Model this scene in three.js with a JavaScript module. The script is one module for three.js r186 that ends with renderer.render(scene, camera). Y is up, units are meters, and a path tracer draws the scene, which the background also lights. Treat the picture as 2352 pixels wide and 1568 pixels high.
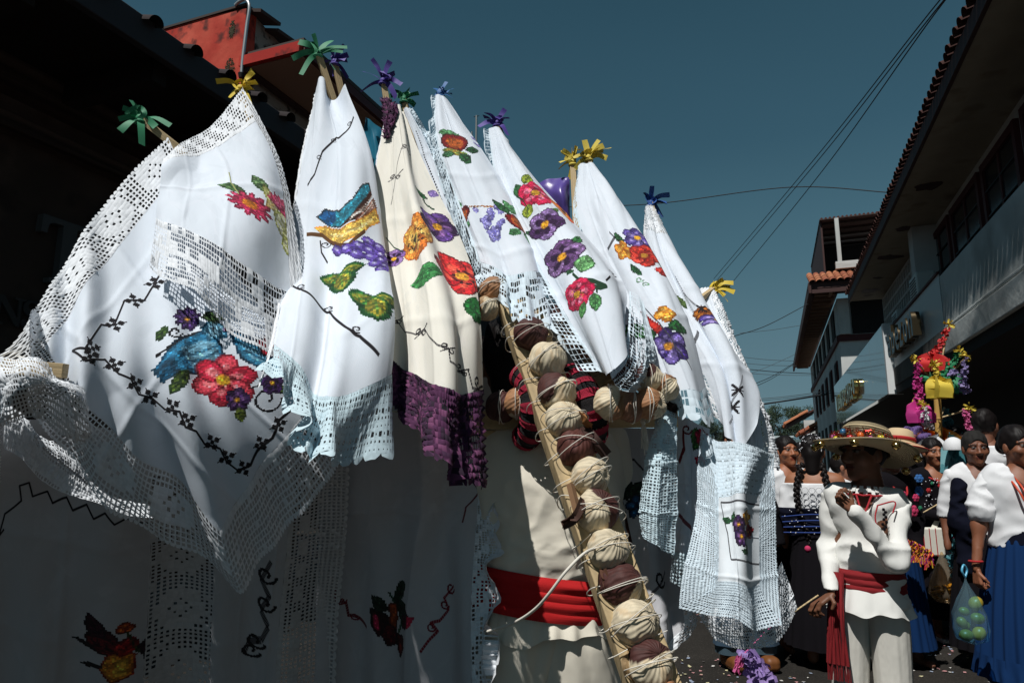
import * as THREE from 'three';
import { mergeGeometries, mergeVertices } from 'three/addons/utils/BufferGeometryUtils.js';
import { RoundedBoxGeometry } from 'three/addons/geometries/RoundedBoxGeometry.js';
import { FontLoader } from 'three/addons/loaders/FontLoader.js';
import { TextGeometry } from 'three/addons/geometries/TextGeometry.js';

// ---------- camera, sky, sun, exposure ----------
const PITCH = 10.09 * Math.PI / 180, EYE = 1.37, LENS = 1568;
const scene = new THREE.Scene();
const camera = new THREE.PerspectiveCamera(53.13, 1.5, 0.05, 600);
camera.position.set(0, EYE, 0);
camera.rotation.set(PITCH, 0, 0);
const renderer = new THREE.WebGLRenderer({ antialias: true });
renderer.toneMapping = THREE.LinearToneMapping;
renderer.toneMappingExposure = 1;
renderer.shadowMap.enabled = true;
{
  const W = 512, H = 256, data = new Float32Array(W * H * 4);
  const stops = [[-90, .03, .03, .03], [-1, .05, .06, .06], [0, .145, .24, .275], [8, .105, .195, .24], [16, .066, .148, .196], [25, .038, .098, .142], [36, .026, .072, .107], [90, .018, .05, .085]];
  for (let j = 0; j < H; j++) {
    const e = (j + .5) / H * 180 - 90;
    let k = 0; while (k < stops.length - 2 && stops[k + 1][0] < e) k++;
    const a = stops[k], b = stops[k + 1], t = Math.min(1, Math.max(0, (e - a[0]) / (b[0] - a[0])));
    for (let i = 0; i < W; i++) {
      const az = i / W * Math.PI * 2, m = 1 + .03 * Math.sin(az * 2 + 1) * Math.cos(e / 57.3) + .012 * Math.sin(az * 11 + e * .4) * Math.sin(e * .3 + az * 3);
      for (let c = 0; c < 3; c++) data[(j * W + i) * 4 + c] = (a[c + 1] + (b[c + 1] - a[c + 1]) * t) * m;
      data[(j * W + i) * 4 + 3] = 1;
    }
  }
  const sky = new THREE.DataTexture(data, W, H, THREE.RGBAFormat, THREE.FloatType);
  sky.mapping = THREE.EquirectangularReflectionMapping; sky.magFilter = THREE.LinearFilter; sky.needsUpdate = true;
  scene.background = sky; scene.environment = sky;
}
const sun = new THREE.DirectionalLight(new THREE.Color(1, .98, .94), 4.05);
sun.position.set(-.285 * 40, .855 * 40, .43 * 40);
sun.castShadow = true; sun.shadow.radius = 1;
sun.shadow.mapSize.set(4096, 4096);
Object.assign(sun.shadow.camera, { left: -30, right: 30, top: 30, bottom: -30, near: 1, far: 140 });
scene.add(sun);

// ---------- helpers ----------
let seed = 7;
const rnd = () => { seed = (seed * 1664525 + 1013904223) >>> 0; return seed / 4294967296; };
const rr = (a, b) => a + (b - a) * rnd();
const V = (x, y, z) => new THREE.Vector3(x, y, z);
const cp = Math.cos(PITCH), sp = Math.sin(PITCH);
// a point seen at (x, y) of the 2352 x 1568 view, `depth` metres ahead
function at(x, y, depth) {
  const X = x - 1176, Y = 784 - y, f = LENS * cp - Y * sp, u = Y * cp + LENS * sp;
  return V(X / f * depth, EYE + u / f * depth, -depth);
}
function view(p) {
  const y = p.y - EYE, f = -p.z * cp + y * sp, u = y * cp + p.z * sp;
  return [1176 + LENS * p.x / f, 784 - LENS * u / f];
}
const hash = (x, y, z) => { let h = Math.imul(x, 374761393) ^ Math.imul(y, 668265263) ^ Math.imul(z, 2147483647 - 1442695); h = Math.imul(h ^ (h >>> 13), 1274126177); return ((h ^ (h >>> 16)) >>> 0) / 4294967296; };
function noise(x, y, z = 0) {
  const X = Math.floor(x), Y = Math.floor(y), Z = Math.floor(z), f = (t) => t * t * (3 - 2 * t), a = f(x - X), b = f(y - Y), c = f(z - Z);
  const L = (p, q, t) => p + (q - p) * t;
  return L(L(L(hash(X, Y, Z), hash(X + 1, Y, Z), a), L(hash(X, Y + 1, Z), hash(X + 1, Y + 1, Z), a), b), L(L(hash(X, Y, Z + 1), hash(X + 1, Y, Z + 1), a), L(hash(X, Y + 1, Z + 1), hash(X + 1, Y + 1, Z + 1), a), b), c) * 2 - 1;
}
const fbm = (x, y, z = 0, o = 4) => { let s = 0, a = .5; for (let i = 0; i < o; i++) { s += a * noise(x, y, z); x *= 2.03; y *= 2.03; z *= 2.03; a *= .5; } return s; };
const used = {};
function numbered(n) { const k = used[n] = (used[n] ?? -1) + 1; return k ? n + '_' + String(k).padStart(3, '0') : n; }
function tag(o, label, category, group, kind) {
  o.userData.label = label; if (category) o.userData.category = category; if (group) o.userData.group = group; if (kind) o.userData.kind = kind;
  return o;
}
function base(name, position, label, category, group, turn = 0) {
  const o = new THREE.Group(); o.name = numbered(name); o.position.copy(position ?? V(0, 0, 0)); o.rotation.y = turn; scene.add(o);
  return tag(o, label, category, group);
}
function mesh(name, geo, mat, parent = scene) {
  const m = new THREE.Mesh(Array.isArray(geo) ? merge(geo) : geo, mat); m.name = parent === scene ? numbered(name) : name; m.castShadow = m.receiveShadow = true; parent.add(m); return m;
}
function merge(list) {
  return mergeGeometries(list.map((g) => { let q = g.index ? g.toNonIndexed() : g; for (const k of Object.keys(q.attributes)) if (!['position', 'normal', 'uv', 'color'].includes(k)) q.deleteAttribute(k); return q; }));
}
function structure(name, geo, mat, label, parent = scene) { const m = mesh(name, geo, mat, parent); if (parent === scene) tag(m, label, null, null, 'structure'); return m; }
const lin = (r, g, b) => new THREE.Color().setRGB(r, g, b);
const std = (color, rough = .85, more = {}) => new THREE.MeshStandardMaterial({ color: Array.isArray(color) ? lin(...color) : color, roughness: rough, side: THREE.DoubleSide, ...more });
const phys = (color, rough = .85, more = {}) => new THREE.MeshPhysicalMaterial({ color: Array.isArray(color) ? lin(...color) : color, roughness: rough, side: THREE.DoubleSide, ...more });
function box(w, h, d, x = 0, y = 0, z = 0, bevel = 0) { const g = bevel ? new RoundedBoxGeometry(w, h, d, 2, bevel) : new THREE.BoxGeometry(w, h, d); g.translate(x, y, z); return g; }
function tube(pts, r, seg = 24, rad = 6, closed = false) { return new THREE.TubeGeometry(new THREE.CatmullRomCurve3(pts, closed), seg, r, rad, closed); }
function bar(a, b, w, d, roll = 0) {                       // a squared timber from a to b
  const L = a.distanceTo(b), g = new RoundedBoxGeometry(w, L, d, 2, Math.min(w, d) * .06);
  g.rotateY(roll); g.applyQuaternion(new THREE.Quaternion().setFromUnitVectors(V(0, 1, 0), b.clone().sub(a).normalize())); const m = a.clone().add(b).multiplyScalar(.5); g.translate(m.x, m.y, m.z); return g;
}
function paintColors(g, fn) {
  const p = g.attributes.position, n = g.attributes.normal, c = new Float32Array(p.count * 3), q = V(), w = V();
  for (let i = 0; i < p.count; i++) { q.fromBufferAttribute(p, i); w.fromBufferAttribute(n, i); const k = fn(q, w, i); c[i * 3] = k[0]; c[i * 3 + 1] = k[1]; c[i * 3 + 2] = k[2]; }
  g.setAttribute('color', new THREE.BufferAttribute(c, 3)); return g;
}
// a grey-scale or colour DataTexture from a function of (u, v); rep metres are handled by uv in metres
function tex(n, fn, srgb, rep = 1) {
  const d = new Uint8Array(n * n * 4);
  for (let j = 0; j < n; j++) for (let i = 0; i < n; i++) { const k = fn(i / n, j / n); for (let c = 0; c < 3; c++) d[(j * n + i) * 4 + c] = Math.max(0, Math.min(255, (Array.isArray(k) ? k[c] : k) * 255)); d[(j * n + i) * 4 + 3] = 255; }
  const t = new THREE.DataTexture(d, n, n, THREE.RGBAFormat); t.wrapS = t.wrapT = THREE.RepeatWrapping; t.magFilter = t.minFilter = THREE.LinearFilter; t.repeat.set(rep, rep); if (srgb) t.colorSpace = THREE.SRGBColorSpace; t.needsUpdate = true; return t;
}
// tileable fractal noise
function tnoise(u, v, f, o = 4, s = 0) { let r = 0, a = .5; for (let i = 0; i < o; i++) { const n = f << i, x = u * n, y = v * n, X = Math.floor(x), Y = Math.floor(y), g = (t) => t * t * (3 - 2 * t), p = g(x - X), q = g(y - Y), h = (i, j) => hash(((i % n) + n) % n, ((j % n) + n) % n, s + i * 0 + n); r += a * ((h(X, Y) * (1 - p) + h(X + 1, Y) * p) * (1 - q) + (h(X, Y + 1) * (1 - p) + h(X + 1, Y + 1) * p) * q); a *= .5; } return r; }
function metricUV(g, scale = 1) {                           // uv in metres by the dominant axis of the face
  const q = g.index ? g.toNonIndexed() : g; q.computeVertexNormals(); const p = q.attributes.position, n = q.attributes.normal, uv = new Float32Array(p.count * 2);
  for (let i = 0; i < p.count; i++) { const x = Math.abs(n.getX(i)), y = Math.abs(n.getY(i)), z = Math.abs(n.getZ(i)); const [a, b] = y > x && y > z ? [p.getX(i), p.getZ(i)] : x > z ? [p.getZ(i), p.getY(i)] : [p.getX(i), p.getY(i)]; uv[i * 2] = a * scale; uv[i * 2 + 1] = b * scale; }
  q.setAttribute('uv', new THREE.BufferAttribute(uv, 2)); return q;
}
// ---------- signed distances meshed by surface nets ----------
function nets(f, lo, hi, h) {
  const nx = Math.ceil((hi.x - lo.x) / h) + 1, ny = Math.ceil((hi.y - lo.y) / h) + 1, nz = Math.ceil((hi.z - lo.z) / h) + 1, F = new Float32Array(nx * ny * nz);
  for (let k = 0, i = 0; k < nz; k++) for (let j = 0; j < ny; j++) for (let x = 0; x < nx; x++, i++) F[i] = f(lo.x + x * h, lo.y + j * h, lo.z + k * h);
  const id = new Int32Array(nx * ny * nz).fill(-1), pos = [], idx = [], sx = 1, sy = nx, sz = nx * ny;
  const off = [0, sx, sy, sx + sy, sz, sz + sx, sz + sy, sx + sy + sz], E = [[0, 1], [2, 3], [4, 5], [6, 7], [0, 2], [1, 3], [4, 6], [5, 7], [0, 4], [1, 5], [2, 6], [3, 7]];
  for (let k = 0; k < nz - 1; k++) for (let j = 0; j < ny - 1; j++) for (let x = 0; x < nx - 1; x++) {
    const o = x + j * sy + k * sz; let m = 0; for (let c = 0; c < 8; c++) if (F[o + off[c]] < 0) m |= 1 << c;
    if (!m || m === 255) continue;
    let n = 0, px = 0, py = 0, pz = 0;
    for (const [a, b] of E) { const A = F[o + off[a]], B = F[o + off[b]]; if ((A < 0) === (B < 0)) continue; const t = A / (A - B); n++; px += (a & 1) + ((b & 1) - (a & 1)) * t; py += (a >> 1 & 1) + ((b >> 1 & 1) - (a >> 1 & 1)) * t; pz += (a >> 2) + ((b >> 2) - (a >> 2)) * t; }
    id[o] = pos.length / 3; pos.push(lo.x + (x + px / n) * h, lo.y + (j + py / n) * h, lo.z + (k + pz / n) * h);
  }
  for (let k = 1; k < nz - 1; k++) for (let j = 1; j < ny - 1; j++) for (let x = 1; x < nx - 1; x++) {
    const o = x + j * sy + k * sz, s = F[o] < 0;
    for (const [d, u, v] of [[sx, sy, sz], [sy, sz, sx], [sz, sx, sy]]) if (s !== F[o + d] < 0) {
      const a = id[o - u - v], b = id[o - v], c = id[o], e = id[o - u];
      if (s) idx.push(a, b, c, a, c, e); else idx.push(a, c, b, a, e, c);
    }
  }
  const g = new THREE.BufferGeometry(); g.setAttribute('position', new THREE.Float32BufferAttribute(pos, 3)); g.setIndex(idx); g.computeVertexNormals(); return g;
}
const smin = (a, b, k) => { const h = Math.max(k - Math.abs(a - b), 0) / k; return Math.min(a, b) - h * h * k * .25; };
function cap(x, y, z, a, b, ra, rb) {
  const bx = b[0] - a[0], by = b[1] - a[1], bz = b[2] - a[2], L = bx * bx + by * by + bz * bz || 1e-9; let t = ((x - a[0]) * bx + (y - a[1]) * by + (z - a[2]) * bz) / L; t = t < 0 ? 0 : t > 1 ? 1 : t;
  return Math.hypot(x - a[0] - bx * t, y - a[1] - by * t, z - a[2] - bz * t) - (ra + (rb - ra) * t);
}
const ell = (x, y, z, c, r) => { const k = Math.hypot((x - c[0]) / r[0], (y - c[1]) / r[1], (z - c[2]) / r[2]); return (k - 1) * Math.min(r[0], r[1], r[2]) * (k > 1 ? 1 : 1); };
// ---------- the street and its buildings ----------
const STREET = -20.77 * Math.PI / 180;                      // local axes of the street: x across (right), -z along it
function onStreet(name, label, category, group) { return base(name, V(0, 0, 0), label, category, group, STREET); }
const sloc = (t, y, s) => V(t, y, 0).applyAxisAngle(V(0, 1, 0), STREET).add(V(0, 0, -s).applyAxisAngle(V(0, 1, 0), STREET));
const asphaltTex = tex(512, (u, v) => { const n = tnoise(u, v, 4, 6), m = hash(u * 512 | 0, v * 512 | 0, 3); const k = .11 + n * .07 + (m > .93 ? .12 : m * .03); return [k * 1.06, k, k * .93]; }, true);
const asphaltBump = tex(512, (u, v) => tnoise(u, v, 64, 3) * .7 + hash(u * 512 | 0, v * 512 | 0, 9) * .3);
{
  const g = new THREE.PlaneGeometry(400, 400, 1, 1); g.rotateX(-Math.PI / 2); const uv = g.attributes.uv; for (let i = 0; i < uv.count; i++) uv.setXY(i, uv.getX(i) * 220, uv.getY(i) * 220);
  structure('street', g, new THREE.MeshPhysicalMaterial({ specularIntensity: .25, map: asphaltTex, bumpMap: asphaltBump, bumpScale: .006, roughness: .95 }), 'dark asphalt street strewn with confetti');
  // pavements with kerbs
  for (const [t, w] of [[3.6, 2.4], [-6.4, 2.6]]) { const b = metricUV(box(w, .14, 150, t, .07, -45, .02)); const m = structure('pavement', b, std([.12, .11, .1], .95, { bumpMap: asphaltBump, bumpScale: .004 }), t > 0 ? 'concrete pavement under the balcony of the grey building' : 'concrete pavement under the dark eave'); m.rotation.y = STREET; }
}
const stain = (u, v, f, s) => tnoise(u, v, f, 5, s);
const plasterTex = (base, dirt, s, amount = 1) => tex(512, (u, v) => { const n = stain(u, v, 3, s), m = stain(u, v, 12, s + 5); let k = Math.min(1, Math.max(0, (n - .47) * 5)) * .6 + Math.max(0, m - .55) * 1.6; k *= amount; const g = .93 + .14 * (m - .5); return base.map((b, i) => (b * (1 - k) + dirt[i] * k) * g); }, true, .25);
const bumpNoise = tex(256, (u, v) => tnoise(u, v, 6, 6, 2), false, .5);
const mGrey = std(0xffffff, .93, { map: plasterTex([.86, .88, .87], [.6, .61, .6], 11, .9), bumpMap: bumpNoise, bumpScale: .02 });
const mWhiteWall = std(0xffffff, .9, { map: plasterTex([.85, .86, .85], [.62, .62, .6], 21, .5), bumpMap: bumpNoise, bumpScale: .008 });
const mSoffit = std(0xffffff, .95, { map: plasterTex([.66, .62, .55], [.36, .31, .26], 31, 1.1), bumpMap: bumpNoise, bumpScale: .02 });
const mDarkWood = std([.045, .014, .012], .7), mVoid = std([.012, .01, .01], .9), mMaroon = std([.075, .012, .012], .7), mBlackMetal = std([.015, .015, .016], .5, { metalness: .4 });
const mTile = [0, 1, 2].map((i) => std([[.34, .11, .05], [.27, .08, .04], [.4, .15, .07]][i], .9, { bumpMap: bumpNoise, bumpScale: .006 }));
const mTileDark = std([.09, .03, .022], .9, { bumpMap: bumpNoise, bumpScale: .006 });
const barrel = (r, L) => new THREE.CylinderGeometry(r, r * 1.12, L, 10, 1, true, 0, Math.PI).rotateX(Math.PI / 2).rotateZ(-Math.PI / 2 * 0);
// a run of barrel tiles along an eave: each tile a piece of its own; roof falls towards -x or +x (dir)
function tileRoof(parent, t0, y0, dir, slope, s0, s1, rows, pitch, mats, R = .085, L = .42) {
  const g = new THREE.CylinderGeometry(R, R * 1.15, L, 10, 1, true, -Math.PI / 2, Math.PI), a = Math.atan(slope); g.rotateX(-Math.PI / 2);   // axis along z, arch upwards
  g.rotateY(dir * Math.PI / 2); g.rotateZ(-dir * a * -1 * -1);
  for (let s = s0; s < s1; s += pitch) for (let r = 0; r < rows; r++) {
    const m = new THREE.Mesh(g, mats[(hash(s * 97 | 0, r, 5) * mats.length) | 0]); m.name = 'tile'; m.castShadow = m.receiveShadow = true;
    const q = L * .82 * r + rr(-.012, .012); m.position.set(t0 - dir * Math.cos(a) * q, y0 + Math.sin(a) * q + .012 * r, -s); m.rotation.y = rr(-.03, .03); parent.add(m);
  }
}
{ // grey building on the right
  const b = onStreet('grey_building', 'grey plastered building with a concrete balcony and wide peeling eave', 'building');
  const wall = mesh('wall', metricUV(box(.3, 3.5, 25, 3.73, 4.8, -11)), mWhiteWall, b);
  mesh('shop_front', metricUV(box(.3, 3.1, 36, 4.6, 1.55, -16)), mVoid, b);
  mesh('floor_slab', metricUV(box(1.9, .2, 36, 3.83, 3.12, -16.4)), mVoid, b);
  const par = mesh('balcony_parapet', metricUV(box(.16, 1.32, 17.2, 2.92, 3.86, -4.6, .015)), mGrey, b);
  mesh('parapet_band', metricUV(box(.05, .36, 17.2, 2.828, 3.37, -4.6, .015)), mGrey, par);
  mesh('parapet_ledge', metricUV(box(.035, .05, 17.2, 2.834, 3.6, -4.6, .015)), mGrey, par);
  mesh('soffit', metricUV(box(1.1, .1, 25.4, 3.1, 6.5, -11)), mSoffit, b);
  mesh('fascia', box(.06, .24, 25.4, 2.55, 6.54, -11, .01), mDarkWood, b);
  const roof = mesh('roof', box(4, .06, 25.4, 0, 0, -11).rotateZ(.3).translate(4.5, 7.22, 0), mTileDark, b);
  tileRoof(b, 2.66, 6.72, -1, .3, .2, 23.7, 2, .2, [std([.05, .018, .014], .95)], .075);
  for (const [s, w, h] of [[20.6, .5, .3], [17.3, .62, .22], [15.2, .35, .16], [19.2, .3, .12], [12.9, .45, .2], [21.2, .25, .1]]) {  // where the render fell off
    const sh = new THREE.Shape(); for (let i = 0; i <= 18; i++) { const a = i / 18 * Math.PI * 2, r = 1 + .3 * noise(Math.cos(a) * 2 + s, Math.sin(a) * 2); sh[i ? 'lineTo' : 'moveTo'](Math.cos(a) * w * .5 * r, Math.sin(a) * h * r); }
    const g = new THREE.ShapeGeometry(sh).rotateX(Math.PI / 2).rotateY(.2); g.translate(3.0, 6.444, -s * 1.085); mesh('bare_patch', g, mDarkWood, b);
  }
  for (const [s0, s1] of [[14.05, 15.65], [12.05, 13.75], [10.25, 11.75], [8.3, 9.9], [6.3, 8]].map((k) => k.map((x) => x * 1.085))) {
    const w = mesh('window', [box(.1, 1.9, .12, 3.55, 5.29, -s0), box(.1, 1.9, .12, 3.55, 5.29, -s1), box(.1, .13, s1 - s0 - .12, 3.55, 6.17, -(s0 + s1) / 2), box(.1, .13, s1 - s0 - .12, 3.55, 4.41, -(s0 + s1) / 2)], mMaroon, b);
    mesh('pane', box(.03, 1.63, s1 - s0 - .12, 3.552, 5.29, -(s0 + s1) / 2), phys([.02, .02, .024], .15), w);
    mesh('bar', [0, 1, 2].map((i) => box(.02, .02, s1 - s0 - .12, 3.523, 4.9 + i * .42, -(s0 + s1) / 2)), mBlackMetal, w);
    mesh('mullion', box(.05, 1.63, .07, 3.542, 5.29, -(s0 + s1) / 2), mMaroon, w);
  }
  mesh('pillar', metricUV(box(.48, 1.8, .44, 3.34, 5.54, -16.6)), mWhiteWall, b);
  { // pierced block screen beyond the pillar
    const scr = mesh('block_screen', [0, 1, 2, 3, 4].flatMap((r) => [box(.12, .075, 6, 3.47, 5.0 + r * .325, -20.2)]), mWhiteWall, b);
    for (let i = 0; i <= 18; i++) mesh('mullion', box(.11, 1.3, .095, 3.47, 5.65, -17.3 - i * .327), mWhiteWall, scr);
    mesh('backing', box(.04, 1.5, 6.2, 3.56, 5.65, -20.2), mVoid, scr);
  }
  const slab = mesh('concrete_beam', metricUV(box(.2, .42, 5.4, 2.96, 3.43, -16.1)), std(0xffffff, .95, { map: plasterTex([.42, .42, .4], [.2, .19, .18], 44, 1), bumpMap: bumpNoise, bumpScale: .02 }), b);
  mesh('ledge', box(.5, .1, 6.6, 3.15, 4.64, -16.6), mVoid, b);
}
{ // shop sign with raised metal letters
  const g = onStreet('letter_sign', 'pale sign board with raised dark metal letters beside the balcony', 'sign');
  mesh('board', metricUV(box(.08, .98, 5.35, 2.93, 4.14, -16.15)), std([.55, .57, .56], .45), g);
  mesh('top_trim', box(.12, .04, 5.35, 2.92, 4.655, -16.15), mMaroon, g);
  const font = await new FontLoader().loadAsync('fonts/droid/droid_sans_bold.typeface.json');
  const mSide = std([.11, .085, .05], .32, { metalness: .85 });
  const word = 'abezon'; let s = 18.2;
  for (const ch of word) {
    const t = new TextGeometry(ch, { font, size: .62, depth: .14, curveSegments: 8, bevelEnabled: true, bevelSize: .008, bevelThickness: .008, bevelSegments: 2 }); t.computeBoundingBox(); const w = t.boundingBox.max.x;
    t.rotateY(-Math.PI / 2); t.translate(2.83, 3.83, -s); mesh('letter', t, [std([.016, .014, .013], .35), mSide], g);
    mesh('standoff', [[.35, .05], [.1, .05]].map(([y, o]) => new THREE.CylinderGeometry(.012, .012, .1, 6).rotateZ(Math.PI / 2).translate(2.85, 3.83 + y, -s + w * .45)), std([.7, .7, .7], .3, { metalness: .9 }), g);
    s -= w + .09;
  }
  // glossy sign beyond it
  const k = onStreet('glossy_sign', 'long glossy grey sign box with small gold letters', 'sign');
  const panelMat = phys([.2, .21, .2], .12, { clearcoat: 1, clearcoatRoughness: .06 });
  for (let i = 0; i < 6; i++) mesh('panel', box(.3, 1.72, 2.46, 2.86, 3.9, -20.2 - i * 2.47, .006), panelMat, k);
  mesh('corner_post', box(.34, 1.76, .16, 2.88, 3.9, -18.88, .01), std([.7, .72, .72], .5), k);
  const gold = std([.8, .55, .2], .12, { metalness: 1 }); s = 31.6;
  for (const ch of 'TIeMBoIHtEo') { const t = new TextGeometry(ch, { font, size: .6, depth: .1, curveSegments: 8, bevelEnabled: true, bevelSize: .02, bevelThickness: .02, bevelSegments: 2 }); t.computeBoundingBox(); const w = t.boundingBox.max.x; t.rotateY(-Math.PI / 2); t.translate(2.68, 3.5 + (ch === 'o' ? .1 : 0), -s); mesh('letter', t, gold, k); s -= w + .2; }
}
{ // air conditioners on the ledge
  const mAc = std([.62, .66, .63], .5), mGrille = std([.1, .1, .1], .6);
  [['small white air conditioner behind the raised letter sign', 15.9, 3.1, 4.93], ['white air conditioner at the corner of the glossy sign', 20.0, 3.35, 5.0], ['farthest white air conditioner above the glossy sign', 28.5, 3.3, 5.0]].forEach(([l, s, t, y], i) => {
    const a = base('air_conditioner', sloc(t, y - .3, s), l, 'air conditioner', 'air conditioners on the ledge', STREET);
    mesh('housing', box(.34, .56, .8, 0, .3, 0, .03), mAc, a);
    for (let r = 0; r < 7; r++) mesh('louvre', box(.01, .025, .6, -.175, .12 + r * .06, 0), mGrille, a);
    mesh('foot', [box(.3, .04, .06, 0, 0, -.28), box(.3, .04, .06, 0, 0, .28)], mGrille, a);
  });
}
{ // tall house with tiled eaves beyond
  const b = onStreet('tiled_house', 'tall white house with dark timber eaves and orange roof tiles', 'house');
  const S = 36;
  mesh('wall', metricUV(box(8, 9.2, 26, 7.3, 4.6, -S - 13)), mWhiteWall, b);
  mesh('band', box(8.1, .3, .14, 7.3, 7.3, -S + .05), mMaroon, b); mesh('band', box(.14, .3, 26, 3.26, 7.3, -S - 13), mMaroon, b);
  mesh('loggia', box(4, 1.7, .1, 5.9, 8.35, -S + .02), mVoid, b); mesh('corner_pillar', box(.5, 1.75, .3, 3.55, 8.34, -S + .12), mWhiteWall, b);
  for (let i = 0; i < 6; i++) { const w = mesh('window', box(.1, 1.7, 1.3, 3.28, 5.6, -S - 2.4 - i * 3.6), mMaroon, b); mesh('pane', box(.04, 1.5, 1.1, 3.22, 5.6, -S - 2.4 - i * 3.6), mVoid, w); mesh('doorway', box(.08, 2.6, 1.4, 3.28, 2.3, -S - 2.4 - i * 3.6), mVoid, b); mesh('upper_window', box(.08, 1.4, 1.6, 3.28, 8.3, -S - 2.4 - i * 3.6), mVoid, b); }
  // eaves: boarded soffit with rafter tails
  mesh('eave_board', [box(1.3, .16, 29, 2.72, 9.55, -S - 12.8), box(9, .16, 1.4, 6.5, 9.55, -S + .9)], mDarkWood, b);
  mesh('fascia', [box(.12, .5, 30, 2.06, 9.5, -S - 13.2), box(9.2, .5, .12, 6.6, 9.5, -S + 1.62)], mDarkWood, b);
  for (let i = 0; i < 30; i++) mesh('rafter', box(.9, .14, .14, 2.75, 9.4, -S + .6 - i * .95), std([.2, .12, .08], .8), b);
  for (let i = 0; i < 8; i++) mesh('rafter', box(.14, .16, 1.1, 3 + i * .95, 9.4, -S + .7), std([.2, .12, .08], .8), b);
  // sloped tiles on the near side
  const g = new THREE.CylinderGeometry(.14, .16, .62, 8, 1, true, -Math.PI / 2, Math.PI).rotateX(-Math.PI / 2); g.rotateX(.42);
  for (let i = 0; i < 16; i++) for (let r = 0; r < 4; r++) { const m = mesh('tile', g, mTile[(hash(i, r, 2) * 3) | 0], b); m.position.set(2.2 + i * .3, 9.83 + r * .22, -S + 1.55 - r * .5 + rr(-.03, .03)); }
  mesh('roof', box(9, .05, 2.6, 6.6, 0, 0).rotateX(.42).translate(0, 10.15, -S + .5), mTileDark, b);
  // corrugated shelter on the roof terrace
  const sh = mesh('roof_shelter', box(5, .05, 9, 5.35, 13.35, -S - 4.4), std([.06, .035, .03], .7), b);
  for (let i = 0; i < 9; i++) mesh('purlin', box(5, .12, .1, 5.35, 13.27, -S - .4 - i), std([.03, .018, .016], .8), sh);
  for (let i = 0; i < 26; i++) mesh('corrugation', new THREE.CylinderGeometry(.06, .06, 9, 6).rotateX(Math.PI / 2).translate(2.95 + i * .19, 13.39, -S - 4.4), mTileDark, sh);
  mesh('screen', box(.08, 3, 9, 2.92, 11.8, -S - 4.6), mDarkWood, sh); mesh('screen', box(5, 2.6, .1, 5.4, 11.6, -S - 3.4), mVoid, sh);
  mesh('post', box(.18, 2.4, .18, 3.6, 12.1, -S + .15), mWhiteWall, b);
  mesh('terrace_wall', box(3, .35, .3, 4.9, 10.9, -S + .1), mWhiteWall, b);
}
{ // low house with tiled awnings farther on
  const b = onStreet('awning_house', 'low dark house with stepped tiled awnings before the trees', 'house');
  mesh('wall', metricUV(box(6, 5.2, 20, 6.1, 2.6, -78)), mVoid, b); mesh('gable', box(5, 1.2, .2, 5.2, 4.6, -67.8), mWhiteWall, b);
  mesh('awning', [box(3.2, .12, 9, 0, 0, -63).rotateZ(.5).translate(3.6, 4.3, 0)], mTileDark, b); mesh('awning', [box(3, .12, 9, 0, 0, -73).rotateZ(.5).translate(2.6, 5.6, 0)], mTileDark, b);
  tileRoof(b, 2.4, 3.85, -1, .55, 58.6, 67.4, 3, .5, mTile, .2, .9); tileRoof(b, 1.5, 5.1, -1, .55, 68.6, 77, 3, .5, mTile, .2, .9);
  mesh('post', box(.2, 4, .2, 2.5, 2, -58.8), mWhiteWall, b);
  const hut = onStreet('white_hut', 'small white flat roofed hut far down the street', 'hut'); mesh('wall', box(2.6, 3.9, 3, .55, 1.95, -80), mWhiteWall, hut); mesh('roof', box(3, .2, 3.4, .55, 4.1, -80), std([.5, .6, .62], .6), hut);
}
{ // dark building on the left
  const b = onStreet('eave_building', 'dark shaded building with a deep boarded eave on the left', 'building');
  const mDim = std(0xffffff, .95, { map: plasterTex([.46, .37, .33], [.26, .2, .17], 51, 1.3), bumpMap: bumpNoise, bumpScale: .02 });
  mesh('wall', metricUV(box(.3, 5, 14, -6.35, 2.5, -1)), mDim, b);
  mesh('soffit', box(1.75, .08, 14, -5.5, 4.86, -1), std([.02, .013, .011], .9), b);
  mesh('fascia', box(.08, .26, 14, -4.66, 4.86, -1, .01), std([.05, .042, .046], .8), b);
  mesh('cornice', [box(.3, .22, 14, -6.05, 4.7, -1), box(.2, .14, 14, -6.1, 4.3, -1)], mDim, b);
  for (let i = 0; i < 12; i++) mesh('bracket', box(1.4, .2, .14, -5.5, 4.71, 5.2 - i * 1.15), std([.02, .013, .011], .9), b);
  mesh('roof', box(4.2, .08, 14, 0, 0, -1).rotateZ(-.0).rotateZ(-.32).translate(-6.66, 5.58, 0), mTileDark, b);
  tileRoof(b, -4.76, 4.99, 1, .32, -.5, 8, 3, .42, [std([.022, .015, .016], .95)], .06, .5);
  mesh('end_wall', box(6, 5.6, .3, -9.4, 2.8, -8), mDim, b);
  const font = await new FontLoader().loadAsync('fonts/droid/droid_serif_bold.typeface.json');
  const put = (ch, size, s, y, mat, d) => { const t = new TextGeometry(ch, { font, size, depth: d, curveSegments: 6 }); t.rotateY(Math.PI / 2); t.translate(-6.19, y, -s); mesh('letter', t, mat, b); };
  put('T', .62, 4.02, 3.0, std([.1, .1, .1], .7), .08); put('C', .5, 4.5, 3.42, std([.1, .1, .1], .7), .08);
  ['O', 'N', 'S'].forEach((c, i) => put(c, .26, 3.5 + i * .24, 2.55, std([.05, .042, .04], .8), .02));
}
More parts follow.
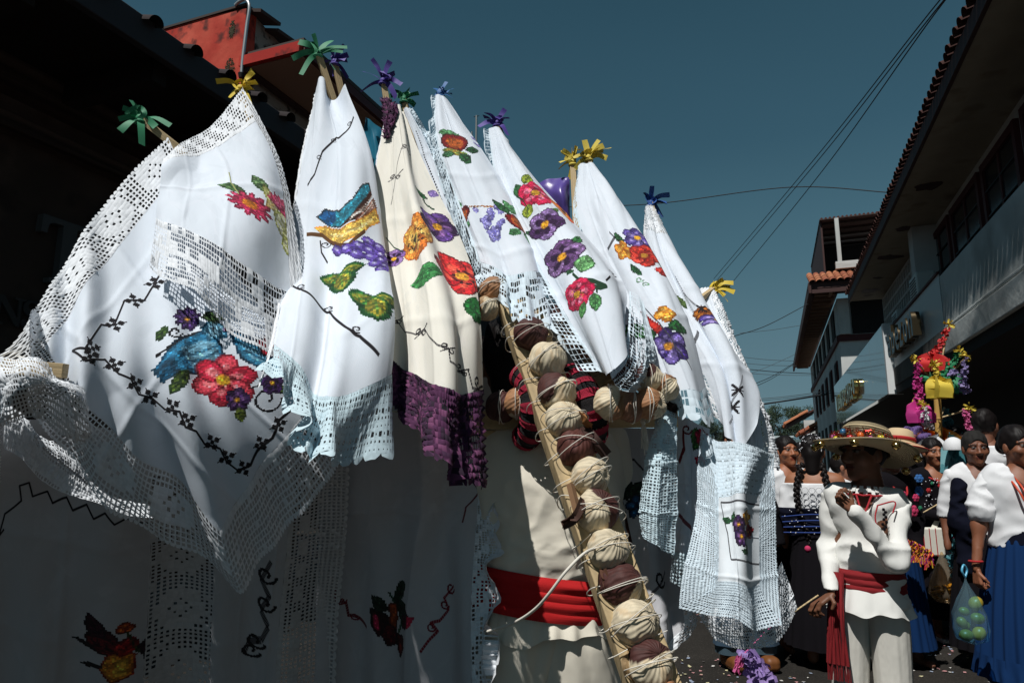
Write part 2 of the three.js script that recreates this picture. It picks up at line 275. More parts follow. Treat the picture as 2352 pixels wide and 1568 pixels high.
{ // wrought iron lamp bracket under the eave
  const l = onStreet('wall_lamp', 'black wrought iron lamp bracket with scrolls under the left eave', 'lamp');
  const c = sloc(0, 0, 0); const P = (t, y, s) => V(t, y, -s);
  const sc = []; for (let i = 0; i < 40; i++) { const a = i * .32, r = .03 + i * .0035; sc.push(P(-5.86 + Math.cos(a) * r * 1.3, 4.02 + Math.sin(a) * r, 5.05)); }
  mesh('bracket', [tube([P(-6.2, 3.7, 5.05), P(-5.9, 3.75, 5.05), P(-5.5, 4.05, 5.05)], .018, 16, 6), tube([P(-6.2, 4.2, 5.05), P(-5.8, 4.28, 5.05), P(-5.45, 4.2, 5.05)], .018, 16, 6)], mBlackMetal, l);
  mesh('scroll', tube(sc, .013, 80, 5), mBlackMetal, l);
  mesh('lantern', [new THREE.CylinderGeometry(.14, .09, .3, 6).translate(-5.5, 3.75, -5.05), new THREE.ConeGeometry(.18, .14, 6).translate(-5.5, 3.97, -5.05)], mBlackMetal, l);
}
{ // red house
  const b = onStreet('red_house', 'weathered red plastered house with mossy streaks and a red edged slab', 'house');
  const red = tex(512, (u, v) => { const n = stain(u, v, 4, 61), m = stain(u, v, 16, 62), h = hash(u * 512 | 0, v * 512 | 0, 4); let k = Math.min(1, Math.max(0, (n - .38) * 3)); const pale = [.84, .42, .33], deep = [.66, .16, .1]; const g = 1 - Math.max(0, m - .58) * 3 - (h > .96 ? .12 : 0); return pale.map((p, i) => (p * k + deep[i] * (1 - k)) * g); }, true, .22);
  const mRed = std(0xffffff, .93, { map: red, bumpMap: bumpNoise, bumpScale: .02 });
  const S = 10;
  const shape = new THREE.Shape([[-15, 0], [-9.72, 0], [-9.72, 10.7], [-10.6, 10.76], [-11.6, 10.8], [-12.3, 10.78], [-15, 10.6]].map((p) => new THREE.Vector2(...p)));
  mesh('gable_wall', metricUV(new THREE.ExtrudeGeometry(shape, { depth: .3, bevelEnabled: false }).translate(0, 0, -S - .3)), mRed, b);
  const cop = mesh('coping', box(2.6, .05, .36, -11, 10.79, -S - .15), std([.05, .035, .03], .9), b);
  // moss: clumps growing on the wall
  const moss = []; for (let i = 0; i < 900; i++) { const k = i % 5 ? 0 : 1; const a = rnd() * 6.28, r = Math.sqrt(rnd()); const x = k ? -10.06 + Math.cos(a) * r * .08 : -10.05 + Math.cos(a) * r * .17, y = k ? 10.3 + Math.sin(a) * r * .22 : 9.1 + Math.sin(a) * r * .55; const s = rr(.008, .03) * (1.15 - r * .7); const g = new THREE.IcosahedronGeometry(s, 0); g.scale(1, 1.1, .5); g.translate(x, y, -S + .004); moss.push(g); }
  tag(mesh('moss', moss, std([.05, .042, .02], 1), b), 'dark moss streak', null, null, 'stuff');
  const side = new THREE.Shape([[10.3, 0], [22, 0], [22, 9.2], [13.2, 9.9], [12.4, 10.3], [11.5, 10.5], [10.3, 10.7]].map((p) => new THREE.Vector2(...p)));
  const sideTex = tex(512, (u, v) => { const n = stain(u, v, 5, 71), m = stain(u, v, 20, 72); const k = Math.min(1, Math.max(0, (n * .6 + m * .6 - .62) * 6)); return [.6 - .5 * k, .56 - .48 * k, .52 - .45 * k]; }, true, .3);
  mesh('side_wall', metricUV(new THREE.ExtrudeGeometry(side, { depth: .25, bevelEnabled: false }).rotateY(Math.PI / 2).translate(-9.99, 0, 0)), std(0xffffff, .95, { map: sideTex }), b);
  for (let i = 0; i < 9; i++) { const m = mesh('tile', box(.75, .07, .62), std([.05, .03, .025], .9), b); m.position.set(-9.75, 10.74 - i * .1 - (i > 3 ? .2 : 0), -10.35 - i * .55); m.rotation.z = -.25; m.rotation.x = .12; }
  mesh('slab', box(1.55, .1, 30, -8.98, 9.62, -25, 0), std([.06, .045, .04], .9), b);
  const sb = mesh('slab_edge', metricUV(box(1.5, .22, .1, -9.0, 9.46, -9.98)), std(0xffffff, .9, { map: red, color: lin(.95, .55, .5) }), b);
  mesh('slab_edge', box(.1, .2, 30, -8.26, 9.46, -25.05), mMaroon, b);
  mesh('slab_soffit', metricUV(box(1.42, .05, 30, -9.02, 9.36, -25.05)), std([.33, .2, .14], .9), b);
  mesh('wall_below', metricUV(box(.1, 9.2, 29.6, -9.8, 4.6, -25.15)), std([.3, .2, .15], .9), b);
  mesh('beam', box(.12, .1, 30, -9.6, 9.28, -25), mDarkWood, b);
  for (let i = 0; i < 8; i++) { const w = mesh('window', box(.08, 1.5, 1.1, -9.74, 6.6, -12.5 - i * 3.4), mMaroon, b); mesh('pane', box(.03, 1.3, .9, -9.7, 6.6, -12.5 - i * 3.4), mVoid, w); mesh('doorway', box(.06, 2.6, 1.5, -9.74, 1.4, -12.5 - i * 3.4), mVoid, b); }
  mesh('conduit', tube([V(-9.98, 10.8, -S + .05), V(-9.9, 10.85, -S + .05), V(-9.72, 10.86, -S + .06), V(-9.6, 10.72, -S + .06), V(-9.62, 10.2, -S + .06), V(-9.66, 9.4, -S + .06), V(-9.66, 9.1, -S + .06)], .035, 60, 8), std([.5, .52, .52], .35, { metalness: .7 }), b);
  mesh('conduit_cap', new THREE.CylinderGeometry(.07, .05, .1, 8).translate(-9.66, 9.12, -S + .06), mBlackMetal, b);
}
{ // aerial on a far roof
  const a = onStreet('roof_aerial', 'thin grey aerial mast standing behind the white cloths', 'aerial'); const x = -13.35, S = 30;
  mesh('mast', [new THREE.CylinderGeometry(.05, .07, 5, 6).translate(x, 16.6, -S), new THREE.CylinderGeometry(.035, .035, 1.9, 6).translate(x - .25, 17.3, -S)], std([.25, .27, .27], .5, { metalness: .5 }), a);
  mesh('box', box(.25, .4, .25, x - .3, 16.9, -S), mBlackMetal, a); mesh('dipole', new THREE.CylinderGeometry(.02, .02, .3, 5).rotateZ(1.57).translate(x, 19.05, -S), mBlackMetal, a);
}
{ // trees at the end of the street
  const bark = std([.05, .04, .03], .95), leafMats = [[.035, .06, .025], [.05, .075, .03], [.028, .048, .024]].map((c) => std(c, .9));
  const leaf = new THREE.BufferGeometry(); leaf.setAttribute('position', new THREE.Float32BufferAttribute([-.5, 0, 0, 0, -.24, .1, .5, 0, 0, 0, .24, .1], 3)); leaf.setIndex([0, 1, 2, 0, 2, 3]); leaf.computeVertexNormals();
  const spots = [[-2.6, 84, 7.4, 'leftmost dark green tree at the far end of the street'], [-.6, 92, 8.4, 'second dark tree from the left at the end of the street'], [1.4, 88, 8.2, 'rounded tree beside the low awning house'], [-4.6, 96, 7.6, 'tree behind the right edge of the white cloths'], [3.4, 94, 8.8, 'tallest tree half hidden by the awning house'], [-7, 90, 7, 'outermost tree hidden behind the cloths'] ];
  spots.forEach(([t, s, h, l], n) => {
    const tr = base('broadleaf_tree', sloc(t, 0, s), l, 'tree', 'trees at the end of the street');
    mesh('trunk', [new THREE.CylinderGeometry(.1, .22, h * .6, 8).translate(0, h * .3, 0), ...[0, 1, 2, 3].map((i) => bar(V(0, h * .45, 0), V(Math.cos(i * 1.6) * 1.1, h * .72, Math.sin(i * 1.6) * 1.1), .1, .1))], bark, tr);
    const M = new THREE.Matrix4(), q = new THREE.Quaternion(), e = new THREE.Euler(), leaves = [];
    const cl = Array.from({ length: 16 }, () => V(rr(-1.5, 1.5), h * rr(.5, .93), rr(-1.3, 1.3)));
    for (let i = 0; i < 4000; i++) { const c = cl[i % 16], d = V(rr(-1, 1), rr(-1, 1), rr(-1, 1)).normalize().multiplyScalar(rr(.3, .85)); q.setFromEuler(e.set(rr(0, 6), rr(0, 6), rr(0, 6))); const k = rr(.12, .26); M.compose(c.clone().add(d), q, V(k, k, k)); leaves.push(leaf.clone().applyMatrix4(M)); }
    mesh('crown', leaves, leafMats[n % 3], tr);
  });
  const hill = new THREE.SphereGeometry(60, 40, 16); hill.scale(1.6, .16, 1); const p = hill.attributes.position; for (let i = 0; i < p.count; i++) p.setY(i, p.getY(i) * (1 + .15 * noise(p.getX(i) * .1, p.getZ(i) * .1))); hill.computeVertexNormals();
  const hm = structure('hill', hill, std([.06, .09, .09], 1), 'low hazy hill beyond the trees'); hm.position.copy(sloc(-10, -1, 230));
}
{ // overhead cables
  const mw = std([.012, .013, .016], .7), mg = std([.06, .075, .085], .7);
  const cable = (label, pts, r, m = mw) => tag(mesh('cable', tube(pts, r, 40, 5), m), label, 'cable', 'overhead cables');
  const P = (x, y, d) => at(x, y, d);
  cable('upper of the two paired black cables running up to the right', [P(1640, 640, 26), P(1900, 330, 13), P(2166, -8, 7.5), P(2290, -150, 6)], .009);
  cable('lower of the two paired black cables running up to the right', [P(1645, 646, 26), P(1906, 336, 13), P(2173, -5, 7.5), P(2300, -150, 6)], .009);
  cable('single black cable below the paired ones at the right', [P(1660, 676, 26), P(1905, 372, 13), P(2178, -8, 7.5), P(2310, -160, 6)], .009);
  cable('long black cable crossing behind the blue ribbon to the eave', [P(1250, 476, 19), P(1500, 468, 18), P(1832, 429, 16.5), P(2080, 444, 15), P(2250, 440, 13.3)], .013);
  cable('thin cable rising to the corner of the tiled eave', [P(1676, 775, 30), P(1760, 748, 32), P(1858, 697, 33)], .018);
  [[1700, 765, 1840, 747], [1690, 818, 1826, 829], [1700, 833, 1830, 840], [1700, 846, 1868, 858], [1700, 856, 1872, 862]].forEach((q, i) => cable(['faint', 'uppermost level faint', 'second level faint', 'darkest level', 'lowest level faint'][i] + ' cable over the street before the tiled house', [P(q[0], q[1], 40), P((q[0] + q[2]) / 2, (q[1] + q[3]) / 2 + 2, 40), P(q[2], q[3], 40)], i === 3 ? .022 : .014, i === 3 ? mw : mg));
  cable('dark cable slanting up to the tip of the tiled eave', [P(1712, 890, 40), P(1770, 866, 45), P(1824, 834, 52)], .022); cable('paired cable slanting just below the tile eave tip', [P(1716, 896, 40), P(1772, 870, 45), P(1824, 836, 52)], .018);
  cable('thick black cable low over the street', [P(1720, 933, 40), P(1800, 921, 40), P(1900, 905, 36)], .05); cable('grey cable just above the thick black one', [P(1720, 918, 40), P(1800, 911, 40), P(1910, 897, 36)], .018, mg);
  cable('thin dark cable highest of the low bundle', [P(1715, 923, 40), P(1800, 915, 40), P(1910, 902, 36)], .015); cable('thin wire slanting across the faint level ones', [P(1700, 868, 60), P(1780, 835, 60), P(1830, 812, 60)], .018, mg);
}
// ---------- embroidered cloths with crochet borders ----------
const cr = (a, b, c, d, t) => .5 * (2 * b + (c - a) * t + (2 * a - 5 * b + 4 * c - d) * t * t + (3 * b - a - 3 * c + d) * t * t * t);
function spline(a, t) {                                     // a: numbers; t in 0..1 (runs straight on outside)
  const n = a.length - 1; let x = t * n, i = Math.max(0, Math.min(n - 1, Math.floor(x))), f = x - i;
  const p = (k) => k < 0 ? 2 * a[0] - a[1] : k > n ? 2 * a[n] - a[n - 1] : a[k];
  if (f < 0) return a[0] + f * (a[1] - a[0]); if (f > 1) return a[n] + (f - 1) * (a[n] - a[n - 1]);
  return cr(p(i - 1), p(i), p(i + 1), p(i + 2), f);
}
const NG = 150;
// the surface of a cloth: rows of points from the tip down, swung into folds and creases
function surface({ rows, folds = [], creases = .004, tip = .12, press = .0035 }) {
  const P = rows.map((r) => r.map((p) => at(...p)));
  const raw = (u, v) => { const c = P.map((r) => [spline(r.map((p) => p.x), u), spline(r.map((p) => p.y), u), spline(r.map((p) => p.z), u)]); return V(spline(c.map((k) => k[0]), v), spline(c.map((k) => k[1]), v), spline(c.map((k) => k[2]), v)); };
  const lo = -.12, hi = 1.12, N = NG, A = [], B = new Array((N + 1) * (N + 1)), s0 = rnd() * 50;
  for (let j = 0; j <= N; j++) for (let i = 0; i <= N; i++) A.push(raw(lo + (hi - lo) * i / N, lo + (hi - lo) * j / N));
  const norm = (G, i, j) => { const a = G[j * (N + 1) + Math.min(N, i + 1)], b = G[j * (N + 1) + Math.max(0, i - 1)], c = G[Math.min(N, j + 1) * (N + 1) + i], d = G[Math.max(0, j - 1) * (N + 1) + i]; const n = a.clone().sub(b).cross(c.clone().sub(d)); n.normalize(); const e = G[j * (N + 1) + i]; if (n.x * e.x + n.y * (e.y - EYE) + n.z * e.z > 0) n.negate(); return n; };
  for (let j = 0; j <= N; j++) for (let i = 0; i <= N; i++) {
    const u = lo + (hi - lo) * i / N, v = lo + (hi - lo) * j / N; let d = 0;
    for (const [ku, kv, a, ph = 0, pw = 1, sharp = 0] of folds) { let w = Math.sin(6.2832 * (ku * u + kv * v) + ph + 1.1 * noise(u * 2.5 + ph, v * 2.5, 3)); if (sharp) w = Math.sign(w) * Math.pow(Math.abs(w), 1 - sharp) ; d += a * w * Math.pow(Math.min(1, Math.max(.05, v + .05)), pw); }
    const near = Math.min(1, Math.max(.15, v / tip));
    d += creases * near * (fbm(u * 4 + s0, v * 3, 1, 2) * 1.6 + .8 * (Math.abs(noise(u * 5 + v * 3 + s0, v * 4 - u * 2, 7)) - .3) + .07 * noise(u * 20, v * 20, s0));
    for (const [a, b, w] of [[u, .52, 1], [v, .4, .8], [v, .72, 1], [u, .24, .5]]) d += press * w * near * Math.exp(-(((a - b - .006 * noise(u * 6, v * 6, s0)) / .011) ** 2));   // ironed folds
    const n = norm(A, i, j); B[j * (N + 1) + i] = A[j * (N + 1) + i].clone().addScaledVector(n, d);
  }
  const Nn = B.map((_, k) => norm(B, k % (N + 1), (k / (N + 1)) | 0));
  const pick = (G, u, v) => { const x = Math.min(N - 1e-4, Math.max(0, (u - lo) / (hi - lo) * N)), y = Math.min(N - 1e-4, Math.max(0, (v - lo) / (hi - lo) * N)), i = x | 0, j = y | 0, a = x - i, b = y - j, o = j * (N + 1) + i; return G[o].clone().multiplyScalar((1 - a) * (1 - b)).addScaledVector(G[o + 1], a * (1 - b)).addScaledVector(G[o + N + 1], (1 - a) * b).addScaledVector(G[o + N + 2], a * b); };
  return { p: (u, v) => pick(B, u, v), n: (u, v) => pick(Nn, u, v).normalize() };
}
// crochet: a lattice of thread with open and filled cells; `map(a, b)` gives (u, v) for a along and b from the cloth outwards (0..1)
function crochet(S, map, n, m, { open = .56, filled = () => false, scallop = .9, every = 2, ruffle = 0, waves = 9, lump = .0012, colors = null, arc = 0, lift = 0 } = {}) {
  const pos = [], nor = [], col = [], idx = [];
  const jit = (i, j) => (hash(i, j, 77) - .5), q = V();
  const put = (a, b, h = 0) => { const bb = b + arc * Math.abs(Math.sin(a * n / (every * 3) * Math.PI)) * b; const [u, v] = map(a, bb), p = S.p(u, v), w = S.n(u, v), k = lift + h + ruffle * bb * Math.sin(a * waves * 6.2832 + 2 * noise(a * 9, bb)) ; p.addScaledVector(w, k); pos.push(p.x, p.y, p.z); nor.push(w.x, w.y, w.z); return pos.length / 3 - 1; };
  const shade = (i, j, c) => { const k = colors ? colors(i, j) : [1, 1, 1], g = .88 + .2 * hash(i, j, c + 5); col.push(k[0] * g, k[1] * g, k[2] * g); };
  const P = (i, j) => [(i + jit(i, j) * .18) / n, (j + jit(j + 31, i) * .18) / m];
  for (let i = 0; i < n; i++) for (let j = 0; j < m; j++) {
    const c = [P(i, j), P(i + 1, j), P(i + 1, j + 1), P(i, j + 1)], mx = (c[0][0] + c[1][0] + c[2][0] + c[3][0]) / 4, my = (c[0][1] + c[1][1] + c[2][1] + c[3][1]) / 4;
    const f = filled(i, j), o = f === true ? 0 : typeof f === 'number' && f > 0 ? f : open, h = lump * (hash(i, j, 3) * 2 - .4);
    const A = c.map(([a, b], k) => { const r = put(a, b, lump * (hash(i + (k === 1 || k === 2), j + (k > 1), 9) - .3)); shade(i, j, k); return r; });
    if (!o) { const e = put(mx, my, h + lump); shade(i, j, 9); for (let k = 0; k < 4; k++) idx.push(A[k], A[(k + 1) % 4], e); continue; }
    const s = o * (.86 + .3 * hash(i, j, 12)), B = c.map(([a, b], k) => { const r = put(mx + (a - mx) * s, my + (b - my) * s, 0); shade(i, j, k + 4); return r; });
    for (let k = 0; k < 4; k++) { const l = (k + 1) % 4; idx.push(A[k], A[l], B[l], A[k], B[l], B[k]); }
  }
  if (scallop) for (let i = 0; i < n; i += every) {           // picots along the free edge
    const a0 = i / n, a1 = Math.min(1, (i + every) / n), R = scallop / m, c = put((a0 + a1) / 2, 1 - .1 / m, lump); shade(i, m, 1); let last = -1;
    for (let k = 0; k <= 6; k++) { const t = k / 6, e = put(a0 + (a1 - a0) * (.5 - .5 * Math.cos(t * Math.PI)), 1 + R * Math.sin(t * Math.PI) * (.85 + .3 * hash(i, k, 8)), lump * rr(-.5, 1.2)); shade(i, m + k, 2); if (last >= 0) idx.push(c, last, e); last = e; }
  }
  const g = new THREE.BufferGeometry(); g.setAttribute('position', new THREE.Float32BufferAttribute(pos, 3)); g.setAttribute('normal', new THREE.Float32BufferAttribute(nor, 3)); g.setAttribute('color', new THREE.Float32BufferAttribute(col, 3)); g.setAttribute('uv', new THREE.Float32BufferAttribute(new Float32Array(pos.length / 3 * 2), 2)); g.setIndex(idx); g.computeVertexNormals();
  return g;
}
const weave = tex(256, (u, v) => .5 + .22 * Math.sin(u * 6.2832 * 64) * Math.sin(v * 6.2832 * 64) + .3 * (tnoise(u, v, 3, 5, 8) - .5) + .12 * (hash(u * 256 | 0, v * 256 | 0, 6) - .5), false, 3);
const yarn = (c) => new THREE.MeshStandardMaterial({ color: lin(...c), roughness: .9, vertexColors: true, side: THREE.DoubleSide });
const yarns = { white: yarn([.8, .83, .87]), blue: yarn([.58, .73, .8]), sky: yarn([.66, .77, .85]), purple: yarn([1, 1, 1]), cream: yarn([.78, .75, .66]), grey: yarn([.55, .55, .56]) };
const plums = (i, j) => { const h = hash(i, j, 41), k = hash(i >> 2, j, 17); return h > .78 ? [.17, .05, .13] : k > .5 ? [.075, .016, .065] : h > .4 ? [.045, .011, .045] : [.022, .007, .024]; };
// fill patterns for filet crochet
const PAT = {
  none: () => false, solid: () => true,
  rose: (i, j) => { const x = (i % 14) - 7, y = j - 5, r = Math.hypot(x, y * 1.1); return (r < 4.6 && r > 2.2) || (r < 1.2) ? true : hash(i, j, 3) > .9; },
  band: (i, j) => j === 0 || (j > 2 && j < 5 && i % 7 < 4) || hash(i, j, 8) > .92,
  leafy: (i, j) => { const k = (i + j * 2) % 9; return k < 3 || (k < 5 && j % 3 === 0) || hash(i >> 1, j, 8) > .86; },
  check: (i, j) => j < 1 || (((i >> 1) + (j >> 1)) % 3 === 0) ,
  rows: (i, j) => j === 6 || hash(i >> 1, j >> 1, 5) > .74,
  dense: (i, j) => (j % 3 === 1 ? (i % 2 ? .66 : .3) : j % 3 === 2 ? .34 : .2),
  fan: (i, j) => { const k = i % 6; return j < 1 ? true : j > 4 ? (k % 2 ? .35 : true) : Math.abs(k - 2.5) < 1 && j < 4 ? .5 : .84; },
};
// embroidery, drawn one stitch to a pixel and laid on the cloth's own texture
const stitchCanvas = (n) => { const c = document.createElement('canvas'); c.width = c.height = n; return c; };
const D = {
  petal(c, x, y, l, w, a, col, inner, edge) { c.save(); c.translate(x, y); c.rotate(a); c.beginPath(); c.ellipse(0, -l * .55, w, l * .52, 0, 0, 7); c.fillStyle = col; c.fill(); if (edge) { c.lineWidth = .035; c.strokeStyle = edge; c.stroke(); } c.beginPath(); c.ellipse(0, -l * .4, w * .42, l * .3, 0, 0, 7); c.fillStyle = inner; c.fill(); c.restore(); },
  flower(c, x, y, r, n, col, inner, mid, edge, rot = 0, wide = 1) { for (let k = 0; k < n; k++) D.petal(c, x, y, r, r * 1.5 / n * 1.35 * wide, rot + k * 6.2832 / n, Array.isArray(col) ? col[k % col.length] : col, inner, edge); c.beginPath(); c.arc(x, y, r * .23, 0, 7); c.fillStyle = mid; c.fill(); for (let k = 0; k < 9; k++) { c.fillStyle = edge ?? '#201018'; c.fillRect(x + Math.cos(k * 2.4) * r * .3, y + Math.sin(k * 2.4) * r * .3, .035, .035); } },
  leaf(c, x, y, l, a, col, dark, w = .34) { c.save(); c.translate(x, y); c.rotate(a); c.beginPath(); c.moveTo(0, 0); c.quadraticCurveTo(l * w * 1.5, -l * .45, 0, -l); c.quadraticCurveTo(-l * w * 1.5, -l * .45, 0, 0); c.fillStyle = col; c.fill(); c.lineWidth = .04; c.strokeStyle = dark; c.stroke(); c.beginPath(); c.moveTo(0, 0); c.lineTo(0, -l * .85); c.stroke(); for (const k of [.3, .55]) { c.beginPath(); c.moveTo(0, -l * k); c.lineTo(l * w * .5, -l * (k + .15)); c.moveTo(0, -l * k); c.lineTo(-l * w * .5, -l * (k + .15)); c.stroke(); } c.restore(); },
  vine(c, pts, col, w = .04) { c.strokeStyle = col; c.lineWidth = w; c.beginPath(); pts.forEach((p, i) => c[i ? 'lineTo' : 'moveTo'](...p)); c.stroke(); },
  curl(c, x, y, r, a, col, w = .035, dir = 1) { c.strokeStyle = col; c.lineWidth = w; c.beginPath(); for (let i = 0; i < 26; i++) { const t = i / 25, k = a + dir * t * 7.5, q = r * (1 - t * .8); c[i ? 'lineTo' : 'moveTo'](x + Math.cos(k) * q, y + Math.sin(k) * q); } c.stroke(); },
  blob(c, pts, col, edge) { c.beginPath(); pts.forEach((p, i) => c[i ? 'lineTo' : 'moveTo'](...p)); c.closePath(); c.fillStyle = col; c.fill(); if (edge) { c.strokeStyle = edge; c.lineWidth = .035; c.stroke(); } },
  grape(c, x, y, r, a, b) { c.beginPath(); c.arc(x, y, r, 0, 7); c.fillStyle = a; c.fill(); c.strokeStyle = b; c.lineWidth = r * .22; c.stroke(); c.beginPath(); c.arc(x - r * .25, y - r * .3, r * .36, 0, 7); c.fillStyle = '#b6b2e6'; c.fill(); },
  pansy(c, x, y, r, a, b, rot = 0) { D.flower(c, x, y, r, 5, [a, b, a, b, a], b === '#3b1d4d' ? '#8a5f9e' : '#2b1238', '#f0a828', '#2a1230', rot, 1.25); },
};
function cloth(o) {
  const g = base('embroidered_cloth', null, o.label, 'cloth', o.group ?? 'cloths hung from the sticks');
  const S = surface(o), L = { l: 0, r: 0, t: 0, b: 0 }; for (const k of o.lace ?? []) L[k.side] = k.w;
  const u0 = L.l, u1 = 1 - L.r, v0 = L.t, v1 = 1 - L.b;
  // texture in the cloth's own (u, v)
  const [W, H] = o.tex ?? [512, 768], cv = document.createElement('canvas'); cv.width = W; cv.height = H; const ctx = cv.getContext('2d');
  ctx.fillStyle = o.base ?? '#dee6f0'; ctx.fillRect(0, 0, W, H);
  for (let i = 0; i < 260; i++) { ctx.fillStyle = `rgba(${i % 2 ? '255,255,255' : '150,160,175'},.05)`; ctx.beginPath(); ctx.ellipse(rnd() * W, rnd() * H, rr(4, 60), rr(2, 20), rnd() * 3, 0, 7); ctx.fill(); }
  const cb = document.createElement('canvas'); cb.width = W; cb.height = H; const bt = cb.getContext('2d'); bt.fillStyle = '#606060'; bt.fillRect(0, 0, W, H); { const im = bt.getImageData(0, 0, W, H), d = im.data; for (let i = 0; i < W * H; i++) { const k = 96 + 26 * ((((i % W) >> 1) + ((i / W) >> 1)) % 2) + 24 * (hash(i % W, (i / W) | 0, 3) - .5); d[i * 4] = d[i * 4 + 1] = d[i * 4 + 2] = k; } bt.putImageData(im, 0, 0); }
  let sc = null;
  const on = (x, y) => {
    if (!sc) { sc = []; for (let j = 0; j <= 60; j++) for (let i = 0; i <= 60; i++) sc.push([i / 60, j / 60, ...view(S.p(i / 60, j / 60))]); }
    let b = sc[0], m = 1e9; for (const k of sc) { const d = (k[2] - x) ** 2 + (k[3] - y) ** 2; if (d < m) { m = d; b = k; } }
    let [u, v] = b, e = 1 / 120; for (let r = 0; r < 6; r++) { let best = [u, v], bm = 1e9; for (const du of [-1, 0, 1]) for (const dv of [-1, 0, 1]) { const q = view(S.p(u + du * e, v + dv * e)), d = (q[0] - x) ** 2 + (q[1] - y) ** 2; if (d < bm) { bm = d; best = [u + du * e, v + dv * e]; } } [u, v] = best; e *= .6; }
    return [u, v];
  };
  const P = {
    ctx, W, H, on,
    line(pts, col, w = .004, dash = null) { const q = pts.map((p) => on(...p)), s = S.p(.5, .5).distanceTo(S.p(.51, .5)) * 100; for (const [ctx, c] of [[this.ctx, col], [bt, '#f0f0f0']]) { ctx.save(); ctx.strokeStyle = c; ctx.lineWidth = Math.max(1.2, w / s * W); ctx.lineJoin = 'round'; if (dash) ctx.setLineDash(dash); ctx.beginPath(); q.forEach(([u, v], i) => ctx[i ? 'lineTo' : 'moveTo'](u * W, v * H)); ctx.stroke(); ctx.restore(); } },
    // a motif `size` metres across with its centre at (x, y), turned so that its own top looks towards (tx, ty)
    motif(x, y, size, tx, ty, n, draw) {
      n = Math.round(n > 30 ? n * .7 : n);
      const [u, v] = on(x, y), e = .01, p = S.p(u, v), Su = S.p(u + e, v).sub(p).multiplyScalar(1 / e), Sv = S.p(u, v + e).sub(p).multiplyScalar(1 / e);
      const [U, T] = on(x + (tx - x) * .15, y + (ty - y) * .15), up = Su.clone().multiplyScalar(U - u).addScaledVector(Sv, T - v).normalize(), nn = Su.clone().cross(Sv).normalize(); let right = up.clone().cross(nn).normalize();
      const q = view(p.clone().addScaledVector(right, .01)), c0 = view(p), cu = view(p.clone().addScaledVector(up, .01)); if ((q[0] - c0[0]) * (cu[1] - c0[1]) - (q[1] - c0[1]) * (cu[0] - c0[0]) > 0) right.negate();
      const pr = (d) => { const q = view(p.clone().addScaledVector(d, .01)); return Math.hypot(q[0] - c0[0], q[1] - c0[1]) / (.01 * LENS / -p.z); }; size *= Math.min(1.38, Math.max(1, 1 / Math.sqrt(pr(up) * pr(right))));
      const uu = Su.dot(Su), vv = Sv.dot(Sv), uv = Su.dot(Sv), det = uu * vv - uv * uv, solve = (d) => { const a = d.dot(Su), b = d.dot(Sv); return [(a * vv - b * uv) / det, (b * uu - a * uv) / det]; };
      const [ax, ay] = solve(right), [bx, by] = solve(up.clone().negate());
      const small = stitchCanvas(n), s = small.getContext('2d'); s.translate(n / 2, n / 2); s.scale(n / 2, n / 2); draw(s);
      const im = s.getImageData(0, 0, n, n), d = im.data; for (let i = 0; i < n * n; i++) { const k = d[i * 4 + 3] > 100, q = hash(i % n, (i / n) | 0, 5), tone = noise((i % n) * .35, ((i / n) | 0) * .35, n) > .12 ? .78 : 1.04, h = (.78 + .36 * q) * tone * (q > .93 ? 1.3 : 1); for (let c = 0; c < 3; c++) d[i * 4 + c] = Math.min(255, d[i * 4 + c] * h); d[i * 4 + 3] = k ? 255 : 0; } s.putImageData(im, 0, 0);
      ctx.save(); ctx.transform(ax * W * size, ay * H * size, bx * W * size, by * H * size, u * W, v * H); ctx.imageSmoothingEnabled = false; ctx.drawImage(small, -.5, -.5, 1, 1); ctx.restore();
      for (let i = 0; i < n * n; i++) { const k = 150 + 100 * hash(i % n, (i / n) | 0, 15); for (let c = 0; c < 3; c++) d[i * 4 + c] = k; } s.putImageData(im, 0, 0);
      bt.save(); bt.transform(ax * W * size, ay * H * size, bx * W * size, by * H * size, u * W, v * H); bt.imageSmoothingEnabled = false; bt.drawImage(small, -.5, -.5, 1, 1); bt.restore();
    },
  };
  o.paint?.(P);
  const map = new THREE.CanvasTexture(cv), raised = new THREE.CanvasTexture(cb); map.colorSpace = THREE.SRGBColorSpace;
  const nu = o.nu ?? 70, nv = o.nv ?? 90, gm = new THREE.PlaneGeometry(1, 1, nu, nv), ps = gm.attributes.position, uvs = gm.attributes.uv;
  for (let j = 0, k = 0; j <= nv; j++) for (let i = 0; i <= nu; i++, k++) { const u = u0 + (u1 - u0) * i / nu, v = v0 + (v1 - v0) * j / nv, p = S.p(u, v); ps.setXYZ(k, p.x, p.y, p.z); uvs.setXY(k, u, 1 - v); }
  gm.computeVertexNormals();
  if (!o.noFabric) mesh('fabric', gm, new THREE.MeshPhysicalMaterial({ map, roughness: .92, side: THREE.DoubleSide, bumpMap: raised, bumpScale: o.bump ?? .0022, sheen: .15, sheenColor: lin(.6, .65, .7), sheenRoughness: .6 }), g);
  for (const k of o.lace ?? []) {
    const e = { l: (a, b) => [u0 * (1 - b), v0 * (1 - b) + a * (v1 + (1 - v1) * b - v0 * (1 - b))], r: (a, b) => [u1 + (1 - u1) * b, v0 * (1 - b) + a * (v1 + (1 - v1) * b - v0 * (1 - b))], t: (a, b) => [u0 * (1 - b) + a * (u1 + (1 - u1) * b - u0 * (1 - b)), v0 * (1 - b)], b: (a, b) => [u0 * (1 - b) + a * (u1 + (1 - u1) * b - u0 * (1 - b)), v1 + (1 - v1) * b] }[k.side];
    mesh('crochet_border', crochet(S, e, k.n, k.m, k), yarns[k.yarn ?? 'white'], g);
  }
